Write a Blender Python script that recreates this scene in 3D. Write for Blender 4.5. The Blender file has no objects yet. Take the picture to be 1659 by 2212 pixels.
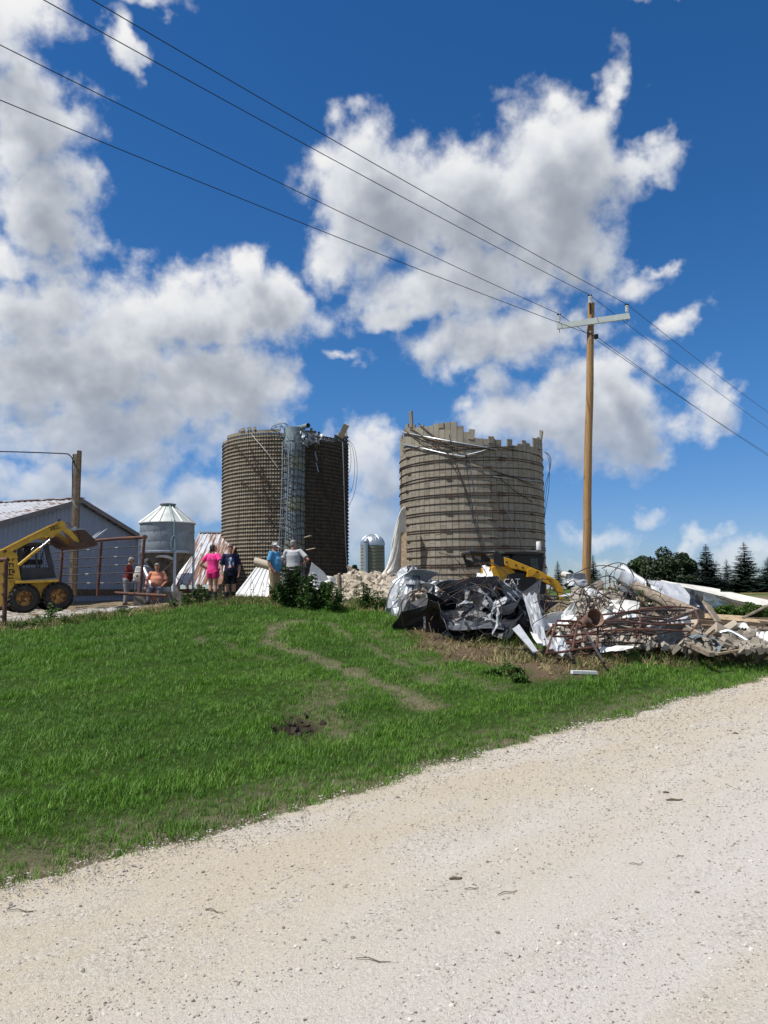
import bpy, bmesh, math, random
import numpy as np
from mathutils import Vector, Matrix, Euler, noise as mnoise

random.seed(7)
RNG = np.random.default_rng(11)
sc = bpy.context.scene
COL = sc.collection
PI = math.pi

# ------------------------------------------------------------------ camera
CAM_Z = 1.65
FPX = 1672.0            # focal length in pixels of a 1659 x 2212 picture
PITCH = math.atan((1275 - 1106) / FPX)
ROLL = math.radians(-0.5)
cam_d = bpy.data.cameras.new('camera')
cam = bpy.data.objects.new('camera', cam_d)
COL.objects.link(cam)
cam_d.sensor_fit = 'VERTICAL'
cam_d.sensor_height = 36.0
cam_d.lens = 36.0 * FPX / 2212.0
cam_d.clip_end = 4000
cam.location = (0, 0, CAM_Z)
cam.rotation_euler = (Matrix.Rotation(PI / 2 + PITCH, 3, 'X') @ Matrix.Rotation(ROLL, 3, 'Z')).to_euler()
sc.camera = cam
_CM = cam.rotation_euler.to_matrix()

def ray(px, py):
    """direction through a pixel of the 1659 x 2212 picture"""
    return (_CM @ Vector(((px - 829.5) / FPX, (1106 - py) / FPX, -1.0))).normalized()

def at(px, py, Y):
    """the point of that ray which lies Y metres ahead of the camera"""
    d = ray(px, py)
    return Vector((0, 0, CAM_Z)) + d * (Y / d.y)

# ------------------------------------------------------------------ light
SUN_EL = math.radians(60)
SUN_AZV = Vector((-0.925, -0.38)).normalized()      # horizontal direction towards the sun
SUN_DIR = Vector((SUN_AZV.x * math.cos(SUN_EL), SUN_AZV.y * math.cos(SUN_EL), math.sin(SUN_EL)))
sun_d = bpy.data.lights.new('sun', 'SUN')
sun_d.energy = 4.6
sun_d.angle = math.radians(0.53)
sun_d.color = (1.0, 0.955, 0.88)
sun = bpy.data.objects.new('sun', sun_d)
COL.objects.link(sun)
sun.rotation_euler = (-SUN_DIR).to_track_quat('-Z', 'Y').to_euler()
sun.location = SUN_DIR * 100

sc.view_settings.view_transform = 'Standard'
sc.view_settings.look = 'None'
sc.view_settings.exposure = 0.25
sc.view_settings.gamma = 1.0
sc.view_settings.use_curve_mapping = False
sc.render.engine = 'CYCLES'
sc.cycles.max_bounces = 6
sc.cycles.diffuse_bounces = 3
sc.cycles.glossy_bounces = 3
sc.cycles.transmission_bounces = 4
sc.cycles.caustics_reflective = False
sc.cycles.caustics_refractive = False
sc.cycles.use_denoising = True

# ------------------------------------------------------------------ node helper
class S:
    """a socket with arithmetic: builds Math nodes"""
    def __init__(s, nt, sock): s.nt, s.sock = nt, sock
    def op(s, o, *a, clamp=False):
        n = s.nt.nodes.new('ShaderNodeMath'); n.operation = o; n.use_clamp = clamp
        for i, v in enumerate((s,) + a):
            if isinstance(v, S): s.nt.links.new(v.sock, n.inputs[i])
            else: n.inputs[i].default_value = v
        return S(s.nt, n.outputs[0])
    def __add__(s, o): return s.op('ADD', o)
    __radd__ = __add__
    def __sub__(s, o): return s.op('SUBTRACT', o)
    def __rsub__(s, o): return (s * -1.0) + o
    def __mul__(s, o): return s.op('MULTIPLY', o)
    __rmul__ = __mul__
    def __truediv__(s, o): return s.op('DIVIDE', o)
    def __pow__(s, o): return s.op('POWER', o)
    def clamp(s): return s.op('ADD', 0.0, clamp=True)
    def mx(s, o): return s.op('MAXIMUM', o)
    def mn(s, o): return s.op('MINIMUM', o)
    def ramp(s, lo, hi, a=0.0, b=1.0, kind='SMOOTHSTEP'):
        n = s.nt.nodes.new('ShaderNodeMapRange'); n.interpolation_type = kind
        s.nt.links.new(s.sock, n.inputs[0])
        for i, v in zip((1, 2, 3, 4), (lo, hi, a, b)): n.inputs[i].default_value = v
        return S(s.nt, n.outputs[0])

def vm(nt, o, *a):
    n = nt.nodes.new('ShaderNodeVectorMath'); n.operation = o
    for i, v in enumerate(a):
        if isinstance(v, S): nt.links.new(v.sock, n.inputs[i])
        else: n.inputs[i].default_value = v
    return S(nt, n.outputs['Value' if o in ('DOT_PRODUCT', 'LENGTH') else 'Vector'])

def noise(nt, vec, scale, detail=4, rough=.5, dist=0.0, lac=2.0, out='Fac'):
    n = nt.nodes.new('ShaderNodeTexNoise')
    n.inputs['Scale'].default_value = scale; n.inputs['Detail'].default_value = detail
    n.inputs['Roughness'].default_value = rough; n.inputs['Distortion'].default_value = dist
    n.inputs['Lacunarity'].default_value = lac
    if vec is not None: nt.links.new(vec.sock, n.inputs['Vector'])
    return S(nt, n.outputs[out])

def voro(nt, vec, scale, feature='F1', out='Distance', rnd=1.0):
    n = nt.nodes.new('ShaderNodeTexVoronoi'); n.feature = feature
    n.inputs['Scale'].default_value = scale; n.inputs['Randomness'].default_value = rnd
    if vec is not None: nt.links.new(vec.sock, n.inputs['Vector'])
    return S(nt, n.outputs[out])

def mixc(nt, fac, a, b, mode='MIX'):
    n = nt.nodes.new('ShaderNodeMix'); n.data_type = 'RGBA'; n.blend_type = mode
    n.clamp_factor = True
    for i, v in ((0, fac), (6, a), (7, b)):
        if isinstance(v, S): nt.links.new(v.sock, n.inputs[i])
        elif i == 0: n.inputs[i].default_value = v
        else: n.inputs[i].default_value = tuple(v) + ((1,) if len(v) == 3 else ())
    return S(nt, n.outputs[2])

def ramp_c(nt, fac, stops):
    n = nt.nodes.new('ShaderNodeValToRGB')
    nt.links.new(fac.sock, n.inputs[0])
    el = n.color_ramp.elements
    while len(el) < len(stops): el.new(0.5)
    for e, (p, c) in zip(el, stops): e.position = p; e.color = tuple(c) + (1,)
    return S(nt, n.outputs[0])

# ------------------------------------------------------------------ sky with clouds
world = bpy.data.worlds.new('World'); sc.world = world
world.use_nodes = True
nt = world.node_tree; nt.nodes.clear()
tc = nt.nodes.new('ShaderNodeTexCoord')
dirv = vm(nt, 'NORMALIZE', S(nt, tc.outputs['Generated']))
sky = nt.nodes.new('ShaderNodeTexSky'); sky.sky_type = 'NISHITA'
sky.sun_disc = False
sky.sun_elevation = SUN_EL
sky.sun_rotation = math.atan2(SUN_AZV.x, SUN_AZV.y)
sky.air_density = 1.0; sky.dust_density = 0.1; sky.ozone_density = 3.5; sky.altitude = 300

def blob_field(nt, p):
    """p = (azimuth, elevation, 0); clouds of the photograph as a union of ellipses: 1 in a centre, 0 at an edge"""
    B = [(20,60,135,100,0),(60,280,140,140,0),(90,440,130,130,0),(0,560,110,60,0),
         (60,660,190,90,0),(400,680,210,95,0),(560,690,150,90,-10),(180,800,300,120,0),(450,850,190,90,0),(520,600,36,50,0),
         (200,930,330,80,0),(120,1040,330,60,0),(420,1080,160,40,0),
         (800,310,70,85,0),(830,430,170,160,0),(1020,430,240,140,0),(1200,372,190,128,20),(1308,212,24,52,22),(1390,365,80,36,-5),
         (740,560,110,70,0),(1010,590,290,90,0),(1190,500,150,150,0),(860,650,160,48,0),(1330,610,70,40,0),
         (1040,755,195,72,0),(1180,720,150,60,0),(1200,925,220,100,0),(1350,860,80,120,0),(1000,895,55,28,0),(1380,950,60,70,0),
         (1548,880,70,58,-15),(1462,718,48,42,25),(1425,985,28,22,0),(1400,560,44,17,0),
         (815,1010,100,80,0),(800,1120,120,70,0),(715,770,36,11,3),
         (266,115,22,58,-15),(320,5,70,26,0),(1530,8,80,16,5),
         (1310,1150,70,20,0),(1420,1115,32,15,0),(1520,1158,22,18,0),(1640,1205,80,30,0),(1330,1215,90,18,0)]
    acc = None
    for x, y, rx, ry, rot in B:
        d0 = ray(x, y)
        a0 = math.atan2(d0.x, d0.y); e0 = math.asin(d0.z)
        d1 = ray(x + 8, y); d2 = ray(x, y - 8)
        kx = (math.atan2(d1.x, d1.y) - a0) / 8; ky = (math.asin(d2.z) - e0) / 8
        v = vm(nt, 'SUBTRACT', p, (a0, e0, 0))
        if rot:
            r = nt.nodes.new('ShaderNodeVectorRotate'); r.rotation_type = 'Z_AXIS'
            nt.links.new(v.sock, r.inputs['Vector']); r.inputs['Angle'].default_value = math.radians(rot)
            v = S(nt, r.outputs[0])
        v = vm(nt, 'MULTIPLY', v, (1 / (rx * kx), 1 / (ry * ky), 0))
        r2 = vm(nt, 'LENGTH', v)
        # distance in units of the smaller radius so that small and large clouds get a like edge
        d = (1.0 - r2) * (min(rx, ry) ** .5 / 9.0)
        acc = d if acc is None else acc.op('SMOOTH_MAX', d, .18)
    return acc

def sep(nt, v):
    n = nt.nodes.new('ShaderNodeSeparateXYZ'); nt.links.new(v.sock, n.inputs[0])
    return [S(nt, n.outputs[i]) for i in range(3)]
def comb(nt, x, y, z=0.0):
    n = nt.nodes.new('ShaderNodeCombineXYZ')
    for i, v in enumerate((x, y, z)):
        if isinstance(v, S): nt.links.new(v.sock, n.inputs[i])
        else: n.inputs[i].default_value = v
    return S(nt, n.outputs[0])

dx, dy, dz = sep(nt, dirv)
az = dx.op('ARCTAN2', dy)
el = dz.op('ARCSINE')
P0 = comb(nt, az, el)
# beyond the picture the same kind of cumulus goes on, from noise alone
inview = (az.op('ABSOLUTE').ramp(.46, .6, 1, 0)) * (el.ramp(.72, .86, 1, 0))

def density(nt, P, D, small=True):
    w1 = noise(nt, D, 7, 2, .5, out='Color')
    w2 = noise(nt, D, 30, 3, .6, out='Color')
    warp = vm(nt, 'ADD', vm(nt, 'MULTIPLY', vm(nt, 'SUBTRACT', w1, (.5, .5, .5)), (.16, .12, 0)),
              vm(nt, 'MULTIPLY', vm(nt, 'SUBTRACT', w2, (.5, .5, .5)), (.05, .045, 0)))
    c = blob_field(nt, vm(nt, 'ADD', P, warp))
    gen = (noise(nt, D, 2.3, 3, .5) - .52) * 5.0
    c = c * inview + gen * (1.0 - inview)
    f = (noise(nt, D, 17, 12 if small else 3, .60) - .5) * 1.9
    f = f + (noise(nt, vm(nt, 'ADD', D, (3, 1, 2)), 6, 3, .5) - .5) * 1.2
    pv = 1.0 - voro(nt, vm(nt, 'ADD', D, vm(nt, 'MULTIPLY', warp, (.4, .4, .4))), 34, 'F1') * 1.3
    c = c + f + (pv - .45) * .3
    return c + .22
CL_P = P0; CL_D = dirv
d0 = density(nt, P0, dirv)
# towards the sun, in azimuth and elevation: up and to the left
def shifted(k):
    P1 = vm(nt, 'ADD', P0, (-.45 * k, .9 * k, 0))
    D1 = vm(nt, 'ADD', dirv, (-.45 * k, 0, .9 * k))
    return P1, D1
d1 = density(nt, *shifted(.022), small=False)
d2 = density(nt, *shifted(.065), small=False)
alpha = d0.ramp(-.12, .74).op('POWER', .9)
thin = (d1 * .5 + d2 * .5 + d0 * .14)
lit = thin.ramp(-.4, 1.7, 1.0, 0.0, 'SMOOTHSTEP')
core = d0.ramp(.1, .9)
shade = lit.op('POWER', 1.0)
ccol = ramp_c(nt, shade, [(0.0, (.35, .39, .46)), (.35, (.55, .59, .655)), (.7, (.79, .82, .87)), (1.0, (1.0, 1.0, 1.0))])
# clouds near the horizon fade into the pale air in front of them
hz = el.ramp(.0, .28, .45, 0.0)
bg1 = nt.nodes.new('ShaderNodeBackground'); bg1.inputs['Strength'].default_value = 0.082
hs = nt.nodes.new('ShaderNodeHueSaturation'); hs.inputs['Saturation'].default_value = 1.28
nt.links.new(sky.outputs[0], hs.inputs['Color']); tint = mixc(nt, el.ramp(0.0, .30), (.60, .70, 1.02), (.80, .97, 1.12)); sk2 = mixc(nt, 1.0, S(nt, hs.outputs[0]), tint, 'MULTIPLY'); nt.links.new(sk2.sock, bg1.inputs['Color'])
bg2 = nt.nodes.new('ShaderNodeBackground'); bg2.inputs['Strength'].default_value = 0.75
nt.links.new(ccol.sock, bg2.inputs['Color'])
mixs = nt.nodes.new('ShaderNodeMixShader')
fac = alpha * (1.0 - hz) * dz.ramp(-.01, .02)
nt.links.new(fac.sock, mixs.inputs[0])
nt.links.new(bg1.outputs[0], mixs.inputs[1]); nt.links.new(bg2.outputs[0], mixs.inputs[2])
wo = nt.nodes.new('ShaderNodeOutputWorld'); nt.links.new(mixs.outputs[0], wo.inputs[0])
world.cycles.sampling_method = 'MANUAL'; world.cycles.sample_map_resolution = 512

# ------------------------------------------------------------------ object helpers
def tag(o, label=None, cat=None, group=None, kind=None):
    if label: o['label'] = label
    if cat: o['category'] = cat
    if group: o['group'] = group
    if kind: o['kind'] = kind
    return o

def empty(name, loc=(0, 0, 0), rz=0.0, label=None, cat=None, group=None, rot=None):
    o = bpy.data.objects.new(name, None); COL.objects.link(o)
    o.location = loc; o.rotation_euler = rot if rot else (0, 0, rz)
    o.empty_display_size = .2
    return tag(o, label, cat, group)

def link(name, me, parent=None, loc=None, rot=None):
    o = bpy.data.objects.new(name, me); COL.objects.link(o)
    if parent is not None: o.parent = parent
    if loc is not None: o.location = loc
    if rot is not None: o.rotation_euler = rot
    return o

def copy_obj(o, parent=None):
    c = o.copy(); COL.objects.link(c)
    if parent is not None: c.parent = parent
    return c

def copy_tree(o, parent=None):
    c = copy_obj(o, parent)
    for ch in list(o.children): copy_tree(ch, c)
    return c

class MB:
    """collects shapes, then links them as ONE mesh object"""
    def __init__(s): s.v, s.f, s.m, s.sm = [], [], [], []
    def add(s, vs, fs, mi=0, smooth=False):
        b = len(s.v); s.v += [tuple(v) for v in vs]
        s.f += [tuple(i + b for i in f) for f in fs]; s.m += [mi] * len(fs); s.sm += [smooth] * len(fs)
        return s
    def box(s, c, size, rot=None, mi=0, taper=1.0):
        x, y, z = (k / 2 for k in size)
        vs = [Vector((a * x * (taper if d > 0 else 1), b * y * (taper if d > 0 else 1), d * z)) for d in (-1, 1) for a, b in ((-1, -1), (1, -1), (1, 1), (-1, 1))]
        if rot is not None:
            R = rot if isinstance(rot, Matrix) else Euler(rot).to_matrix()
            vs = [R @ v for v in vs]
        c = Vector(c)
        return s.add([v + c for v in vs], [(3, 2, 1, 0), (4, 5, 6, 7), (0, 1, 5, 4), (1, 2, 6, 5), (2, 3, 7, 6), (3, 0, 4, 7)], mi)
    def bar(s, a, b, w, h, mi=0, up=(0, 0, 1)):
        a, b = Vector(a), Vector(b); d = b - a; L = d.length
        if L < 1e-6: return s
        y = d / L; u = Vector(up)
        x = y.cross(u)
        if x.length < 1e-3: x = y.cross(Vector((1, 0, 0)))
        x.normalize(); z = x.cross(y)
        return s.box((a + b) / 2, (w, L, h), Matrix((x, y, z)).transposed(), mi)
    def tube(s, pts, r, n=8, mi=0, caps=True, closed=False, smooth=True, up=None):
        pts = [Vector(p) for p in pts]
        rs = r if isinstance(r, (list, tuple)) else [r] * len(pts)
        N = len(pts); vs = []; prev = None
        for i, p in enumerate(pts):
            if closed: t = pts[(i + 1) % N] - pts[i - 1]
            else: t = pts[min(i + 1, N - 1)] - pts[max(i - 1, 0)]
            if t.length < 1e-9: t = Vector((0, 0, 1))
            t.normalize()
            if prev is None:
                x = t.cross(Vector(up) if up else Vector((0, 0, 1)))
                if x.length < 1e-2: x = t.cross(Vector((1, 0, 0)))
            else: x = prev - t * prev.dot(t)
            if x.length < 1e-6: x = t.orthogonal()
            x.normalize(); prev = x; y = t.cross(x)
            rr = rs[i]; rx, ry = rr if isinstance(rr, (tuple, list)) else (rr, rr)
            for k in range(n):
                a = 2 * PI * k / n
                vs.append(p + x * (rx * math.cos(a)) + y * (ry * math.sin(a)))
        fs = []
        for i in range(N if closed else N - 1):
            j = (i + 1) % N
            for k in range(n):
                k2 = (k + 1) % n
                fs.append((i * n + k, i * n + k2, j * n + k2, j * n + k))
        b = len(s.v); s.add(vs, fs, mi, smooth)
        if caps and not closed:
            s.add([], []); s.f.append(tuple(b + k for k in reversed(range(n)))); s.m.append(mi); s.sm.append(False)
            s.f.append(tuple(b + (N - 1) * n + k for k in range(n))); s.m.append(mi); s.sm.append(False)
        return s
    def lathe(s, prof, n=24, mi=0, c=(0, 0, 0), smooth=True, caps=True, axis=None):
        """prof: (radius, height) pairs; about z, or about the axis matrix given"""
        vs = []; c = Vector(c)
        for r, z in prof:
            for k in range(n):
                a = 2 * PI * k / n; v = Vector((r * math.cos(a), r * math.sin(a), z))
                vs.append((axis @ v if axis else v) + c)
        fs = [(i * n + k, i * n + (k + 1) % n, (i + 1) * n + (k + 1) % n, (i + 1) * n + k) for i in range(len(prof) - 1) for k in range(n)]
        b = len(s.v); s.add(vs, fs, mi, smooth)
        if caps:
            if prof[0][0] > 1e-4: s.f.append(tuple(b + k for k in reversed(range(n)))); s.m.append(mi); s.sm.append(False)
            if prof[-1][0] > 1e-4: s.f.append(tuple(b + (len(prof) - 1) * n + k for k in range(n))); s.m.append(mi); s.sm.append(False)
        return s
    def prism(s, poly, a, b, frame, mi=0):
        """poly: 2-D outline in the (u, w) plane of frame (columns u, w, t); extruded from t=a to t=b"""
        n = len(poly)
        A = sum(poly[i][0] * poly[(i + 1) % n][1] - poly[(i + 1) % n][0] * poly[i][1] for i in range(n))
        if A < 0: poly = poly[::-1]
        vs = [frame @ Vector((p[0], p[1], a)) for p in poly] + [frame @ Vector((p[0], p[1], b)) for p in poly]
        fs = [tuple(reversed(range(n))), tuple(range(n, 2 * n))] + [(i, (i + 1) % n, n + (i + 1) % n, n + i) for i in range(n)]
        return s.add(vs, fs, mi)
    def grid(s, P, mi=0, smooth=True, thick=0.0):
        """P[i][j] points of a sheet; thick > 0 gives it a back"""
        P = [[Vector(p) for p in r] for r in P]; h, w = len(P), len(P[0])
        fs = [(i * w + j, i * w + j + 1, (i + 1) * w + j + 1, (i + 1) * w + j) for i in range(h - 1) for j in range(w - 1)]
        flat = [p for r in P for p in r]
        if thick <= 0: return s.add(flat, fs, mi, smooth)
        nr = []
        for i in range(h):
            for j in range(w):
                du = P[i][min(j + 1, w - 1)] - P[i][max(j - 1, 0)]; dv = P[min(i + 1, h - 1)][j] - P[max(i - 1, 0)][j]
                n = du.cross(dv); nr.append(n.normalized() if n.length > 1e-9 else Vector((0, 0, 1)))
        back = [p - n * thick for p, n in zip(flat, nr)]; o = h * w
        rim = [(0, j) for j in range(w)] + [(i, w - 1) for i in range(1, h)] + [(h - 1, j) for j in range(w - 2, -1, -1)] + [(i, 0) for i in range(h - 2, 0, -1)]
        idx = [i * w + j for i, j in rim]
        side = [(idx[k], idx[k] + o, idx[(k + 1) % len(idx)] + o, idx[(k + 1) % len(idx)]) for k in range(len(idx))]
        b = len(s.v)
        s.add(flat + back, fs + [tuple(i + o for i in reversed(f)) for f in fs], mi, smooth)
        s.f += [tuple(i + b for i in f) for f in side]; s.m += [mi] * len(side); s.sm += [False] * len(side)
        return s
    def mesh(s, name, mats, fix=False):
        me = bpy.data.meshes.new(name)
        me.from_pydata(s.v, [], s.f)
        for m in (mats if isinstance(mats, (list, tuple)) else [mats]): me.materials.append(m)
        me.polygons.foreach_set('material_index', s.m)
        me.polygons.foreach_set('use_smooth', s.sm)
        if fix:
            bm = bmesh.new(); bm.from_mesh(me); bmesh.ops.recalc_face_normals(bm, faces=bm.faces); bm.to_mesh(me); bm.free()
        me.update()
        if any(s.sm): me.set_sharp_from_angle(angle=math.radians(42))
        return me
    def build(s, name, mats, parent=None, loc=None, rot=None, fix=False):
        return link(name, s.mesh(name, mats, fix), parent, loc, rot)

def catmull(pts, n=6):
    pts = [Vector(p) for p in pts]; out = []
    for i in range(len(pts) - 1):
        p0, p1, p2, p3 = pts[max(i - 1, 0)], pts[i], pts[i + 1], pts[min(i + 2, len(pts) - 1)]
        for k in range(n):
            t = k / n
            out.append(.5 * ((2 * p1) + (p2 - p0) * t + (2 * p0 - 5 * p1 + 4 * p2 - p3) * t * t + (3 * p1 - p0 - 3 * p2 + p3) * t ** 3))
    out.append(pts[-1]); return out

# ------------------------------------------------------------------ materials
def mat(name, build=None, color=(.5, .5, .5), rough=.6, metal=0.0, var=.12, scale=6.0, bump=0.0, bscale=40.0, spec=.4, rust=None, rust_lo=.55, coord='Object'):
    """plain painted / raw surface with uneven colour, wear and fine relief"""
    m = bpy.data.materials.new(name); m.use_nodes = True
    nt = m.node_tree; b = nt.nodes['Principled BSDF']
    tc = nt.nodes.new('ShaderNodeTexCoord'); P = S(nt, tc.outputs[coord])
    oi = nt.nodes.new('ShaderNodeObjectInfo'); rnd = S(nt, oi.outputs['Random'])
    P = vm(nt, 'ADD', P, comb(nt, rnd * 37.0, rnd * 11.0, rnd * 5.0))
    b.inputs['Roughness'].default_value = rough; b.inputs['Metallic'].default_value = metal
    b.inputs['Specular IOR Level'].default_value = spec
    if build:
        build(nt, b, P, rnd); return m
    n1 = noise(nt, P, scale, 6, .6)
    lo = tuple(c * (1 - var * 1.6) for c in color); hi = tuple(min(1, c * (1 + var)) for c in color)
    c = ramp_c(nt, n1, [(.3, lo), (.7, hi)])
    if rust is not None:
        n2 = noise(nt, vm(nt, 'ADD', P, (7, 3, 1)), scale * .8, 8, .68)
        k = n2.ramp(rust_lo, rust_lo + .12)
        rc = ramp_c(nt, noise(nt, P, scale * 5, 4, .6), [(.3, tuple(x * .55 for x in rust)), (.7, rust)])
        c = mixc(nt, k, c, rc)
        r = k * .35 + rough
        nt.links.new(r.clamp().sock, b.inputs['Roughness'])
        if metal: nt.links.new(((1.0 - k) * metal).sock, b.inputs['Metallic'])
    nt.links.new(c.sock, b.inputs['Base Color'])
    if bump:
        bn = nt.nodes.new('ShaderNodeBump'); bn.inputs['Strength'].default_value = bump; bn.inputs['Distance'].default_value = .02
        nt.links.new(noise(nt, P, bscale, 5, .6).sock, bn.inputs['Height']); nt.links.new(bn.outputs[0], b.inputs['Normal'])
    return m

def add_bump(nt, b, h, strength=.5, dist=.02):
    bn = nt.nodes.new('ShaderNodeBump'); bn.inputs['Strength'].default_value = strength; bn.inputs['Distance'].default_value = dist
    nt.links.new(h.sock, bn.inputs['Height']); nt.links.new(bn.outputs[0], b.inputs['Normal'])

def attr(nt, name):
    n = nt.nodes.new('ShaderNodeAttribute'); n.attribute_name = name
    return S(nt, n.outputs['Fac'])

# ------------------------------------------------------------------ terrain
RD = Vector((math.sin(math.radians(43)), math.cos(math.radians(43))))      # along the road
RN = Vector((-RD.y, RD.x))                                                # across it, towards the farm
EDGE_U = 4.62
def uv(x, y): return RN.x * x + RN.y * y, RD.x * x + RD.y * y
def xy(u, v): return RN.x * u + RD.x * v, RN.y * u + RD.y * v

_ctl = []
for px, py, Y in [(0,1600,8),(0,1450,12),(0,1370,16),(150,1345,18),(300,1325,20),(400,1305,21.5),(600,1296,22.5),(700,1299,22.5),(800,1308,22),
                  (870,1335,20.5),(830,1480,12),(830,1400,16),(415,1600,8.6),(415,1450,12.2),(415,1360,17),(1050,1390,16.5),(1180,1450,12.8),(1000,1470,11.8),
                  (1300,1428,13.3),(1560,1405,16.6),(1659,1392,19),(1000,1330,21),(1150,1300,25)]:
    _ctl.append(tuple(at(px, py, Y)))
_ctl += [(-11,23.5,1.02),(-8,23,1.05),(-15,24,.98),(-11,31,1.27),(-5,27,1.42),(-5,38,1.4),(5,38,1.35),(3,29,1.35),(6.8,26,1.1),(14,30,.75),(20,30,.5),(20,40,.7),(30,50,.5),
         (-20,40,1.3),(-20,15,.85),(0,60,1.2),(40,80,.6),(-40,60,1.3),(-10,9,.3),(-16,6,.25)]
for v in (-14, -8, -2, 2, 6, 10, 14, 18, 24, 32, 45, 60):
    x, y = xy(EDGE_U, v); _ctl.append((x, y, 0.0))
    x, y = xy(EDGE_U + 1.0, v); _ctl.append((x, y, .03))
_c = np.array(_ctl)
def _phi(r2): return .5 * r2 * np.log(r2 + 1e-9)
def _tps():
    n = len(_c); d2 = ((_c[:, None, :2] - _c[None, :, :2]) ** 2).sum(-1)
    A = np.zeros((n + 3, n + 3)); A[:n, :n] = _phi(d2) + np.eye(n) * 6.0
    A[:n, n] = 1; A[:n, n + 1:] = _c[:, :2]; A[n, :n] = 1; A[n + 1:, :n] = _c[:, :2].T
    return np.linalg.solve(A, np.concatenate([_c[:, 2], np.zeros(3)]))
_w = _tps()
def sstep(a, b, x): t = np.clip((x - a) / (b - a), 0, 1); return t * t * (3 - 2 * t)
def ground_z(x, y):
    x = np.asarray(x, float); y = np.asarray(y, float); sh = x.shape
    X = x.ravel(); Y = y.ravel(); out = np.empty_like(X)
    for i in range(0, len(X), 20000):
        sl = slice(i, i + 20000)
        d2 = (X[sl, None] - _c[None, :, 0]) ** 2 + (Y[sl, None] - _c[None, :, 1]) ** 2
        out[sl] = _phi(d2) @ _w[:-3] + _w[-3] + X[sl] * _w[-2] + Y[sl] * _w[-1]
    u = RN.x * X + RN.y * Y; v = RD.x * X + RD.y * Y
    R = np.hypot(X, Y)
    far = sstep(45, 75, R); out = np.clip(out, -.05, 1.5) * (1 - far) + 1.0 * far
    k = sstep(EDGE_U - .05, EDGE_U + 1.6, u) * (1 - 0 * u)
    side = sstep(-14, -5.2, u)                       # beyond the far edge of the road the field lies a little lower
    out = out * k + (1 - k) * (-.02 - .1 * (1 - side))
    return out.reshape(sh)
def gz(x, y): return float(ground_z(np.array([x]), np.array([y]))[0])
def on_ground(px, py, Y0=6.0, Y1=60.0):
    """the ground point seen through a pixel"""
    Ys = np.linspace(Y0, Y1, 1200); d = ray(px, py)
    X = d.x / d.y * Ys; Z = CAM_Z + d.z / d.y * Ys
    g = ground_z(X, Ys); hit = np.nonzero(Z <= g)[0]
    i = hit[0] if len(hit) else int(np.argmin(Z - g))
    return Vector((X[i], Ys[i], g[i]))

# 2-D value noise for the lie of the land (numpy)
def vnoise(x, y, seed=0):
    xi = np.floor(x).astype(int); yi = np.floor(y).astype(int); fx = x - xi; fy = y - yi
    fx = fx * fx * (3 - 2 * fx); fy = fy * fy * (3 - 2 * fy)
    def h(a, b):
        n = (a * 374761393 + b * 668265263 + seed * 982451653) & 0x7fffffff
        n = (n ^ (n >> 13)) * 1274126177 & 0x7fffffff
        return ((n ^ (n >> 16)) & 0xffff) / 65535.0
    return (h(xi, yi) * (1 - fx) + h(xi + 1, yi) * fx) * (1 - fy) + (h(xi, yi + 1) * (1 - fx) + h(xi + 1, yi + 1) * fx) * fy
def fbm(x, y, o=4, seed=0):
    s = 0; a = .5; t = 0
    for i in range(o):
        s = s + a * vnoise(x * 2 ** i, y * 2 ** i, seed + i); t += a; a *= .5
    return s / t

def poly_dist(X, Y, pts):
    d = np.full(X.shape, 1e9)
    for (x0, y0), (x1, y1) in zip(pts[:-1], pts[1:]):
        vx, vy = x1 - x0, y1 - y0; L = vx * vx + vy * vy + 1e-9
        t = np.clip(((X - x0) * vx + (Y - y0) * vy) / L, 0, 1)
        d = np.minimum(d, np.hypot(X - x0 - t * vx, Y - y0 - t * vy))
    return d
def in_poly(X, Y, pts):
    c = np.zeros(X.shape, bool); n = len(pts)
    for i in range(n):
        x0, y0 = pts[i]; x1, y1 = pts[(i + 1) % n]
        c ^= ((y0 > Y) != (y1 > Y)) & (X < (x1 - x0) * (Y - y0) / (y1 - y0 + 1e-12) + x0)
    return c
def gpath(pix): return [tuple(on_ground(px, py).xy) for px, py in pix]

# worn tyre tracks in the lawn, bare earth, straw
TRACKS = [(gpath([(655,1342),(600,1352),(578,1375),(585,1392),(640,1412),(700,1428),(780,1460),(850,1490),(920,1520)]), .24, .88),
          (gpath([(700,1345),(790,1390),(880,1440),(940,1475)]), .18, .7),
          (gpath([(470,1385),(540,1412),(600,1428)]), .09, .6),
          (gpath([(720,1480),(700,1510),(690,1540),(740,1580)]), .36, .62),
          (gpath([(790,1350),(860,1400),(960,1450),(1060,1480)]), .25, .55),
          (gpath([(430,1390),(425,1370),(470,1350)]), .08, .6)]
DIRT = gpath([(870,1345),(960,1335),(1060,1380),(1130,1410),(1180,1420),(1300,1400),(1560,1395),(1659,1385),(1659,1405),(1560,1412),(1400,1432),(1250,1462),(1170,1468),(1080,1440),(990,1425),(900,1375)])
HOLE = on_ground(648, 1562)
CREST = gpath([(20,1366),(150,1350),(280,1330),(400,1312),(520,1306),(650,1306),(760,1310),(860,1328)])
PAD = gpath([(-60,1352),(60,1343),(160,1334),(262,1320),(300,1309),(285,1301),(120,1305),(-60,1312)])
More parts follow.
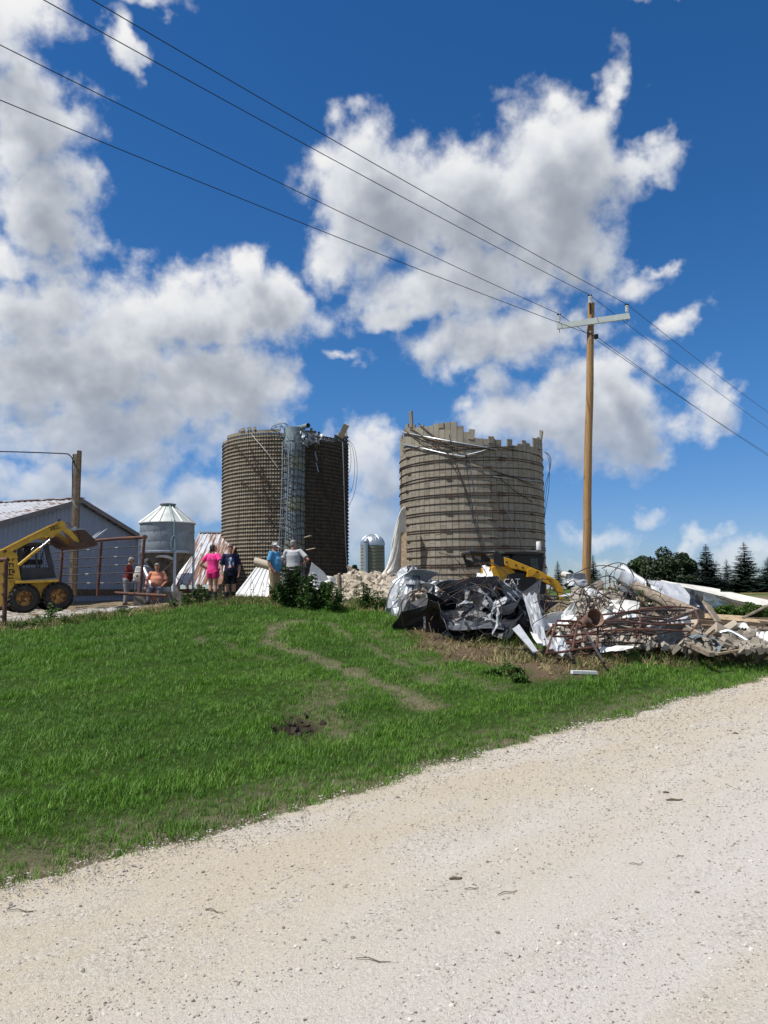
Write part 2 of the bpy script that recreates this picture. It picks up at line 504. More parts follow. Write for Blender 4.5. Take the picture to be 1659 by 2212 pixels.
def masks(X, Y):
    n1 = fbm(X * 1.3, Y * 1.3, 4, 3); n2 = fbm(X * 5, Y * 5, 3, 9); n3 = fbm(X * .35, Y * .35, 3, 21)
    u = RN.x * X + RN.y * Y; v = RD.x * X + RD.y * Y
    tr = np.zeros(X.shape)
    for p, w, s in TRACKS:
        d = poly_dist(X, Y, p) / w
        tr = np.maximum(tr, s * np.clip(1.45 - d - (n2 - .5) * 1.6, 0, 1))
    inside = in_poly(X, Y, DIRT); dd = poly_dist(X, Y, DIRT + DIRT[:1])
    dirt = np.clip(.78 + np.where(inside, dd, -dd) * 1.4 + (n1 - .5) * 1.8, 0, 1)
    hole = np.clip(1.6 - np.hypot(X - HOLE.x, (Y - HOLE.y) * .55) / .20 + (n2 - .5) * 2, 0, 1)
    # yard behind the crest of the bank: everything farther than the crest line
    cx = np.array([p[0] for p in CREST]); cy = np.array([p[1] for p in CREST])
    yc = np.interp(X, cx, cy)
    straw = np.clip((Y - yc) / .9 + (n1 - .5) * 1.6, 0, 1) * (X < 2.6)
    yard = np.clip((Y - np.interp(X, [-14, -2, 0, 3, 6, 12, 25], [19.5, 23.0, 22.4, 18.0, 15.0, 17.5, 22])) / .8 + (n1 - .5) * 1.5, 0, 1) * (np.hypot(X, Y) < 75)
    edge = np.clip(1.15 - (u - EDGE_U) / (.55 + .5 * n1) + (n2 - .5) * .7, 0, 1)     # thin, dusty grass beside the road
    return dict(track=tr, dirt=dirt, hole=hole, straw=straw, yard=yard, edge=edge, n1=n1, n2=n2, n3=n3, u=u, v=v)

def sheet(name, xs, ys, zfun, material):
    X, Y = np.meshgrid(xs, ys); Z = zfun(X, Y)
    h, w = X.shape
    i = np.arange(h * w).reshape(h, w)
    F = np.stack([i[:-1, :-1], i[:-1, 1:], i[1:, 1:], i[1:, :-1]], -1).reshape(-1, 4)
    me = bpy.data.meshes.new(name)
    me.vertices.add(h * w); me.vertices.foreach_set('co', np.stack([X, Y, Z], -1).ravel())
    me.loops.add(F.size); me.loops.foreach_set('vertex_index', F.ravel())
    me.polygons.add(len(F)); me.polygons.foreach_set('loop_start', np.arange(len(F)) * 4)
    me.polygons.foreach_set('use_smooth', np.ones(len(F), bool))
    me.update(calc_edges=True); me.materials.append(material)
    return me, X, Y

def fattr(me, name, arr):
    a = me.attributes.new(name, 'FLOAT', 'POINT'); a.data.foreach_set('value', np.asarray(arr, np.float32).ravel())

def ground_mat(nt, b, P, rnd):
    tr, di, ho, st, ya = (attr(nt, k) for k in ('track', 'dirt', 'hole', 'straw', 'yard'))
    ed = attr(nt, 'edge')
    geo = nt.nodes.new('ShaderNodeNewGeometry'); P = S(nt, geo.outputs['Position'])
    fine = noise(nt, P, 40, 6, .65); mid = noise(nt, P, 3, 5, .6)
    grass = ramp_c(nt, fine, [(.3, (.018, .032, .007)), (.7, (.055, .095, .018))])
    soil = ramp_c(nt, fine, [(.25, (.055, .036, .022)), (.5, (.13, .090, .058)), (.75, (.23, .175, .12))])
    strawc = ramp_c(nt, fine, [(.25, (.10, .075, .035)), (.5, (.24, .19, .095)), (.8, (.40, .34, .20))])
    worn = ramp_c(nt, fine, [(.25, (.10, .085, .05)), (.5, (.20, .17, .11)), (.8, (.30, .26, .18))])
    yardc = ramp_c(nt, noise(nt, P, 9, 6, .65), [(.3, (.09, .066, .042)), (.5, (.20, .16, .105)), (.75, (.34, .29, .21))])
    c = mixc(nt, st * mid.ramp(.3, .6), grass, strawc)
    c = mixc(nt, ya, c, yardc)
    c = mixc(nt, ed * .9, c, worn)
    c = mixc(nt, tr * .8, c, worn)
    c = mixc(nt, di * mid.ramp(.2, .5), c, soil)
    c = mixc(nt, ho, c, ramp_c(nt, fine, [(.3, (.012, .008, .006)), (.7, (.05, .034, .024))]))
    # far fields: crop green
    fld = attr(nt, 'far')
    c = mixc(nt, fld, c, ramp_c(nt, noise(nt, P, .4, 4, .6), [(.3, (.045, .075, .018)), (.7, (.085, .12, .03))]))
    nt.links.new(c.sock, b.inputs['Base Color'])
    add_bump(nt, b, fine, .9, .04)
M_GROUND = mat('ground_soil', ground_mat, rough=.95, spec=.1)

def make_ground():
    def axis(lo, hi, fine, outer):
        a = list(np.arange(lo, hi + 1e-6, fine)); s = fine; x = a[-1]
        while x < outer: s *= 1.22; x += s; a.append(x)
        s = fine; x = a[0]; pre = []
        while x > -outer: s *= 1.22; x -= s; pre.append(x)
        return np.array(pre[::-1] + a)
    xs = axis(-14, 20, .13, 2500); ys = axis(3, 30, .13, 2500)
    def z(X, Y):
        m = masks(X, Y)
        Z = ground_z(X, Y)
        amp = sstep(EDGE_U, EDGE_U + 2, m['u']) * (np.hypot(X, Y) < 60)
        Z = Z + amp * ((fbm(X * .7, Y * .7, 3, 5) - .5) * .16 + (m['n2'] - .5) * .05 * (m['dirt'] + m['yard'] + m['straw']))
        Z = Z - amp * m['track'] * .035 - m['hole'] * .07
        return Z
    me, X, Y = sheet('ground', xs, ys, z, M_GROUND)
    m = masks(X, Y)
    for k in ('track', 'dirt', 'hole', 'straw', 'yard', 'edge'): fattr(me, k, m[k])
    R = np.hypot(X, Y)
    fattr(me, 'far', np.maximum(sstep(55, 80, R), sstep(-5.5, -7.5, m['u'])))
    tag(link('ground', me), 'grassy bank rising from the gravel road to the farmyard', None, None, 'structure')
    return z
GZ_FULL = make_ground()
def gzf(x, y): return float(GZ_FULL(np.array([[x]]), np.array([[y]]))[0, 0])

def road_mat(nt, b, P, rnd):
    geo = nt.nodes.new('ShaderNodeNewGeometry'); P = S(nt, geo.outputs['Position'])
    x, y, z = sep(nt, P)
    u = x * RN.x + y * RN.y; v = x * RD.x + y * RD.y
    Q = comb(nt, u * 1.2, v * .09, 0.0)                   # streaks along the road
    st = noise(nt, Q, 1.1, 5, .6); fine = noise(nt, P, 60, 6, .7); gr = noise(nt, P, 16, 5, .65)
    pale = ramp_c(nt, fine, [(.25, (.37, .342, .307)), (.5, (.51, .478, .437)), (.8, (.605, .575, .535))])
    tan_ = ramp_c(nt, fine, [(.25, (.325, .275, .20)), (.5, (.46, .40, .305)), (.8, (.545, .485, .39))])
    k = st.ramp(.44, .60) * .75
    near = u.ramp(EDGE_U - 3.2, EDGE_U - .6) * noise(nt, comb(nt, u, v * .4, 0.0), .9, 4, .6).ramp(.25, .55)
    c = mixc(nt, (k * .7).mx(near * .95), pale, tan_)
    vo = nt.nodes.new('ShaderNodeTexVoronoi'); vo.inputs['Scale'].default_value = 62; nt.links.new(P.sock, vo.inputs['Vector'])
    cell = S(nt, vo.outputs['Distance'])
    patch = noise(nt, comb(nt, u * 1.6, v * .5, 0.0), 1.6, 6, .68).ramp(.46, .66)
    stone = ramp_c(nt, S(nt, sep(nt, S(nt, vo.outputs['Color']))[0].sock), [(0, (.285, .26, .226)), (.5, (.45, .418, .372)), (1, (.585, .555, .512))])
    v2 = voro(nt, vm(nt, 'ADD', P, vm(nt, 'MULTIPLY', noise(nt, P, 30, 3, .5, out='Color'), (.03, .03, 0))), 130)
    c = mixc(nt, patch * .5, c, stone)
    c = mixc(nt, noise(nt, P, 150, 3, .7).ramp(.60, .68) * .6, c, (.19, .17, .145))
    nt.links.new(c.sock, b.inputs['Base Color'])
    h = (1.0 - cell) * (patch * .35) + (1.0 - v2) * .3 + fine * .8 + gr * .7
    add_bump(nt, b, h, .75, .018)
M_ROAD = mat('gravel_road', road_mat, rough=.95, spec=.15)

def make_road():
    us = np.concatenate([np.linspace(-9, -2, 24), np.linspace(-1.6, EDGE_U + .75, 70)]); vs = []
    x = -30.0
    while x < 1500: vs.append(x); x += .12 if -4 < x < 22 else (.5 if x < 60 else (4 if x < 200 else 60))
    vs = np.array(vs); U, V = np.meshgrid(us, vs)
    # an uneven, crumbling edge against the grass
    E = EDGE_U + (fbm(V * .5, V * 0 + 3, 3, 40) - .5) * .32 + (fbm(V * 3.1, V * 0 + 9, 3, 41) - .5) * .28
    k = sstep(EDGE_U - 2.0, EDGE_U + .75, U); U = U + k * (E - EDGE_U - .35)
    X = RN.x * U + RD.x * V; Y = RN.y * U + RD.y * V
    Z = .028 + (fbm(U * .9, V * .12, 3, 50) - .5) * .07 + (fbm(U * 2.4, V * 2.4, 3, 51) - .5) * .016
    rim = sstep(E - .35, E + .42, U)
    Z = Z * (1 - rim) + (GZ_FULL(X, Y) - .012) * rim
    h, w = X.shape; i = np.arange(h * w).reshape(h, w)
    F = np.stack([i[:-1, :-1], i[:-1, 1:], i[1:, 1:], i[1:, :-1]], -1).reshape(-1, 4)
    me = bpy.data.meshes.new('road')
    me.vertices.add(h * w); me.vertices.foreach_set('co', np.stack([X, Y, Z], -1).ravel())
    me.loops.add(F.size); me.loops.foreach_set('vertex_index', F[:, ::-1].ravel())
    me.polygons.add(len(F)); me.polygons.foreach_set('loop_start', np.arange(len(F)) * 4)
    me.polygons.foreach_set('use_smooth', np.ones(len(F), bool)); me.update(calc_edges=True)
    me.materials.append(M_ROAD)
    o = link('road', me); tag(o, 'pale crushed limestone road', None, None, 'structure')
    return o
make_road()
def road_edge(v):
    v = np.asarray(v, float)
    return EDGE_U + (fbm(v * .5, v * 0 + 3, 3, 40) - .5) * .32 + (fbm(v * 3.1, v * 0 + 9, 3, 41) - .5) * .28
def road_z(U, V): return .028 + (fbm(U * .9, V * .12, 3, 50) - .5) * .07 + (fbm(U * 2.4, V * 2.4, 3, 51) - .5) * .016

# ------------------------------------------------------------------ scatter (grass, gravel): geometry nodes
def scatter(name, pts, rots, scales, sources, material_label, label):
    """one 'stuff' object: every point carries one of the source meshes"""
    me = bpy.data.meshes.new(name); n = len(pts)
    me.vertices.add(n); me.vertices.foreach_set('co', np.asarray(pts, np.float32).ravel())
    a = me.attributes.new('rot', 'FLOAT_VECTOR', 'POINT'); a.data.foreach_set('vector', np.asarray(rots, np.float32).ravel())
    a = me.attributes.new('scl', 'FLOAT_VECTOR', 'POINT'); a.data.foreach_set('vector', np.asarray(scales, np.float32).ravel())
    a = me.attributes.new('idx', 'INT', 'POINT'); a.data.foreach_set('value', RNG.integers(0, len(sources), n).astype(np.int32))
    me.update()
    o = link(name, me); tag(o, label, None, None, 'stuff')
    c = bpy.data.collections.new(name + '_source')
    for s in sources: c.objects.link(s)
    ng = bpy.data.node_groups.new(name, 'GeometryNodeTree')
    ng.interface.new_socket('Geometry', in_out='INPUT', socket_type='NodeSocketGeometry')
    ng.interface.new_socket('Geometry', in_out='OUTPUT', socket_type='NodeSocketGeometry')
    gi = ng.nodes.new('NodeGroupInput'); go = ng.nodes.new('NodeGroupOutput')
    ci = ng.nodes.new('GeometryNodeCollectionInfo'); ci.inputs['Collection'].default_value = c
    ci.inputs['Separate Children'].default_value = True; ci.inputs['Reset Children'].default_value = True
    ip = ng.nodes.new('GeometryNodeInstanceOnPoints'); ip.inputs['Pick Instance'].default_value = True
    def na(nm, t, sock):
        k = ng.nodes.new('GeometryNodeInputNamedAttribute'); k.data_type = t; k.inputs['Name'].default_value = nm
        ng.links.new(k.outputs[0], sock)
    na('idx', 'INT', ip.inputs['Instance Index'])
    er = ng.nodes.new('FunctionNodeEulerToRotation')
    na('rot', 'FLOAT_VECTOR', er.inputs[0]); ng.links.new(er.outputs[0], ip.inputs['Rotation'])
    na('scl', 'FLOAT_VECTOR', ip.inputs['Scale'])
    ng.links.new(gi.outputs[0], ip.inputs['Points']); ng.links.new(ci.outputs[0], ip.inputs['Instance'])
    ng.links.new(ip.outputs[0], go.inputs[0])
    md = o.modifiers.new('scatter', 'NODES'); md.node_group = ng
    return o

def source(name, mb, m): return bpy.data.objects.new(name, mb.mesh(name, m))

def leaf_mat(name, lo, hi, dry=None, dry_amt=.0, trans=.25, rough=.55):
    def bld(nt, b, P, rnd):
        geo = nt.nodes.new('ShaderNodeNewGeometry'); isl = S(nt, geo.outputs['Random Per Island'])
        pos = S(nt, geo.outputs['Position'])
        k = (rnd * .35 + isl * .35 + noise(nt, pos, .55, 4, .6) * .9 - .3).clamp()
        c = ramp_c(nt, k, [(.1, lo), (.8, hi)])
        if dry: c = mixc(nt, (noise(nt, pos, .8, 3, .6) * .6 + isl * .5).ramp(.75 - dry_amt, .95 - dry_amt), c, dry)
        nt.links.new(c.sock, b.inputs['Base Color'])
        # light passing through the blade
        tr = nt.nodes.new('ShaderNodeBsdfTranslucent'); nt.links.new(c.sock, tr.inputs['Color'])
        mx = nt.nodes.new('ShaderNodeMixShader'); mx.inputs[0].default_value = trans
        nt.links.new(b.outputs[0], mx.inputs[1]); nt.links.new(tr.outputs[0], mx.inputs[2])
        nt.links.new(mx.outputs[0], nt.nodes['Material Output'].inputs[0])
    return mat(name, bld, rough=rough, spec=.35)

M_GRASS = leaf_mat('lawn_grass', (.024, .092, .007), (.138, .300, .024), dry=(.26, .34, .09), dry_amt=.04)
M_DUSTY = leaf_mat('dusty_grass', (.075, .10, .040), (.20, .215, .115), dry=(.33, .29, .18), dry_amt=.15)
M_DRY = leaf_mat('dry_grass', (.17, .14, .055), (.37, .30, .15), dry=(.05, .09, .02), dry_amt=.1, trans=.15)
M_WEEDG = leaf_mat('coarse_grass', (.045, .085, .014), (.13, .19, .035), dry=(.28, .24, .09), dry_amt=.12)

def tuft(n, h, r, w, lean=.5, seg=2):
    mb = MB()
    for i in range(n):
        a = random.uniform(0, 2 * PI); rr = r * math.sqrt(random.random())
        x, y = rr * math.cos(a), rr * math.sin(a); H = h * random.uniform(.55, 1.15)
        b = random.uniform(0, 2 * PI); ln = random.uniform(.15, 1) * lean * H
        dx, dy = math.cos(b) * ln, math.sin(b) * ln; ww = w * random.uniform(.7, 1.2)
        wx, wy = -math.sin(b) * ww, math.cos(b) * ww
        pts = []
        for k in range(seg + 1):
            t = k / seg; q = 1 - t * .9
            px, py, pz = x + dx * t ** 1.8, y + dy * t ** 1.8, H * (t - .18 * lean * t * t)
            pts += [(px - wx * q, py - wy * q, pz), (px + wx * q, py + wy * q, pz)]
        mb.add(pts, [(2 * k, 2 * k + 1, 2 * k + 3, 2 * k + 2) for k in range(seg)], 0, True)
    return mb

def scatter_region(n, x0, x1, y0, y1, keep, zoff=0.0, smin=.7, smax=1.3, tilt=.15):
    X = RNG.uniform(x0, x1, n); Y = RNG.uniform(y0, y1, n)
    # only where the picture can see, plus a margin
    a = np.arctan2(X, Y); ok = (np.abs(a) < .62)
    X, Y = X[ok], Y[ok]; m = masks(X, Y)
    p = keep(X, Y, m); ok = RNG.random(len(X)) < p
    X, Y = X[ok], Y[ok]; Z = GZ_FULL(X[None], Y[None])[0] + zoff
    k = len(X)
    rots = np.stack([RNG.normal(0, tilt, k), RNG.normal(0, tilt, k), RNG.uniform(0, 2 * PI, k)], -1)
    sc_ = RNG.uniform(smin, smax, k)
    return np.stack([X, Y, Z], -1), rots, sc_

def make_grass():
    # lawn: denser towards the camera
    def keep_lawn(X, Y, m):
        d = np.hypot(X, Y); yc = np.interp(X, [p[0] for p in CREST], [p[1] for p in CREST])
        base = (Y < yc + .4) * (m['u'] > road_edge(m['v']) + .10) * (1 - sstep(.35, .9, m['yard']))
        base = base * np.clip(1 - m['track'] * .93, 0, 1) * np.clip(1 - m['dirt'] * 1.3, 0, 1) * np.clip(1 - m['hole'] * 1.5, 0, 1)
        base = base * np.clip(1.05 - m['edge'] * .62, 0, 1)
        return base * np.clip(9.5 / d, .30, 1) ** 1.5
    p, r, s = scatter_region(230000, -12, 22, 3, 24, keep_lawn, -.004)
    m = masks(p[:, 0], p[:, 1]); d = np.hypot(p[:, 0], p[:, 1])
    # the mower leaves lower and higher bands
    band = .5 + .5 * np.sin(m['u'] * 2 * PI / 1.15 + (m['n3'] - .5) * 5)
    s = s * (.62 + .35 * band + .5 * (fbm(p[:, 0] * .9, p[:, 1] * .9, 3, 77) - .5)) * np.clip(d / 11, 1.0, 1.5)
    src = [source('grass_tuft', tuft(13, .075, .055, .0032, .75), M_GRASS) for _ in range(5)]
    scatter('lawn_grass', p, r, np.stack([s * 1.25, s * 1.25, s], -1), src, None, 'mown green lawn grass on the bank')
    # dusty, thin grass along the road and in the worn tracks
    def keep_dust(X, Y, m):
        inb = (m['u'] > road_edge(m['v']) - .12) * (m['u'] < EDGE_U + 14)
        return inb * np.clip(m['edge'] * .95 + m['track'] * .62, 0, 1) * np.clip(10 / np.hypot(X, Y), .3, 1) * (1 - m['dirt'])
    p, r, s = scatter_region(120000, -9, 20, 3, 22, keep_dust, -.004, .5, 1.1)
    src = [source('dusty_tuft', tuft(9, .055, .05, .003, 1.0), M_DUSTY) for _ in range(4)]
    scatter('verge_grass', p, r, np.stack([s, s, s], -1), src, None, 'short dusty grass along the road edge')
    # straw-coloured and coarse grass on the crest and around the debris
    def keep_straw(X, Y, m):
        yc = np.interp(X, [p_[0] for p_ in CREST], [p_[1] for p_ in CREST])
        a = (X < 2.8) * (Y > yc - .6) * (Y < yc + 2.6) * .5
        b = np.clip(m['dirt'] * 1.4, 0, 1) * .30 * (m['n1'] > .38)
        c = (X > 1.5) * m['yard'] * (Y < 24) * .22
        pad = 1 - in_poly(X, Y, PAD) * .97
        return (a + b + c) * pad
    p, r, s = scatter_region(60000, -12, 22, 10, 26, keep_straw, -.01, .6, 1.6, .35)
    src = [source('dry_tuft', tuft(8, .13, .07, .006, 1.3), M_DRY) for _ in range(4)]
    scatter('dry_grass', p, r, np.stack([s * 1.1, s * 1.1, s * .8], -1), src, None, 'straw coloured dry grass on the crest and round the debris')
    def keep_coarse(X, Y, m):
        yc = np.interp(X, [p_[0] for p_ in CREST], [p_[1] for p_ in CREST])
        pad = 1 - in_poly(X, Y, PAD) * .99
        a = (X < 3.2) * (Y > yc - .5) * (Y < yc + 2.0) * sstep(.40, .58, m['n1']) * .9
        b = (X > 1) * (m['dirt'] > .2) * sstep(.5, .6, m['n1']) * .35
        c = (X > 6.5) * (Y > 15) * sstep(.45, .6, m['n3']) * .5
        return (a + b + c) * pad
    p, r, s = scatter_region(45000, -12, 24, 10, 30, keep_coarse, -.01, .6, 1.5, .25)
    src = [source('coarse_tuft', tuft(9, .20, .08, .008, .9), M_WEEDG) for _ in range(4)]
    scatter('coarse_grass', p, r, np.stack([s, s, s], -1), src, None, 'coarse green grass and low weeds along the crest')
make_grass()

def make_gravel():
    def rock():
        bm = bmesh.new(); bmesh.ops.create_icosphere(bm, subdivisions=1, radius=1)
        for v in bm.verts: v.co = v.co * random.uniform(.7, 1.2); v.co.z *= .6
        me = bpy.data.meshes.new('pebble'); bm.to_mesh(me); bm.free(); me.materials.append(M_PEB); return bpy.data.objects.new('pebble', me)
    def pm(nt, b, P, rnd):
        c = ramp_c(nt, rnd, [(0, (.17, .145, .115)), (.12, (.30, .27, .23)), (.7, (.44, .40, .36)), (1, (.58, .55, .51))])
        nt.links.new(c.sock, b.inputs['Base Color'])
    M_PEB = mat('limestone_pebble', pm, rough=.9, spec=.15)
    n = 420000
    X = RNG.uniform(-8, 16, n); Y = RNG.uniform(2.2, 18, n)
    ok = np.abs(np.arctan2(X, Y)) < .62; X, Y = X[ok], Y[ok]
    u = RN.x * X + RN.y * Y; v = RD.x * X + RD.y * Y; E = road_edge(v)
    d = np.hypot(X, Y)
    dens = sstep(.40, .66, fbm(u * 1.3, v * .35, 4, 61)) * .8 + .10
    dens = dens + .55 * np.exp(-((u - E + 1.45 + .25 * np.sin(v * .35)) / .10) ** 2) * (fbm(v * .4, v * 0, 3, 71) > .42) + .45 * np.exp(-((u - E + 2.9 + .3 * np.sin(v * .22 + 1)) / .14) ** 2)
    dens = dens + .7 * np.exp(-((u - E + .28) / .18) ** 2) + .25 * np.exp(-((u - E + .9) / .3) ** 2)
    p = np.clip(dens, 0, 1) * (u < E + .2) * np.clip(5.5 / d, .12, 1) ** 1.2
    ok = RNG.random(len(X)) < p; X, Y, u, v, d = X[ok], Y[ok], u[ok], v[ok], d[ok]
    k = len(X)
    s = np.exp(RNG.normal(math.log(.0044), .40, k)); s = np.clip(s, .0022, .013) * np.clip(d / 6, 1, 1.6)
    Z = road_z(u, v) + s * .18
    scatter('gravel', np.stack([X, Y, Z], -1), np.stack([RNG.normal(0, .3, k), RNG.normal(0, .3, k), RNG.uniform(0, 6.28, k)], -1),
            np.stack([s * RNG.uniform(.8, 1.6, k), s, s], -1), [rock() for _ in range(7)], None, 'loose limestone gravel on the road')
make_gravel()
# twigs and bits of bark on the road
M_TWIG = mat('dry_twig', color=(.13, .10, .065), rough=.9, var=.3)
for i, (px, py, L, lab) in enumerate([(1458,1748,.16,'flat grey bark chip on the road at the right'),(1374,1891,.09,'dark short twig near the right foreground of the road'),(985,1921,.09,'small bark chip on the road, middle foreground'),(1590,1596,.07,'dark small clod on the road at the far right'),(1098,1953,.16,'thin crooked twig on the road in the foreground'),(1020,1945,.10,'reddish thin twig on the road left of the crooked twig'),(806,2105,.2,'longest twig on the road near the bottom edge'),(1470,1870,.08,'tiny twig on the road right of the dark short twig'),(462,1991,.14,'bent straw on the left of the road'),(1440,1732,.06,'small chip just above the flat bark chip on the road'),(45,1988,.2,'yellow straw at the left edge of the road')]):
    q = on_ground(px, py, 2.2, 14); u, v = uv(q.x, q.y); q.z = float(road_z(np.array([u]), np.array([v]))[0]) + .006
    a = random.uniform(-.5, .5); d = Vector((math.cos(a), math.sin(a), 0)); s_ = Vector((-d.y, d.x, 0))
    r = .0035 if 'twig' in lab or 'straw' in lab else .011; L *= .8
    tag(MB().tube([d * -L / 2, d * -L * .15 + s_ * L * .07 + Vector((0, 0, .004)), d * L * .2 - s_ * L * .05, d * L / 2 + s_ * L * .04], [(r * .6, r * .5), (r, r * .6), (r, r * .6), (r * .4, r * .4)], 7).build('twig', M_TWIG, None, q), lab, 'twig')

# ------------------------------------------------------------------ materials of the yard
def conc_mat(name, lo, hi, stain=.5, streak=True):
    def bld(nt, b, P, rnd):
        geo = nt.nodes.new('ShaderNodeNewGeometry'); pos = S(nt, geo.outputs['Position'])
        isl = S(nt, geo.outputs['Random Per Island'])
        x, y, z = sep(nt, pos)
        k = (rnd * .40 + isl * .40 + noise(nt, pos, 2.2, 6, .65) * .55).clamp()
        c = ramp_c(nt, k, [(.15, lo), (.9, hi)])
        if streak:
            Q = comb(nt, x * 3.2, y * 3.2, z * .22)
            s1 = noise(nt, Q, 1.3, 5, .62)
            c = mixc(nt, s1.ramp(.55, .72) * stain, c, tuple(v * .42 for v in lo))
            c = mixc(nt, noise(nt, vm(nt, 'ADD', Q, (5, 2, 0)), 1.5, 5, .62).ramp(.60, .72) * .55, c, tuple(min(1, v * 1.35) for v in hi))
        c = mixc(nt, noise(nt, pos, 26, 5, .7).ramp(.5, .75) * .35, c, tuple(v * .5 for v in lo))
        nt.links.new(c.sock, b.inputs['Base Color'])
        add_bump(nt, b, noise(nt, pos, 45, 5, .65), .5, .012)
    return mat(name, bld, rough=.92, spec=.15)
M_STAVE = conc_mat('weathered_concrete_stave', (.195, .172, .135), (.325, .295, .238), .45)
M_BLOCK = conc_mat('weathered_silo_block', (.115, .100, .072), (.225, .195, .145), .6)
M_BLOCKD = conc_mat('dark_silo_block', (.050, .043, .035), (.115, .10, .08), .7)
M_BROKEN = conc_mat('broken_concrete', (.25, .21, .155), (.50, .435, .345), .2, False)
M_HOOP = mat('rusty_hoop_steel', color=(.055, .036, .028), rough=.75, var=.4, scale=3, rust=(.16, .075, .04), rust_lo=.5)
M_WIRE = mat('dark_cable', color=(.035, .033, .035), rough=.7, var=.2)
M_GALV = mat('galvanised_steel', color=(.42, .46, .50), rough=.42, metal=.75, var=.14, scale=5, bump=.15, bscale=14)
M_GALVB = mat('blue_grey_galvanised', color=(.20, .25, .275), rough=.65, metal=.1, var=.3, scale=4, bump=.15, bscale=9, rust=(.20, .13, .07), rust_lo=.60)
M_WHITEM = mat('white_painted_sheet', color=(.74, .74, .71), rough=.5, var=.08, scale=3, bump=.12, bscale=7, rust=(.30, .25, .18), rust_lo=.74)
M_CREAM = mat('stained_white_shell', color=(.70, .67, .60), rough=.6, var=.16, scale=2, bump=.1, bscale=5, rust=(.33, .27, .18), rust_lo=.64)
M_DARKM = mat('dark_crumpled_sheet', color=(.13, .14, .155), rough=.42, metal=.4, var=.3, scale=3, bump=.2, bscale=8)
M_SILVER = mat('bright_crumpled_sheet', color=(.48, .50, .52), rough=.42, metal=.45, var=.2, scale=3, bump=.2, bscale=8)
M_PIPE_RED = mat('rusty_red_pipe', color=(.105, .043, .032), rough=.7, var=.25, scale=7, rust=(.24, .115, .06), rust_lo=.52, bump=.2)
M_PIPE_DARK = mat('dark_steel_pipe', color=(.055, .045, .042), rough=.65, var=.3, scale=6, rust=(.12, .065, .045), rust_lo=.5)
M_WOODG = mat('grey_weathered_wood', color=(.25, .205, .155), rough=.9, var=.3, scale=9, bump=.4, bscale=30)
M_WOODB = mat('dark_old_timber', color=(.15, .105, .07), rough=.9, var=.3, scale=9, bump=.4, bscale=30)
M_WOODN = mat('split_pale_timber', color=(.40, .30, .19), rough=.9, var=.3, scale=9, bump=.3, bscale=30)
M_BLACK = mat('dark_opening', color=(.012, .011, .010), rough=.95, var=.2)

M_CHUTE2 = mat('mossy_galvanised', color=(.23, .25, .20), rough=.7, metal=.1, var=.3, scale=3, bump=.2, rust=(.28, .20, .07), rust_lo=.58)

class Drum:
    """a round silo seen from the camera: phi = 0 faces the camera, grows to the right"""
    def __init__(s, px, Y, R, base):
        s.c = at(px, 1275, Y); s.c.z = base; s.R = R; s.px = px
        f = Vector((-s.c.x, -s.c.y)).normalized(); s.f = Vector((f.x, f.y, 0)); s.r = Vector((-f.y, f.x, 0))
    def p(s, phi, z, dr=0.0):
        d = s.f * math.cos(phi) + s.r * math.sin(phi)
        q = s.c + d * (s.R + dr); q.z = z; return q
    def local(s, phi, z, dr=0.0): return s.p(phi, z, dr) - s.c
    def rotz(s, phi):
        d = s.f * math.cos(phi) + s.r * math.sin(phi); return math.atan2(d.y, d.x) + PI / 2    # local -y faces outward
    def phi_at(s, px):
        """phi of the visible wall point in a pixel column"""
        best = min((k * .01 for k in range(-150, 151)), key=lambda a: abs(s.px_of(a) - px)); return best
    def px_of(s, phi, z=4.0):
        q = s.p(phi, z) - Vector((0, 0, CAM_Z)); l = _CM.transposed() @ q
        return 829.5 + FPX * l.x / -l.z
    def z_at(s, px, py): 
        phi = s.phi_at(px); q = s.p(phi, 0); return phi, at(px, py, q.y).z

def top_curve(drum, pix):
    pr = [drum.z_at(x, y) for x, y in pix]
    xs = [a for a, b in pr]; zs = [b for a, b in pr]
    o = np.argsort(xs); xs = np.array(xs)[o]; zs = np.array(zs)[o]
    return lambda phi: float(np.interp(phi, xs, zs))

def ring(mb, drum, z, dr, r, n=88, sides=5, wob=0.0, a0=0, a1=2 * PI, seed=0):
    pts = []
    full = abs(a1 - a0) > 6.2
    for k in range(n if full else n + 1):
        a = a0 + (a1 - a0) * k / n
        w = wob * math.sin(a * 3 + seed) + wob * .6 * math.sin(a * 7 + seed * 2)
        pts.append(drum.local(a, z + w, dr))
    mb.tube(pts, r, sides, closed=full)

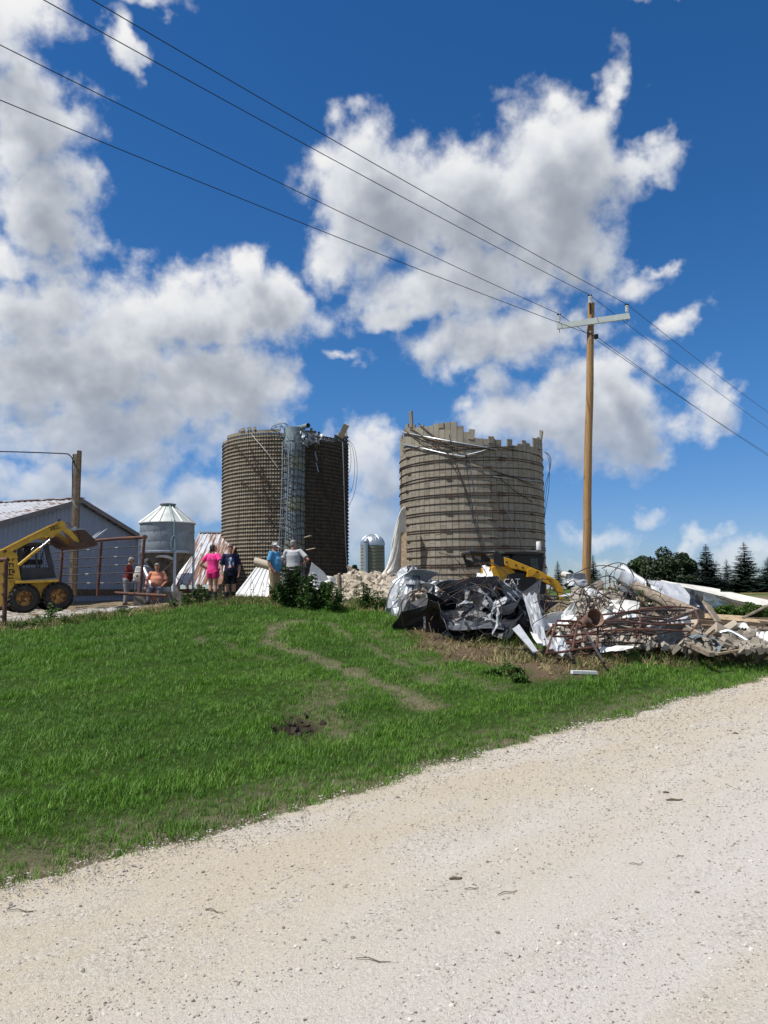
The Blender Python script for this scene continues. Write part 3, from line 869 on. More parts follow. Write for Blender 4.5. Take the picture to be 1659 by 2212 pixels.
# ------------------------------------------------------------------ the silo of plain staves
SR = Drum(1022, 35.0, 3.2, 1.15)
def right_silo():
    root = empty('silo', SR.c, 0, 'broken silo of plain grey concrete staves behind the yellow loader', 'silo', 'broken silos in the farmyard')
    top = top_curve(SR, [(872,940),(880,930),(893,917),(905,921),(930,922),(950,914),(968,912),(985,913),(1000,918),(1008,944),(1030,946),(1052,948),(1080,950),(1100,957),(1112,964),(1122,960),(1145,955),(1160,952),(1172,938)])
    n = 76; H = .735; w = 2 * PI * SR.R / n; T = .065; base = 1.0
    def stave_mb(h, ww=w):
        m = MB(); a = ww / 2 - .004; e = .007; z0, z1 = .004, h - .004
        ys = (T / 2, -T / 2 + e, -T / 2)
        v = [(-a, T/2, z0), (a, T/2, z0), (a, T/2, z1), (-a, T/2, z1), (-a, -T/2+e, z0), (a, -T/2+e, z0), (a, -T/2+e, z1), (-a, -T/2+e, z1),
             (-a+e, -T/2, z0+e), (a-e, -T/2, z0+e), (a-e, -T/2, z1-e), (-a+e, -T/2, z1-e)]
        f = [(0,3,2,1), (0,1,5,4), (1,2,6,5), (2,3,7,6), (3,0,4,7), (4,5,9,8), (5,6,10,9), (6,7,11,10), (7,4,8,11), (8,9,10,11)]
        return m.add(v, f)
    me = stave_mb(H).mesh('stave', M_STAVE)
    pieces = []
    for k in range(n):
        phi = -PI + 2 * PI * (k + .5) / n
        vis = abs(phi) < 1.5
        tz = top(phi) if vis else 7.9 + .5 * math.sin(phi * 5)
        tz += random.choice((-.22, -.05, 0, .04, .12, .22)) if random.random() < .75 else 0
        z = base - (.5 * H if k % 2 else 0)
        while z < tz - .06:
            h = min(H, tz - z)
            pieces.append((abs(phi) + (z < 2.2) * .35, phi, z, h)); z += H
    pieces.sort(key=lambda t: t[0])
    rest = MB(); small = {}
    for i, (_, phi, z, h) in enumerate(pieces):
        j = random.uniform(-.004, .006)
        if i < 300:
            o = link('stave', me, root, SR.local(phi, z, j), (random.uniform(-.006, .006), 0, SR.rotz(phi)))
            o.scale.z = h / H
        else:
            sm = stave_mb(h); R = Euler((0, 0, SR.rotz(phi))).to_matrix(); o = SR.local(phi, z, j)
            rest.add([R @ Vector(v) + o for v in sm.v], sm.f)
    tag(rest.build('stave_wall', M_STAVE, root), kind='stuff')
    # a loose dark stave left standing askew on the rim, a tall one on the left, one on the right corner
    for px, py, h, lean, w_ in ((893, 924, .72, .10, .22), (1021, 950, .46, .14, .26), (1172, 960, .62, .12, .2), (958, 925, .22, .02, .25), (1064, 958, .30, 0, .25)):
        phi, z = SR.z_at(px, py)
        m = stave_mb(h, w_); link('stave', m.mesh('stave', M_STAVE), root, SR.local(phi, z, .03), (random.uniform(-.15, .15), lean, SR.rotz(phi)))
    # hoops: three to every stave
    z = base + .12; i = 0
    zmin_top = 7.45
    while z < zmin_top:
        mb = MB(); ring(mb, SR, z, T / 2 + .02, .017, wob=.006 + .012 * (z > 5.8), seed=i)
        ho = mb.build('hoop', M_HOOP, root)
        # the lugs that tighten it
        for pl in ((972, 1083, 1150) if i % 3 == 0 else ((1085,) if i % 3 == 1 else (884, 1062))):
            phi = SR.phi_at(pl + random.uniform(-4, 4)); m = MB()
            q = SR.local(phi, z, T / 2 + .035); tx = SR.r * math.cos(phi) - SR.f * math.sin(phi)
            m.bar(q - tx * .09, q + tx * .09, .045, .06); m.tube([q - tx * .17 + Vector((0, 0, .03)), q + tx * .19 - Vector((0, 0, .035))], .014, 6)
            m.build('lug', M_HOOP, ho)
        z += (.10, .335, .30)[i % 3]; i += 1
    # slack hoops and cables pulled across the broken rim
    def slack(pix, r, m=M_HOOP, dr=.09, name='slack_hoop', sag=0):
        pts = []
        for k, (x, y) in enumerate(pix):
            phi, z = SR.z_at(x, y); pts.append(SR.local(phi, z, dr + random.uniform(-.02, .04)))
        MB().tube(catmull(pts, 8), r, 6).build(name, m, root)
    LG = M_GALV
    slack([(877,934),(930,945),(985,955),(1045,966),(1075,972)], .03, LG)
    slack([(878,938),(925,948),(990,963),(1060,970)], .022)
    slack([(876,960),(915,968),(965,980),(1010,987)], .028, LG)
    slack([(876,975),(915,966),(970,965),(1040,968),(1100,966),(1170,972)], .02)
    slack([(890,922),(930,950),(980,985),(1040,1006),(1075,1020),(1120,1036),(1150,1050)], .02)
    slack([(910,915),(945,945),(985,970),(1010,975)], .02)
    slack([(880,928),(915,955),(955,975),(1000,985),(1040,982),(1066,968),(1110,972),(1165,985)], .018)
    slack([(1008,984),(1045,975),(1062,968)], .02, LG)
    slack([(1066,1030),(1100,1034),(1140,1038),(1166,1040)], .022, LG)
    slack([(1076,1028),(1110,1060),(1150,1085)], .014)
    slack([(970,985),(1000,1040),(1015,1090),(1030,1140),(1043,1195)], .014, M_WIRE, .12, 'loose_cable')
    slack([(976,940),(985,990),(1008,1060),(1024,1130),(1040,1190)], .016, M_WIRE, .12, 'loose_cable')
    slack([(1008,975),(1012,1020),(1018,1070),(1024,1110)], .014, M_WIRE, .12, 'loose_cable')
    slack([(1088,1095),(1110,1140),(1130,1190)], .009, M_GALV, .1, 'loose_cable')
    slack([(1063,1040),(1063,1085),(1064,1130)], .012, M_HOOP, .07, 'tie_rod')
    slack([(1078,1060),(1079,1110),(1078,1150)], .012, M_HOOP, .07, 'tie_rod')
    slack([(872,1010),(870,1070),(872,1140),(873,1225)], .018, M_HOOP, .05, 'tie_rod')
    # wires that hang free at the right edge
    for off in (0, 5, 9):
        pts = [at(1176, 976, 35.2), at(1183 + off * .6, 985, 35.1), at(1187 + off * .2, 1010, 35), at(1185 - off, 1060, 34.8), at(1176 - off * .3, 1120 + off * 5, 34.4)]
        MB().tube(catmull([p - SR.c for p in pts], 8), .011, 5).build('loose_cable', M_WIRE, root)
    # floodlight bracket at the left edge
    q = at(867, 1070, 35.0) - SR.c; mb = MB(); mb.box(q, (.16, .14, .2), (0, .3, .2)); mb.tube([q + Vector((.0, 0, .1)), q + Vector((.12, 0, .16))], .015, 6)
    mb.build('bracket', M_BLACK, root)
    # the earth floor inside
right_silo()

# ------------------------------------------------------------------ the silo of small ribbed blocks
SL = Drum(616.5, 35.7, 2.87, 1.2)
def left_silo():
    root = empty('silo', SL.c, 0, 'broken silo of small ribbed brown blocks with a metal chute', 'silo', 'broken silos in the farmyard')
    top = top_curve(SL, [(484,953),(490,944),(507,936),(520,929),(540,925),(560,928),(600,931),(640,940),(660,936),(672,931),(690,937),(710,945),(735,942),(745,937),(752,941)])
    n = 150; H = .163; base = 1.1; w = 2 * PI / n
    Rm = SL.R
    def block(m, phi, z, j, tilt=0.0):
        def q(a, zz, dr): return SL.local(phi + a * w, z + zz, dr + j)
        o = .055
        top_ = [q(-.49, H - .004, .0), q(.49, H - .004, .0)]
        mid = [q(-.49, H * .45, .012), q(.49, H * .45, .012)]
        bot = [q(-.49, .048, .02), q(-.30, .012, o), q(0, 0.0, o + .006), q(.30, .012, o), q(.49, .048, .02)]
        inn = [q(-.49, .048, -.03), q(-.30, .012, -.03), q(0, 0.0, -.03), q(.30, .012, -.03), q(.49, .048, -.03)]
        vs = top_ + mid + bot + inn
        fs = [(0, 2, 3, 1), (2, 4, 5), (2, 5, 6, 3), (6, 7, 3), (7, 8, 3), (4, 9, 10, 5), (5, 10, 11, 6), (6, 11, 12, 7), (7, 12, 13, 8)]
        m.add(vs, fs)
    pieces = []
    for k in range(n):
        phi = -PI + 2 * PI * (k + .5) / n; vis = abs(phi) < 1.52
        tz = (top(phi) if vis else 8.5 + .2 * math.sin(phi * 4)) + random.uniform(-.03, .07) - .05
        r = 0
        while base + r * H < tz - .05:
            z = base + r * H
            # biggest in the picture first: facing the camera, in the light, above the weeds
            pieces.append((abs(phi + .35) + max(0, 2.6 - z) * .6 + random.random() * .05, phi, z)); r += 1
    pieces.sort(key=lambda t: t[0])
    rest = MB(); restd = MB()
    for i, (_, phi, z) in enumerate(pieces):
        j = random.uniform(-.005, .007)
        dark = phi + (fbm(np.array([phi * 2.0]), np.array([z * .5]), 3, 33)[0] - .5) * .5 > .16  # blocks right of the chute get the darker material, along a ragged border
        if i < 300:
            m = MB(); block(m, 0.0, 0.0, 0.0)
            if i == 0: me0 = None
            # a shared mesh in the frame of its own place
            if i == 0:
                mm = MB(); block(mm, 0.0, 0.0, 0.0); o0 = SL.local(0, 0, 0)
                R0 = Euler((0, 0, -SL.rotz(0))).to_matrix()
                mm.v = [tuple(R0 @ (Vector(v) - Vector((o0.x, o0.y, -SL.c.z)))) for v in mm.v]
                me0 = mm.mesh('block', M_BLOCK)
            link('block', me0, root, SL.local(phi, z, j), (0, 0, SL.rotz(phi)))
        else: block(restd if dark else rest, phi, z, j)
    tag(restd.build('dark_block_wall', M_BLOCKD, root), kind='stuff')
    tag(rest.build('block_wall', M_BLOCK, root), kind='stuff')
    # the inner lining, so that no daylight shows between the blocks
    mb = MB(); zt = [min(top(a) if abs(a) < 1.5 else 8.5, 8.6) - .22 for a in [(-PI + 2 * PI * k / 72) for k in range(72)]]
    lo = [SL.local(-PI + 2 * PI * k / 72, base, -.035) for k in range(72)]; hi = [SL.local(-PI + 2 * PI * k / 72, zt[k], -.035) for k in range(72)]
    mb.add(lo + hi, [(k, (k + 1) % 72, 72 + (k + 1) % 72, 72 + k) for k in range(72)]); mb.build('lining', M_BLOCK, root)
    # jagged bits of lining on the right-hand rim
    for px, py, h, ln in ((672, 938, .28, 0), (680, 940, .2, .1), (733, 948, .26, 0), (739, 947, .32, .05), (745, 948, .28, -.05), (750, 948, .36, .02), (690, 942, .14, .2), (515, 935, .12, 0), (535, 930, .14, .1), (548, 930, .1, 0)):
        phi, z = SL.z_at(px, py); m = MB(); m.box((0, 0, h / 2), (.12, .05, h)); m.build('block', M_BROKEN if px > 700 else M_BLOCK, root, SL.local(phi, z, -.02), (0, ln, SL.rotz(phi)))
    r = 0; z = base + H
    while z < 8.25:
        m = MB(); ring(m, SL, z - .012, .026, .0095, n=80, sides=4, wob=.004, seed=r); m.build('hoop', M_HOOP, root); z += H; r += 1
    # ---- chute: a half-round metal shaft with ladder and cage
    ph = SL.phi_at(636); Rc = .46
    rad = SL.f * math.cos(ph) + SL.r * math.sin(ph); tan = SL.r * math.cos(ph) - SL.f * math.sin(ph)
    cc = SL.local(ph, 0, -.02); cc.z = 0
    def cp(a, z, rr=Rc): return cc + rad * (rr * math.cos(a)) + tan * (rr * math.sin(a)) + Vector((0, 0, z - SL.c.z))
    z = 1.35; i = 0
    while z < 8.05:
        h = .62; m = MB(); dent = .003 + .03 * (z > 6.9)
        P = []
        for q in range(3):
            zz = z + h * q / 2 - (.0 if q < 2 else .012)
            P.append([cp(-1.75 + 3.5 * k / 14, zz, Rc + random.uniform(-dent, dent) * (0 if k in (0, 14) else 1) - .006 * (q == 2)) for k in range(15)])
        m.grid(P, thick=.008); m.build('chute_panel', M_GALVB if i % 3 else M_CHUTE2, root); z += h - .012; i += 1
    def net(pts, r=.017, m=None, name='cage_rod', n=5): MB().tube(catmull(pts, 6), r, n).build(name, m or M_WIRE, root)
    for k in range(22):
        z = 1.7 + k * .28; net([cp(-1.5, z, Rc + .03), cp(-.7, z - .05, Rc + .05), cp(0, z + .04, Rc + .07), cp(.7, z + random.uniform(-.1, .1), Rc + .05), cp(1.2, z, Rc + .02)])
    for a in (-1.3, -1.0, -.6, -.2, .1, .45, .8):
        net([cp(a, 1.5, Rc + .04), cp(a + .1, 3, Rc + .08), cp(a - .1, 5, Rc + .07), cp(a + .05, 6.6, Rc + .08), cp(a + .12, 7.9, Rc + .06)], .014)
    BL = M_GALVB
    for a, b in ((-.55, -.80), (-1.1, -1.45)):      # ladder rails, pulled loose towards the foot
        net([cp(a, 8.0, Rc + .16), cp(a, 6.5, Rc + .18), cp((a + b) / 2, 4.5, Rc + .2), cp(b, 2.6, Rc + .25), cp(b - .1, 1.6, Rc + .3)], .02, M_GALV, 'ladder_rail', 6)
    for k in range(14):
        z = 2.2 + k * .42; t = (8 - z) / 6; a = -.55 - .25 * t; b = -1.1 - .35 * t
        MB().tube([cp(a, z, Rc + .19), cp(b, z, Rc + .19)], .013, 5).build('ladder_rung', M_GALV, root)
    # hoops and rods burst open at the top of the shaft
    def loop(pix, r=.016, m=None, name='bent_rod', Y=32.7): MB().tube(catmull([at(x, y, Y + dy) - SL.c for x, y, dy in pix], 7), r, 5).build(name, m or BL, root)
    loop([(585,927,.2),(592,919,0),(604,917,-.1),(612,926,0),(617,945,0),(622,980,.1)]); loop([(592,926,0),(600,915,0),(615,915,0),(622,925,0),(628,950,0)])
    loop([(606,930,0),(609,914,0),(622,918,0),(626,932,0),(620,960,.1)]); loop([(580,930,.2),(600,922,0),(617,922,0)])
    loop([(627,930,-.1),(645,930,-.1),(655,938,-.1),(663,955,-.1)], .02, M_GALV); loop([(622,935,-.1),(632,955,-.1),(640,975,-.1)], .02, M_GALV)
    loop([(640,930,0),(660,935,0),(680,945,.1),(690,960,.2)], .025, M_GALV); loop([(635,960,-.15),(640,985,-.15),(648,1000,-.1),(641,1013,0)], .012, M_GALV)
    loop([(613,950,-.1),(616,1010,0),(612,1080,0),(609,1150,0),(606,1200,0)], .018, M_GALV); loop([(620,960,-.2),(629,1050,-.2),(640,1120,-.1),(652,1190,-.1),(661,1225,-.1)], .014, M_GALV)
    loop([(535,926,.5),(553,950,.2),(575,975,0),(600,1010,0)], .012, M_CREAM, 'loose_strap'); loop([(525,928,.7),(530,960,.6),(540,1000,.4)], .012, M_CREAM, 'loose_strap')
    loop([(510,935,1.2),(512,950,1.2),(516,975,1.2)], .014, M_CREAM, 'loose_strap'); loop([(582,933,0),(590,955,0),(604,1010,0),(609,1040,0)], .012, M_HOOP)
    for pix in ([(540,960),(556,1010),(572,1060),(590,1120)],[(505,960),(530,985),(556,1020),(600,1060)],[(560,1000),(580,1050),(607,1100)],[(520,1040),(545,1055),(572,1075),(606,1095)],[(575,1110),(590,1130),(606,1160)],[(672,965),(690,1000),(700,1050),(708,1080)],[(700,975),(692,1010),(684,1060)]):
        pts = []
        for x, y in pix:
            phi, z = SL.z_at(x, y); pts.append(SL.local(phi, z, .09))
        c = catmull(pts, 6); m = MB(); m.tube(c, .011, 5)
        for q in c:
            for _ in range(2):
                d = Vector((random.uniform(-.25, .25), random.uniform(-.08, 0), random.uniform(-.2, .2))); m.tube([q, q + d * .6 + Vector((0, -.03, 0)), q + d], .007, 4)
        m.build('dead_vine', M_HOOP, root)
    # crumpled metal at the head of the shaft
    for (x, y, s) in ((652, 950, .30), (640, 944, .25), (662, 952, .22), (633, 955, .2), (676, 948, .16), (688, 945, .15)):
        m = MB(); P = []
        for a in range(6): P.append([at(x, y, 32.6) - SL.c + Vector(((b - 2.5) / 2.5 * s + random.uniform(-.05, .05), random.uniform(-.13, .13), (a - 2.5) / 2.5 * s + random.uniform(-.06, .06))) for b in range(6)])
        m.grid(P, smooth=False, thick=.006); m.build('crumpled_panel', M_GALV if s > .21 else M_SILVER, root)
    # the blow pipe that sticks out over the rim
    a, b = at(634, 928, 33.2) - SL.c, at(666, 919, 32.2) - SL.c
    m = MB(); d = (b - a).normalized(); R = d.to_track_quat('Z', 'Y').to_matrix()
    L = (b - a).length; m.lathe([(.105, 0), (.105, L), (.095, L), (.095, .1)], 18, c=a, axis=R, caps=False); m.build('blower_pipe', M_GALVB, root)
    # plank leaning on the rim
    MB().bar(at(735, 945, 34.0) - SL.c, at(749, 917, 33.6) - SL.c, .26, .04, up=(0, 1, .2)).build('plank', M_BROKEN, root)
    # cables at the right
    for pix, r in (([(740,955,34),(742,1010,33.8),(744,1090,33.7),(747,1190,33.5),(752,1245,33.4)], .018),
                   ([(753,950,35.4),(763,962,35.2),(770,990,35),(771,1030,35),(764,1070,35.2),(752,1095,35.4)], .010), ([(753,952,35.4),(760,965,35.2),(766,1000,35),(764,1040,35),(757,1065,35.3)], .010), ([(752,955,35.4),(757,970,35.2),(758,1000,35.2),(755,1020,35.3)], .010),
                   ([(738,1020,33.9),(722,1080,33.6),(710,1130,33.4),(697,1190,33.2)], .011), ([(730,1035,33.9),(712,1110,33.5),(702,1170,33.3)], .009),
                   ([(486,965,35.6),(483,985,35.5),(486,1010,35.6)], .012)):
        MB().tube(catmull([at(*p) - SL.c for p in pix], 8), r, 5).build('loose_cable', M_WIRE if r < .015 else M_GALV, root)
    for x, y in ((680, 985), (683, 1010)):
        MB().bar(at(x, y - 10, 33.1) - SL.c, at(x + 5, y + 10, 33.05) - SL.c, .05, .02).build('strap', M_GALV, root)
    for x, y, l in ((662, 1160, 14), (668, 1187, 18)):
        MB().bar(at(x - l * .3, y + 1, 32.6) - SL.c, at(x + l * .7, y - 3, 32.4) - SL.c, .12, .03).build('plank', M_BROKEN, root)
left_silo()

# ------------------------------------------------------------------ far silo with a domed roof
def far_silo():
    Y = 120.0; c = at(805.5, 1275, Y); c.z = 1.0; R = 26 / FPX * Y * 1.0; zt = at(805, 1177, Y).z - c.z; zd = at(805, 1154, Y).z - c.z
    root = empty('silo', c, 0, 'distant round silo with shiny domed roof between the two broken silos', 'silo')
    mb = MB(); mb.lathe([(R, 0), (R, zt)], 40); mb.build('wall', M_STAVE, root)
    for k in range(14):
        z = .4 + k * (zt - .5) / 14; q = MB(); q.tube([Vector((math.cos(a) * (R + .02), math.sin(a) * (R + .02), z)) for a in [2 * PI * i / 36 for i in range(36)]], .025, 4, closed=True); q.build('hoop', M_HOOP, root)
    h = zd - zt; mb = MB(); prof = [(R * 1.02, zt - .15)] + [(R * 1.02 * math.cos(t), zt + h * math.sin(t)) for t in [i * PI / 2 / 8 for i in range(8)]] + [(.05, zd)]
    mb.lathe(prof, 40); mb.build('dome', M_GALV, root)
    for k in range(20):
        a = 2 * PI * k / 20; q = MB(); q.tube([Vector((math.cos(a) * R * 1.025 * math.cos(t), math.sin(a) * R * 1.025 * math.cos(t), zt + (h + .01) * math.sin(t))) for t in [i * PI / 2 / 6 for i in range(6)]], .035, 4); q.build('seam', M_GALV, root)
    a = math.radians(-118); q = MB(); px, py = math.cos(a) * (R + .28), math.sin(a) * (R + .28)
    q.tube([(px, py, -.2), (px, py, zt + .25)], .38, 14); q.tube([(px, py, zt + .25), (px * .8, py * .8, zt + .9)], [.38, .2], 14); q.build('chute', M_GALV, root)
far_silo()

# ------------------------------------------------------------------ white half-round shell leaning on the silo of plain staves
def leaning_shell():
    root = empty('chute_section', at(845, 1250, 31.5), 0, 'long white half round chute section leaning on the left side of the plain stave silo', 'chute section')
    o = root.location
    L = [(872,1096),(866,1103),(859,1122),(853,1145),(847,1175),(842,1205),(834,1228),(822,1243),(812,1256)]
    Rr = [(876,1097),(876,1110),(876,1130),(877,1160),(878,1185),(878,1210),(878,1230),(876,1246),(872,1260)]
    P = []
    for (lx, ly), (rx, ry) in zip(L, Rr):
        a, b = at(lx, ly, 32.2) - o, at(rx, ry, 32.6) - o; row = []; w = (b - a).length
        for k in range(11):
            t = k / 10; q = a.lerp(b, t); bul = math.sin(t * PI) * w * .26 + random.uniform(-.03, .03)
            row.append(q + Vector((-.25, -1, .0)).normalized() * bul * (1 - .35 * t) + Vector((0, 0, .02 * math.sin(k * 3 + lx))))
        P.append(row)
    MB().grid(P, thick=.02, smooth=False).build('shell', M_CREAM, root)
    MB().bar(at(873, 1150, 32.3) - o, at(872, 1246, 31.9) - o, .22, .05, up=(0, -1, 0)).build('stained_shade_strip', M_WOODN, root)  # brown strip standing in for the shell's stained right side in shade
    MB().tube(catmull([Vector(r[0]) for r in P], 3), .025, 6).build('rim', M_WHITEM, root)
    MB().tube(catmull([Vector(r[5]) * 1.0 + Vector((-.01, -.03, 0)) for r in P], 3), .012, 5).build('seam', M_CREAM, root)
leaning_shell()

# ------------------------------------------------------------------ pixel helpers for upright planes
class Face:
    """an upright plane: u along its length, w up, t away from the camera"""
    def __init__(s, px, py, Y, heading):
        s.o = at(px, py, Y); a = math.radians(heading)
        s.F = Vector((math.cos(a), math.sin(a), 0)); s.L = Vector((-math.sin(a), math.cos(a), 0)); s.U = Vector((0, 0, 1))
        s.M = Matrix((s.F, s.U, s.L)).transposed()        # (u, w, t) -> world offset
    def pix(s, px, py, t=0.0):
        d = ray(px, py); c = Vector((0, 0, CAM_Z)); o = s.o + s.L * t
        k = (o - c).dot(s.L) / d.dot(s.L); q = c + d * k - o
        return (q.dot(s.F), q.z)
    def loc(s, px, py, t=0.0):
        u, w = s.pix(px, py, t); return s.M @ Vector((u, w, t))
    def prism(s, mb, pixels, t0, t1, mi=0, at_t=None):
        poly = [s.pix(x, y, t0 if at_t is None else at_t) for x, y in pixels]
        # frame columns u, w, t : a left-handed triple, so build with flipped order
        n = len(poly)
        A = sum(poly[i][0] * poly[(i + 1) % n][1] - poly[(i + 1) % n][0] * poly[i][1] for i in range(n))
        if A > 0: poly = poly[::-1]
        vs = [s.M @ Vector((u, w, t0)) for u, w in poly] + [s.M @ Vector((u, w, t1)) for u, w in poly]
        fs = [tuple(reversed(range(n))), tuple(range(n, 2 * n))] + [(i, (i + 1) % n, n + (i + 1) % n, n + i) for i in range(n)]
        return mb.add(vs, fs, mi)

def text_mesh(txt, size, m, depth=.006):
    c = bpy.data.curves.new('text', 'FONT'); c.body = txt; c.size = size; c.extrude = depth; c.align_x = 'CENTER'; c.align_y = 'CENTER'; c.resolution_u = 3
    o = bpy.data.objects.new('text', c); COL.objects.link(o)
    me = bpy.data.meshes.new_from_object(o.evaluated_get(bpy.context.evaluated_depsgraph_get()))
    bpy.data.objects.remove(o); bpy.data.curves.remove(c); me.name = 'lettering'
    me.materials.clear(); me.materials.append(m); return me
def put_text(me, parent, loc, right, up):
    r = Vector(right).normalized(); u = Vector(up).normalized(); n = r.cross(u)
    o = link('lettering', me, parent); o.matrix_local = Matrix.Translation(loc) @ Matrix((r, u, n)).transposed().to_4x4(); return o

M_YEL = mat('worn_yellow_paint', color=(.63, .375, .045), rough=.55, var=.16, scale=4, rust=(.16, .075, .03), rust_lo=.60, bump=.08)
M_YELC = mat('clean_yellow_paint', color=(.58, .31, .018), rough=.42, var=.06, scale=3, rust=(.20, .13, .06), rust_lo=.72)
M_CABG = mat('charcoal_cab_paint', color=(.045, .045, .05), rough=.6, var=.2, scale=5)
M_BLACKP = mat('black_machine_paint', color=(.014, .014, .016), rough=.38, var=.2, scale=5)
M_RUBBER = mat('muddy_rubber', color=(.032, .028, .025), rough=.9, var=.3, scale=9, rust=(.085, .068, .05), rust_lo=.55, bump=.3)
M_RIM = mat('rusty_wheel_rim', color=(.40, .23, .07), rough=.75, var=.3, scale=10, rust=(.14, .06, .03), rust_lo=.45)
M_BUCKET = mat('rusty_bucket_steel', color=(.10, .055, .038), rough=.65, var=.3, scale=4, rust=(.17, .08, .045), rust_lo=.5)
M_SIDING = mat('pale_blue_barn_siding', color=(.29, .345, .455), rough=.6, var=.06, scale=2, rust=(.28, .28, .30), rust_lo=.70)
M_CONC = mat('old_concrete', color=(.22, .20, .17), rough=.95, var=.25, scale=4, bump=.4, bscale=20)
M_CHROME = mat('polished_ram', color=(.62, .63, .64), rough=.22, metal=.9, var=.05)
M_INS = mat('white_porcelain', color=(.70, .72, .72), rough=.25, var=.05)
M_ARMW = mat('grey_fibreglass_crossarm', color=(.50, .545, .53), rough=.55, var=.06)
M_LET_B = mat('black_lettering', color=(.03, .022, .018), rough=.7, var=.1)
M_LET_W = mat('white_lettering', color=(.80, .80, .78), rough=.5, var=.03)

def glass_mat(nt, b, P, rnd):
    b.inputs['Base Color'].default_value = (.03, .045, .045, 1); b.inputs['Roughness'].default_value = .06
    b.inputs['Specular IOR Level'].default_value = .7
M_GLASS = mat('tinted_cab_glass', glass_mat, rough=.06)

def roof_rust_mat(base, rust_amt, stretch=(1, 1, 1)):
    def bld(nt, b, P, rnd):
        tc = nt.nodes.new('ShaderNodeTexCoord'); Q = S(nt, tc.outputs['Object'])
        x, y, z = sep(nt, Q)
        R = comb(nt, x * stretch[0] + rnd * 40.0, y * stretch[1], z)
        n = noise(nt, R, 1.6, 6, .65)
        rust = ramp_c(nt, noise(nt, Q, 5, 5, .6), [(.3, (.13, .06, .035)), (.7, (.29, .15, .085))])
        c = mixc(nt, (n + rnd * .34).ramp(rust_amt, rust_amt + .10), ramp_c(nt, noise(nt, Q, 2, 4, .6), [(.3, tuple(v * .8 for v in base)), (.7, base)]), rust)
        nt.links.new(c.sock, b.inputs['Base Color'])
    return mat('rust_streaked_roofing', bld, rough=.55, spec=.4)
M_ROOF = roof_rust_mat((.58, .59, .62), .71, (.35, 3.2, 1))
M_ROOF2 = roof_rust_mat((.55, .57, .61), .655, (4, .25, 1))

# ------------------------------------------------------------------ barn
M_TRIM = mat('dull_trim', color=(.20, .19, .19), rough=.7, var=.15)
def ribbed(mb, P0, du, dv, w, h0, h1, n, nrm, rib=.03, mi=0, thick=.01):
    """upright or sloping sheet with raised ribs: from P0, w along du, heights h0 / h1 along dv"""
    rows = []
    us = []
    for k in range(n):
        a = w * k / n; s = w / n
        us += [(a, 0), (a + s * .70, 0), (a + s * .78, rib), (a + s * .92, rib)]
    us.append((w, 0))
    lo = [P0 + du * u + nrm * q for u, q in us]; hi = [P0 + du * u + nrm * q + dv * (h0 + (h1 - h0) * u / w) for u, q in us]
    mb.grid([lo, hi], mi, smooth=False, thick=thick); return mb

def barn():
    A = at(167, 1083, 30.0); g = Vector((.30, .954, 0)).normalized(); r = Vector((-g.y, g.x, 0)); W = 6.0; s = .30
    base = 1.15; root = empty('barn', (A.x, A.y, base), 0, 'long low barn with pale siding and rust streaked roof behind the yellow skid loader', 'barn')
    o = root.location; zA = A.z - base; eave = zA - W * s
    U = Vector((0, 0, 1)); out = -r
    n = 14; w = 2 * W / n
    for k in range(n):
        s0 = -W + k * w; h = lambda q: zA - abs(q) * s - .04
        m = MB(); ribbed(m, g * s0 + U * .18, g, U, w - .004, h(s0) - .18, h(s0 + w) - .18, 4, out, .022); m.build('siding_panel', M_SIDING, root)
    MB().bar(g * -W + U * .55 + out * .03, g * W + U * .50 + out * .03, .03, .24).build('kick_board', M_WOODB, root)
    MB().bar(g * -W + U * .08 + out * .01, g * W + U * .08 + out * .01, .05, .2).build('footing', M_CONC, root)
    for sg in (-1, 1):
        a = U * (zA + .02) + out * .22; b = g * (sg * (W + .35)) + U * (zA - (W + .35) * s + .02) + out * .22
        MB().bar(a, b, .05, .17).build('rake_trim', M_TRIM, root)
    for sg in (-1, 1):
        for k in range(18):
            t0 = -.22 + k * .92
            dv = (g * sg - U * s); L = W + .4
            m = MB(); nrm = Vector((0, 0, 1)) 
            P0 = r * t0 + U * (zA + .09)
            if sg < 0: ribbed(m, P0, r, dv, .915, L, L, 3, nrm, .028)
            else: ribbed(m, P0 + r * .915, -r, dv, .915, L, L, 3, nrm, .028)
            m.build('roof_panel', M_ROOF, root)
    MB().bar(r * -.25 + U * (zA + .13), r * 16.4 + U * (zA + .13), .30, .03).build('ridge_cap', M_ROOF, root)
    for sg in (-1, 1):
        m = MB(); ribbed(m, g * (sg * W) + U * .15, r, U, 16.2, eave - .2, eave - .2, 50, g * sg, .02); m.build('side_wall', M_SIDING, root)
barn()

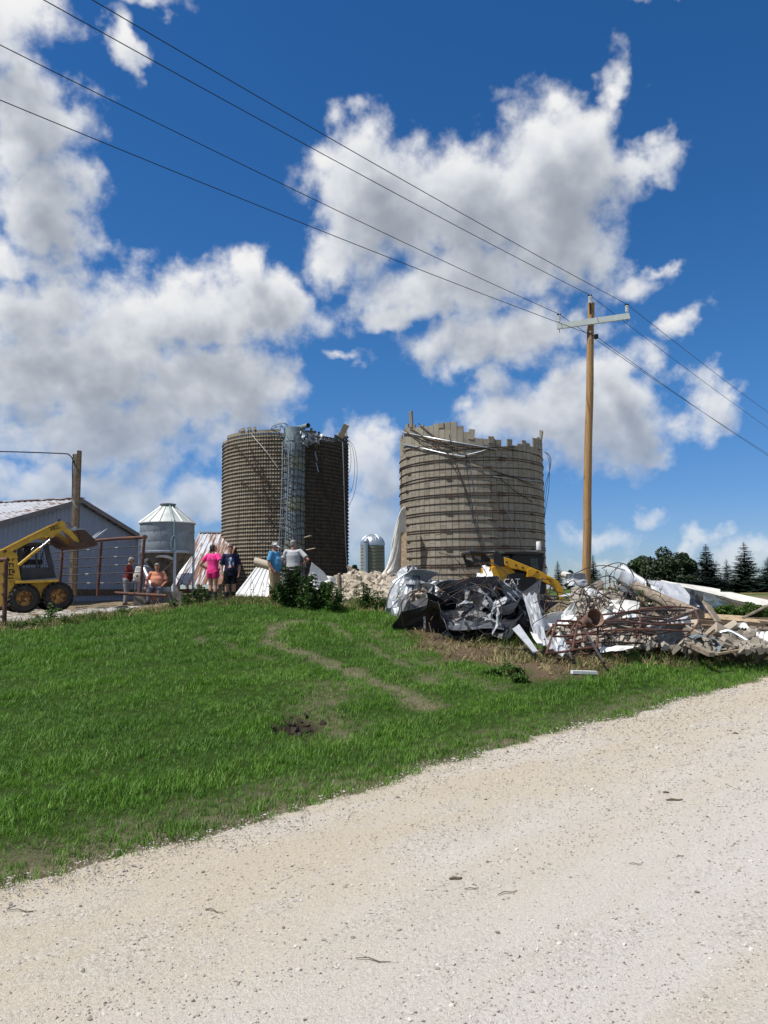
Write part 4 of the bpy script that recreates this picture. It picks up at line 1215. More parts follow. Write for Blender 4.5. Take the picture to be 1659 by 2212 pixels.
# ------------------------------------------------------------------ low shed with a rusty roof
def shed():
    root = empty('shed', at(420, 1290, 30.5), 0, 'low shed with rust striped metal roof beside the feed bin', 'shed'); o = root.location
    tl, bl = at(431, 1152, 35.0), at(372, 1264, 29.6); down = bl - tl
    along = Vector((.93, .10, 0)).normalized() * .62
    nrm = down.cross(along).normalized(); nrm = nrm if nrm.z > 0 else -nrm
    M = Matrix.Identity(4)
    L = down.length; dv = down.normalized()
    ux = along.normalized(); uy = (-dv - ux * (-dv).dot(ux)).normalized(); uz = ux.cross(uy)
    rot = Matrix((ux, uy, uz)).transposed().to_euler()
    for k in range(3):
        m = MB(); n = 3
        P0 = Vector((0, 0, 0)); Rm = rot.to_matrix().transposed()
        ribbed(m, P0, Vector((1, 0, 0)), Rm @ dv, .612, L + (.15 if k % 3 else -.3) * 0, L, n, Vector((0, 0, 1)), .03)
        m.build('roof_panel', M_ROOF2, root, tl - o + along * k, rot)
    MB().bar(tl - o + nrm * .05, tl - o + along * 3 + nrm * .05, .25, .04).build('ridge_cap', M_ROOF, root)
    m = MB()
    for t in (.12, .5, .9): m.bar(tl - o + down * t - nrm * .08 + along * .1, tl - o + down * t - nrm * .08 + along * 2.9, .09, .12)
    m.build('purlin', M_WOODB, root)
    for k in (.2, 2.8):
        for t in (.06, .93):
            p = tl + along * k + down * t; MB().bar(p - o - nrm * .1, Vector((p.x, p.y, 1.0)) - o, .14, .14, up=(0, 1, 0)).build('post', M_WOODG, root)
    a, b = tl + along * .2 + down * .9, tl + along * 2.9 + down * .9
    for k in range(3): MB().bar(Vector((a.x, a.y, 1.28 + k * .2)) - o, Vector((b.x, b.y, 1.28 + k * .2)) - o, .03, .17).build('wall_board', M_WOODB, root)
    # loose sheet lying across the roof
    m = MB(); q = at(380, 1222, 30.6) - o; ribbed(m, Vector((0, 0, .1)), ux, dv, .5, 1.2, 1.3, 3, uz, .03); m.build('loose_sheet', M_WHITEM, root, q + nrm * .05)
shed()

# ------------------------------------------------------------------ feed bin
def feed_bin():
    Y = 27.6; c = at(359, 1290, Y); R = 61 / FPX * Y * .93; ground = gzf(c.x, c.y); c.z = ground
    z = lambda py: at(359, py, Y).z - ground
    zt, zb = z(1131), z(1194)
    root = empty('feed_bin', c, 0, 'galvanised hopper feed bin with conical roof on legs beside the barn', 'feed bin')
    H = (zb - zt)
    for k in range(3):
        z0 = zb + (zt - zb) * k / 3; z1 = zb + (zt - zb) * (k + 1) / 3
        MB().lathe([(R, z0), (R + .006, z0 + .012), (R + .006, z1 - .004), (R, z1)], 40, caps=False).build('shell_ring', M_BIN, root)
        m = MB()
        for q in range(28):
            a = 2 * PI * q / 28; m.box((math.cos(a) * (R + .008), math.sin(a) * (R + .008), z0 + .03), (.025, .025, .025), (0, 0, a))
        m.build('bolt_row', M_GALV, root)
    zc = z(1093)
    MB().lathe([(R + .05, zt - .03), (R + .05, zt), (R * .22, zc), (R * .22, zc + .03)], 40).build('roof_cone', M_BINROOF, root)
    for k in range(16):
        a = 2 * PI * k / 16; p = lambda r, zz: Vector((math.cos(a) * r, math.sin(a) * r, zz))
        MB().tube([p(R + .055, zt + .012), p(R * .22, zc + .012)], .014, 4).build('roof_seam', M_BINROOF, root)
    m = MB(); m.lathe([(R * .24, zc - .01), (R * .30, zc + .03), (R * .30, zc + .07), (.02, zc + .11)], 24); m.build('lid', M_GALVB, root)
    zn = .55
    MB().lathe([(.16, zn), (R * .45, zn + (zb - zn) * .42), (R + .004, zb)], 40).build('hopper', M_HOPPER, root)
    MB().lathe([(R + .02, zb - .05), (R + .035, zb), (R + .02, zb + .05)], 40, caps=False).build('ring_band', M_GALV, root)
    for k in range(4):
        a = 2 * PI * k / 4 + .55; x, y = math.cos(a) * (R + .03), math.sin(a) * (R + .03)
        MB().bar((x, y, -.1), (x, y, zb + .5), .08, .06, up=(x, y, 0)).build('leg', M_GALV, root)
    for k in range(4):
        a, b = 2 * PI * k / 4 + .55, 2 * PI * (k + 1) / 4 + .55; q = R + .03
        MB().tube([(math.cos(a) * q, math.sin(a) * q, .35), (math.cos(b) * q, math.sin(b) * q, zb - .3)], .015, 5).build('brace', M_GALV, root)
    MB().lathe([(.17, .30), (.19, .35), (.16, zn + .02)], 16).build('outlet', M_GALV, root)
    # ladder and the coiled blue rope on its front
    fa = math.atan2(-c.y, -c.x) + .22; f = Vector((math.cos(fa), math.sin(fa), 0)); tn = Vector((-f.y, f.x, 0))
    for s in (-.0,):
        MB().tube([f * (R * .3) + Vector((0, 0, zc)), f * (R + .07) + Vector((0, 0, zt + .05)), f * (R + .06) + Vector((0, 0, zt - .55))], .014, 6).build('rope', M_ROPE, root)
    m = MB()
    for k in range(4):
        m.tube([f * (R + .07 + .012 * k) + tn * (math.sin(a) * (.085 + .01 * k)) + Vector((0, 0, zt - .78 + math.cos(a) * (.24 + .012 * k))) for a in [2 * PI * i / 18 for i in range(18)]], .012, 5, closed=True)
    m.build('rope_coil', M_ROPE, root)
    # discharge pipe
    MB().tube(catmull([at(312, 1212, 27.2) - c, at(325, 1204, 27) - c, at(345, 1201, 26.8) - c, at(362, 1203, 26.8) - c, at(376, 1209, 26.9) - c], 6), .055, 10).build('discharge_pipe', M_WHITEM, root)
    MB().tube([at(310, 1225, 27.2) - c, at(330, 1270, 26.7) - c], .09, 10).build('auger_tube', M_GALV, root)
M_BIN = mat('dull_galvanised_bin', color=(.27, .31, .35), rough=.6, metal=.15, var=.16, scale=3, bump=.12, bscale=6)
M_BINROOF = mat('pale_bin_roof', color=(.55, .58, .55), rough=.5, metal=.3, var=.12, scale=3)
M_HOPPER = mat('dirty_hopper', color=(.20, .19, .18), rough=.65, metal=.3, var=.25, scale=3, rust=(.14, .09, .06), rust_lo=.5)
M_ROPE = mat('blue_grey_rope', color=(.25, .38, .42), rough=.8, var=.2)
feed_bin()

# ------------------------------------------------------------------ timber service pole with its cable
def service_pole():
    Y = 26.6; b = at(157, 1288, Y); t = at(168, 974, Y); root = empty('service_pole', b, 0, 'square timber service pole standing before the barn gable', 'pole'); o = root.location
    t = t - o
    r = Vector((1, -.1, 0)).normalized()
    MB().bar(r * -.07, t + r * -.055 - Vector((0, 0, .12)), .11, .17, up=(.1, -1, 0)).build('timber', M_WOODG, root)
    MB().bar(r * .065, t + r * .06, .12, .16, up=(.1, -1, 0)).build('timber', M_WOODB, root)
    MB().tube([t + r * -.11 - Vector((0, 0, .2)), t + r * -.13 - Vector((0, 0, .12))], .06, 8).build('insulator', M_BLACK, root)
    MB().tube(catmull([t + r * -.16 - Vector((0, 0, .2)), t + r * -.17 - Vector((0, .02, .5)), t * .75 + r * -.15, t * .55 + r * -.14, t * .3 + r * -.13], 6), .018, 6).build('drop_cable', M_WIRE, root)
    MB().tube(catmull([t * .66 + r * -.1 + Vector((0, -.12, 0)), t * .62 + r * .02 + Vector((0, -.13, 0)), t * .60 + r * .1 + Vector((0, -.1, 0))], 5), .02, 5).build('cable_clamp', M_GALV, root)
    pts = [at(-60, 974, 24.0), at(30, 976, 24.6), at(90, 978, 25.4), at(140, 980, 26.2), at(150, 983, 26.4), at(157, 992, 26.5), at(160, 1003, 26.5)]
    ob = MB().tube(catmull(pts, 8), .02, 6).build('service_cable', M_WIRE); tag(ob, 'dark cable running from the left edge to the timber service pole', 'cable')
service_pole()

# ------------------------------------------------------------------ rusty pipe corral
def corral():
    Y = 24.9; D = lambda x, y: (x * .2513, 932.6 + y * .2513)
    root = empty('pipe_fence', at(310, 1285, Y), 0, 'rusty red pipe corral fence panel between the loader and the feed bin', 'fence'); o = root.location
    # the fence runs away to the left
    Yl = lambda x: 24.9 + (310 - x) * .004
    q = lambda x, y, dy=0: at(*D(x, y), Yl(D(x, y)[0]) + dy) - o
    MB().tube([q(1245, 907), q(1020, 918), q(820, 936)], .052, 10).build('top_rail', M_PIPE_RED, root)
    MB().tube([q(560, 960), q(410, 968), q(300, 974)], .045, 10).build('top_rail', M_PIPE_RED, root)
    for (x0, y0, x1, y1) in ((1242, 895, 1205, 1392), (870, 950, 838, 1412), (540, 965, 515, 1300)):
        MB().tube([q(x0, y0), q(x1, y1)], .05, 10).build('post', M_PIPE_RED, root)
    MB().lathe([(.07, -.04), (.07, .04)], 12, c=q(1246, 905), axis=Euler((PI / 2, 0, 0)).to_matrix()).build('pipe_end', M_PIPE_RED, root)
    for y0, y1, y2 in ((1045, 1008, 985), (1110, 1082, 1068), (1172, 1155, 1135), (1235, 1222, 1210), (1305, 1302, 1296)):
        xs = [420, 540, 650, 760, 860, 980, 1090, 1215]; pts = [q(x, np.interp(x, [420, 850, 1215], [y0, y1, y2]) + random.uniform(-3, 3)) for x in xs]
        ro = MB().tube(catmull(pts, 3), .017, 6).build('cable_rod', M_WIRE, root)
        for x in (545, 745, 865, 1000):
            p = q(x + random.uniform(-20, 20), np.interp(x, [420, 850, 1215], [y0, y1, y2])); MB().tube([p - Vector((.05, 0, 0)), p + Vector((.05, 0, 0))], .032, 6).build('clamp', M_GALVB if random.random() < .4 else M_WIRE, ro)
    ob = MB().tube([at(*D(980, 1385), 24.2), at(*D(1200, 1398), 24.0), at(*D(1430, 1410), 23.8)], .05, 9).build('pipe', M_PIPE_RED); tag(ob, 'loose rusty pipe lying below the corral fence beside the seated man', 'pipe')
    # gate post close to the left edge
    root = empty('gate_post', on_ground(9, 1357), 0, 'rusty red pipe gate post at the left edge beside the yard', 'gate post'); o = root.location; Y = o.y
    m = MB().tube([Vector((0, 0, -.1)), at(13, 1211, Y) - o], .048, 12).build('post', M_PIPE_RED, root)
    MB().tube([at(-60, 1212, Y + .2) - o, at(17, 1209, Y) - o], .052, 12).build('top_rail', M_PIPE_RED, root)
    for y in (1238, 1261, 1284, 1310, 1331): MB().tube([at(-60, y + 2, Y + .2) - o, at(13, y, Y) - o], .011, 5).build('cable_rod', M_PIPE_DARK, root)
    for x, y in ((9, 1240), (2, 1262), (8, 1284), (7, 1332)): MB().lathe([(.056, -.03), (.056, .03)], 10, c=at(x if x > 5 else 9, y, Y) - o).build('clamp', M_PIPE_RED, root)
corral()

def wood_post(px, py0, py1, w, label, m=None, lean=0.0):
    b = on_ground(px, py1, 8, 40); t = at(px + lean, py0, b.y); h = (t - b)
    root = MB().box((0, 0, 0), (w, w, 1)).mesh('fence_post', m or M_WOODG)
    mb = MB(); mb.tube([Vector((0, 0, -.2)), h * .5 + Vector((.01, 0, 0)), h], [w * .55, w * .5, w * .48], 8, smooth=False)
    o = mb.build('fence_post', m or M_WOODG, None, b); tag(o, label, 'fence post', 'old wooden fence posts along the crest'); return o
wood_post(428, 1223, 1290, .17, 'grey wooden fence post just left of the woman in pink')
wood_post(404, 1243, 1290, .17, 'short grey fence post by the feed bin, left of the taller post')
wood_post(733, 1240, 1300, .13, 'weathered fence post right of the leafy weeds before the left silo')
wood_post(640, 1238, 1296, .13, 'dark thin fence post among the leafy weeds behind the men', M_WOODB)

# ------------------------------------------------------------------ wheels
def wheel(parent, c, axis, r, w, face=-1):
    """c on the near side of the tyre; axis points from the camera side to the far side"""
    ax = Vector(axis).normalized(); R = ax.to_track_quat('Z', 'Y').to_matrix()
    t = empty('wheel', c); t.parent = parent
    m = MB(); ri = r * .56
    m.lathe([(ri, .02), (ri * 1.08, 0), (r * .86, -.01), (r * .97, w * .12), (r, w * .35), (r, w * .65), (r * .97, w * .88), (r * .86, w + .01), (ri, w)], 36, axis=R, caps=False)
    for k in range(18):      # chevron lugs
        for s, off in ((0, 0), (1, .5)):
            a = 2 * PI * (k + off) / 18; 
            p = R @ Vector((math.cos(a) * (r + .008), math.sin(a) * (r + .008), w * (.27 + .46 * s)))
            e = R @ Vector((math.cos(a), math.sin(a), 0)); tg = R @ Vector((-math.sin(a), math.cos(a), 0)); zz = R @ Vector((0, 0, 1))
            d = (zz * (1 if s == 0 else -1) + tg * .6).normalized(); y = e.cross(d)
            m.box(p, (w * .62, .045, .05), Matrix((d, y, e)).transposed())
    m.build('tyre', M_RUBBER, t)
    m = MB(); m.lathe([(.04, .10), (r * .2, .10), (r * .25, .075), (r * .5, .085), (ri, .02), (ri, .10)], 28, axis=R, caps=False)
    m.lathe([(.0, .045), (r * .16, .05), (r * .17, .10)], 16, axis=R, caps=False)
    for k in range(8):
        a = 2 * PI * k / 8; p = R @ Vector((math.cos(a) * r * .36, math.sin(a) * r * .36, .06)); m.box(p, (.03, .03, .04), R)
    m.build('rim', M_RIM, t); return t

# ------------------------------------------------------------------ old yellow skid loader
def yellow_loader():
    f = Face(76, 1322, 22.0, 33.0); D = lambda x, y: (x * .13229, 1113.7 + y * .13229)
    root = empty('skid_loader', f.o, 0, 'old rusty yellow skid loader with raised arms and fork bucket at the left edge', 'skid loader')
    def pr(name, pix, t0, t1, m, parent=None, at_t=None, bev=.012):
        mb = MB(); f.prism(mb, [D(*p) for p in pix], t0, t1, at_t=at_t); o = mb.build(name, m, parent or root, fix=True)
        if bev:
            b = o.modifiers.new('bevel', 'BEVEL'); b.width = bev; b.segments = 2; b.limit_method = 'ANGLE'
        return o
    L = lambda x, y, t=0: f.loc(*D(x, y), t)
    # body
    pr('rear_body', [(-60,575),(262,560),(345,1060),(250,1085),(205,1240),(100,1440),(-60,1500)], .0, 1.42, M_YEL)
    pr('side_panel', [(250,1080),(955,1050),(985,1190),(760,1330),(600,1370),(230,1330),(200,1250)], .10, 1.32, M_YEL)
    pr('running_board', [(255,1068),(955,1038),(955,1082),(255,1110)], -.14, .12, M_YEL)
    pr('chassis', [(150,1200),(1080,1160),(1120,1400),(150,1480)], .28, 1.14, M_BLACKP)
    # cab: a frame with openings closed by welded mesh
    cab = pr('cab', [(290,860),(875,850),(920,1012),(345,1055)], .16, 1.26, M_CABG)
    pr('cab_roof', [(300,470),(560,432),(790,436),(800,475),(300,510)], .12, 1.30, M_CABG)
    for poly in ([(275,500),(345,500),(372,600),(360,870),(335,1055),(300,1055)], [(700,460),(785,450),(890,860),(800,870),(740,620)], [(560,470),(600,470),(620,865),(590,865)]):
        for t in (.16, 1.20): pr('cab_pillar', poly, t, t + .06, M_CABG, bev=.006)
    for t in (.19, 1.23):
        m = MB()
        for k in range(9): m.tube([L(370, 500 + k * 43, t), L(790 if k > 5 else 730, 500 + k * 43, t)], .006, 4)
        for k in range(11): m.tube([L(372 + k * 42, 480, t), L(372 + k * 42, 865, t)], .006, 4)
        m.build('window_mesh', M_WIRE, root)
    m = MB(); m.box(L(520, 760, .7), (.5, .5, .12), Euler((0, 0, math.radians(33))).to_matrix()); m.box(L(430, 640, .7), (.12, .5, .6), Euler((0, .15, math.radians(33))).to_matrix()); m.build('seat', M_BLACKP, root)
    m = MB(); m.tube([L(640, 860, .45), L(700, 600, .45)], .016, 6); m.tube([L(640, 860, .95), L(690, 640, .95)], .016, 6); m.build('control_lever', M_BLACKP, root)
    # lift arms
    for nm, t0 in (('near', -.06), ('far', 1.34)):
        dx = 0
        arm = pr('lift_arm', [(58,562),(700,235),(940,118),(1000,103),(1050,120),(1076,165),(1060,205),(1020,240),(905,312),(880,350),(852,372),(800,330),(720,345),(560,395),(280,548),(120,600),(85,590)], t0, t0 + .13, M_YEL, at_t=-.06)
        pr('arm_flange', [(58,548),(700,222),(950,100),(1004,92),(1004,106),(940,122),(700,240),(58,566)], t0 - .035, t0 + .165, M_YEL, arm, at_t=-.06, bev=.004)
        pr('drop_arm', [(1000,103),(1056,120),(1082,190),(1165,250),(1240,330),(1330,425),(1318,470),(1270,470),(1130,330),(1015,238)], t0 + .005, t0 + .12, M_YEL, arm, at_t=-.06)
        q = Vector(f.M @ Vector((*f.pix(*D(1010, 150), -.06), t0)))
        MB().lathe([(.10, -.03), (.10, .17)], 20, c=q, axis=f.L.to_track_quat('Z', 'Y').to_matrix()).build('pivot', M_YEL, arm)
        a = f.M @ Vector((*f.pix(*D(300, 810), -.1), t0 - .06 if t0 < 0 else t0 + .18)); b = f.M @ Vector((*f.pix(*D(815, 395), -.1), t0 - .06 if t0 < 0 else t0 + .18))
        ram = MB().tube([a, a.lerp(b, .66)], .045, 12).build('lift_cylinder', M_YEL, root)
        MB().tube([a.lerp(b, .64), b], .026, 10).build('ram_rod', M_CHROME, ram)
        # upright that carries the arm
        pr('arm_upright', [(-40,575),(60,548),(150,560),(265,565),(300,700),(200,700),(-40,720)], t0 + .02, t0 + .10, M_YEL, at_t=-.06)
    f2 = lambda x, y, t: f.M @ Vector((*f.pix(*D(x, y), -.06), t))
    MB().tube([f2(905, 300, .0), f2(905, 300, 1.42)], .06, 12).build('cross_tube', M_YEL, root)
    MB().tube([f2(945, 105, -.04), f2(975, 60, -.04)], .035, 8).build('exhaust_stub', M_BLACKP, root)
    # bucket: a scoop with side plates, and three tines
    side = [(905,345),(1010,352),(1210,395),(1330,430),(1375,235),(1545,395),(1595,470),(1545,502),(1210,522),(1085,492)]
    bk = pr('bucket', [(900,342),(960,345),(1100,470),(1215,500),(1545,480),(1595,470),(1548,502),(1210,524),(1085,494)], -.10, 1.55, M_BUCKET, at_t=-.06)
    for t in (-.11, 1.54): pr('side_plate', [(1240,228),(1372,228),(1545,392),(1592,470),(1545,500),(1210,520),(1085,490),(1200,430),(1330,440)], t, t + .02, M_BUCKET, bk, at_t=-.06, bev=0)
    pr('back_plate', [(1225,240),(1245,236),(1345,470),(1322,480)], -.09, 1.53, M_BUCKET, bk, at_t=-.06, bev=0)
    pr('lip', [(1238,222),(1290,214),(1372,222),(1372,236),(1240,240)], -.11, .25, M_GALV, bk, at_t=-.06, bev=.004)
    MB().bar(f2(1185, 225, .1), f2(1262, 185, .1), .06, .06).build('hose_guard', M_GALV, bk)
    MB().bar(f2(1262, 45, 1.4), f2(1412, 240, 1.2), .07, .05).build('grapple_arm', M_BUCKET, bk)
    for t, (x0, y0), (x1, y1) in ((.2, (1545,388), (1790,200)), (.7, (1545,388), (1740,230)), (1.2, (1500,330), (1612,250))):
        a, b = f2(x0, y0, t), f2(x1, y1, t); MB().tube([a, a.lerp(b, .7), b], [.026, .022, .006], 8).build('tine', M_GALV, bk)
    # wheels
    for x, y in ((402, 1352), (957, 1322)):
        for t in (-.12, 1.24): wheel(root, f.M @ Vector((*f.pix(*D(x, y), -.12), t)), f.L, .385, .30)
    # writing
    for i, ch in enumerate('GEHL'):
        put_text(text_mesh(ch, .30, M_LET_B), root, f.loc(*D(150, 690 + i * 118), -.005), -f.U, f.F)
    put_text(text_mesh('3825', .165, M_LET_B), root, f.loc(*D(905, 200), -.068), (f.F * .92 + f.U * .34), (f.U * .92 - f.F * .34))
    m = MB()
    for x, y in ((85, 585), (245, 585), (220, 920)): m.lathe([(.04, -.02), (.04, .01)], 12, c=f.loc(*D(x, y), -.065), axis=f.L.to_track_quat('Z', 'Y').to_matrix())
    m.build('pin', M_PIPE_RED, root)
yellow_loader()

# ------------------------------------------------------------------ black and yellow track loader behind the debris
def track_loader():
    f = Face(960, 1300, 28.6, 9.0); D = lambda x, y: (822.9 + x * .26454, 1124.6 + y * .26454)
    root = empty('track_loader', f.o, 0, 'yellow and black compact track loader half hidden behind crumpled metal', 'track loader')
    def pr(name, pix, t0, t1, m, parent=None, at_t=0, bev=.02):
        mb = MB(); f.prism(mb, [D(*p) for p in pix], t0, t1, at_t=at_t); o = mb.build(name, m, parent or root, fix=True)
        if bev:
            b = o.modifiers.new('bevel', 'BEVEL'); b.width = bev; b.segments = 2; b.limit_method = 'ANGLE'
        return o
    L = lambda x, y, t=0: f.M @ Vector((*f.pix(*D(x, y), 0), t))
    pr('rear_body', [(908,382),(925,372),(1045,372),(1100,420),(1112,500),(1112,640),(905,640)], .05, 1.6, M_YELC)
    pr('side_body', [(1040,440),(1105,425),(1230,430),(1345,480),(1350,650),(1010,660),(1015,500)], .0, 1.66, M_BLACKP)
    for t in (-.14, 1.34): 
        tr = pr('track', [(960,640),(1000,600),(1330,600),(1430,660),(1400,740),(1000,740)], t, t + .42, M_RUBBER, bev=.05)
        m = MB()
        for k in range(16): m.box(L(975 + k * 28, 745, t + .21), (.05, .42, .05), Euler((0, 0, math.radians(9))).to_matrix())
        m.build('track_lug', M_RUBBER, tr)
    # cab
    cab = pr('cab', [(1085,300),(1110,262),(1200,252),(1345,272),(1362,300),(1340,450),(1330,520),(1085,470)], .28, 1.45, M_BLACKP, bev=.05)
    pr('cab_roof', [(1008,268),(1030,250),(1110,250),(1240,246),(1352,262),(1352,282),(1110,275)], .18, 1.55, M_BLACKP, cab, bev=.03)
    pr('window', [(1235,300),(1300,300),(1312,400),(1245,385)], .265, .285, M_GLASS, cab, bev=.008)
    pr('window', [(1015,280),(1095,280),(1088,332),(1055,325),(1005,305)], .5, 1.3, M_GLASS, cab, bev=.01)
    m = MB()
    for k in range(5): m.tube([L(1235 + k * 15, 300, .255), L(1245 + k * 15, 392, .255)], .006, 4)
    for k in range(5): m.tube([L(1236, 305 + k * 20, .255), L(1308, 306 + k * 21, .255)], .006, 4)
    m.build('window_mesh', M_WIRE, cab)
    m = MB(); m.tube(catmull([L(1352, 370, .2), L(1366, 380, .15), L(1366, 430, .15), L(1352, 450, .2)], 5), .016, 6); m.build('grab_rail', M_BLACKP, cab)
    # lift arms: yellow beams falling to the right, with black towers behind
    for t0 in (-.10, 1.60):
        arm = pr('lift_arm', [(998,300),(1045,312),(1300,415),(1345,442),(1385,462),(1440,492),(1482,560),(1492,612),(1480,645),(1455,640),(1440,590),(1400,540),(1330,505),(1240,460),(1185,462),(1180,455),(1190,420),(1120,400),(1060,392),(1005,365)], t0, t0 + .16, M_YELC)
        pr('arm_gusset', [(1186,398),(1215,392),(1256,412),(1254,430),(1232,450),(1182,462)], t0 - .04, t0, M_YELC, arm, bev=.01)
        pr('arm_gusset', [(1340,455),(1380,460),(1392,478),(1350,472)], t0 - .05, t0, M_YELC, arm, bev=.01)
        pr('tower', [(915,262),(945,246),(1000,300),(1010,370),(975,372),(925,372)], t0 + .02, t0 + .14, M_BLACKP)
    for t in (.2, 1.42):
        pr('tower_leg', [(745,262),(768,255),(778,300),(860,330),(905,372),(780,372)], t, t + .08, M_BLACKP, bev=.01)
    MB().tube([L(750, 256, .25), L(840, 260, .25), L(930, 256, .02)], .06, 10).build('top_bar', M_BLACKP, root)
    MB().tube([L(750, 256, 1.45), L(940, 258, 1.6)], .06, 10).build('top_bar', M_BLACKP, root)
    MB().tube([L(752, 258, .2), L(752, 258, 1.5)], .06, 10).build('cross_tube', M_BLACKP, root)
    MB().tube([L(800, 350, .3), L(1000, 340, .3)], .04, 8).build('hydraulic_hose', M_GALV, root)
    MB().bar(L(778, 352, .2), L(905, 345, .2), .06, .07).build('rear_bumper', M_BUCKET, root)
    put_text(text_mesh('CAT', .33, M_LET_W), root, L(1068, 502, -.012), f.F, f.U)
    m = MB(); m.lathe([(.085, 0), (.095, .02), (.095, .30), (.08, .34)], 16, c=L(1342, 235, .7)); be = m.build('beacon', M_LET_W, cab)
    MB().lathe([(.03, 0), (.03, .09)], 8, c=L(1338, 182, .7)).build('beacon_cap', M_BLACKP, be)
    MB().tube([L(1240, 242, .7), L(1372, 242, .7)], .014, 6).build('beacon_bar', M_GALV, cab)
    m = MB()
    for x, y in ((1020, 340), (1095, 365), (1150, 385), (1270, 420), (1210, 420)): m.lathe([(.035, -.015), (.035, .01)], 10, c=L(x, y, -.102), axis=f.L.to_track_quat('Z', 'Y').to_matrix())
    m.build('pin', M_BLACKP, root)
track_loader()

# ------------------------------------------------------------------ utility pole and power lines
def poles_and_lines():
    Y = 26.0; b = at(1265, 1312, Y); t = at(1277, 655, Y)
    b.z = gzf(b.x, b.y) - .1
    root = empty('utility_pole', b, 0, 'tall tan wooden utility pole with one crossarm standing in the debris', 'utility pole'); h = t - b
    pts = [h * (k / 12) + Vector((random.uniform(-.012, .012), 0, 0)) for k in range(13)]
    MB().tube(pts, [.150 - .036 * k / 12 for k in range(13)], 20).build('pole', M_POLE, root)
    rd = Vector((RD.x, RD.y, 0)); across = Vector((1.0, -.32, 0)).normalized()
    L_ = at(1207, 701, 26.25); R_ = at(1362, 687, 25.75)
    # the arm is straight and level, bolted to the near face of the pole
    mid = at(1281, 694, 25.80); half = Vector((R_.x - L_.x, R_.y - L_.y, 0)).normalized() * 1.215; half.z = .085
    arm = MB().bar(mid - half - b, mid + half - b, .09, .20).build('crossarm', M_ARMW, root)
    m = MB(); m.box(mid - b + Vector((.12, .02, .02)), (.1, .08, .14)); m.build('arm_bracket', M_BLACK, arm)
    tops = {}
    def insulator(p, r=.06, hgt=.28):
        m = MB(); prof = [(.02, 0)]
        for k in range(4): z = hgt * (.12 + .2 * k); prof += [(r * .55, z), (r, z + .025), (r, z + .045), (r * .55, z + .06)]
        prof += [(r * .5, hgt * .95), (.02, hgt)]
        m.lathe(prof, 16, c=p); return m.build('insulator', M_INS, root)
    for key, s in (('l', -.93), ('r', .93)):
        p = mid + half * s - b; p.z += .10; i = insulator(p + Vector((0, 0, .02))); tops[key] = p + b + Vector((0, 0, .33))
        MB().tube([p - Vector((0, 0, .33)), p + Vector((0, 0, .02))], .013, 6).build('pin', M_GALVB, i); MB().box(p + Vector((0, 0, .31)), (.13, .05, .04)).build('tie', M_BLACK, i)
    p = at(1275, 657, 25.8) - b; i = insulator(p, .065, .30); tops['t'] = p + b + Vector((0, 0, .32)); MB().box(p + Vector((0, 0, .31)), (.13, .05, .04)).build('tie', M_BLACK, i)
    m = MB(); m.tube([p + Vector((0, 0, .02)), p - Vector((0, 0, .35))], .035, 8); m.build('ridge_pin', M_BLACK, root)
    for k in range(5): MB().lathe([(.03, -.03), (.03, .03)], 8, c=at(1275, 672 + k * 15, 25.83) - b).build('bolt', M_GALV, root)
    p = at(1288, 727, 25.9) - b; MB().box(p, (.12, .12, .14)).build('neutral_clamp', M_BLACK, root); tops['n'] = p + b
    m = MB().tube(catmull([at(1279, 668, 25.84) - b, at(1279, 800, 25.84) - b, at(1274, 1000, 25.83) - b, at(1267, 1250, 25.82) - b], 6), .008, 5).build('ground_wire', M_WOODB, root)
    # conductors, sagging, both ways along the road
    ends = dict(l=[(0,85),(-1,0)], t=[(103,0)], r=[(205,0)], n=[(0,225)])
    names = dict(l='left end of the crossarm', t='top of the utility pole', r='right end of the crossarm', n='clamp below the crossarm')
    def span(p0, pix, Yend, far, sag, label):
        d = Vector((0, 0, 0)); q = at(*pix, Yend); pts = []
        # extend to the next pole beyond the picture
        for k in range(41):
            t = k / 40 * far; s = t; pts.append(p0.lerp(q, t) - Vector((0, 0, sag * 4 * s * (1 - s) if far == 1 else sag * 4 * (s / far) * (1 - s / far))))
        o = MB().tube(pts, .0095, 5).build('power_line', M_WIRE); tag(o, label, 'power line', 'power lines on the utility pole')
    for key, pix, Ye in (('l', (-140, 27), 12.6), ('t', (-66, -90), 11.4), ('r', (30, -100), 11.3), ('n', (-140, 158), 12.8)):
        span(tops[key], pix, Ye, 1, .10, 'power line running to the upper left from the ' + names[key])
    for key, pix, Ye in (('l', (1800, 1064), 58.0), ('t', (1800, 1018), 60.0), ('r', (1800, 985), 60.0), ('n', (1800, 1070), 58.0)):
        span(tops[key], pix, Ye, 1, .25, 'power line running down to the right from the ' + names[key])
def pole_mat(nt, b, P, rnd):
    tc = nt.nodes.new('ShaderNodeTexCoord'); Q = S(nt, tc.outputs['Object']); x, y, z = sep(nt, Q)
    gr = noise(nt, comb(nt, x * 14.0, y * 14.0, z * .5), 1.6, 6, .65); spot = noise(nt, comb(nt, x * 3.0, y * 3.0, z * 1.1), 1.8, 5, .7)
    c = ramp_c(nt, gr, [(.28, (.19, .105, .045)), (.5, (.34, .205, .092)), (.75, (.46, .295, .14))])
    c = mixc(nt, spot.ramp(.60, .70) * .8, c, (.075, .032, .014))
    nt.links.new(c.sock, b.inputs['Base Color']); add_bump(nt, b, gr, .5, .012)
M_POLE = mat('tan_pole_wood', pole_mat, rough=.8, spec=.2)
poles_and_lines()

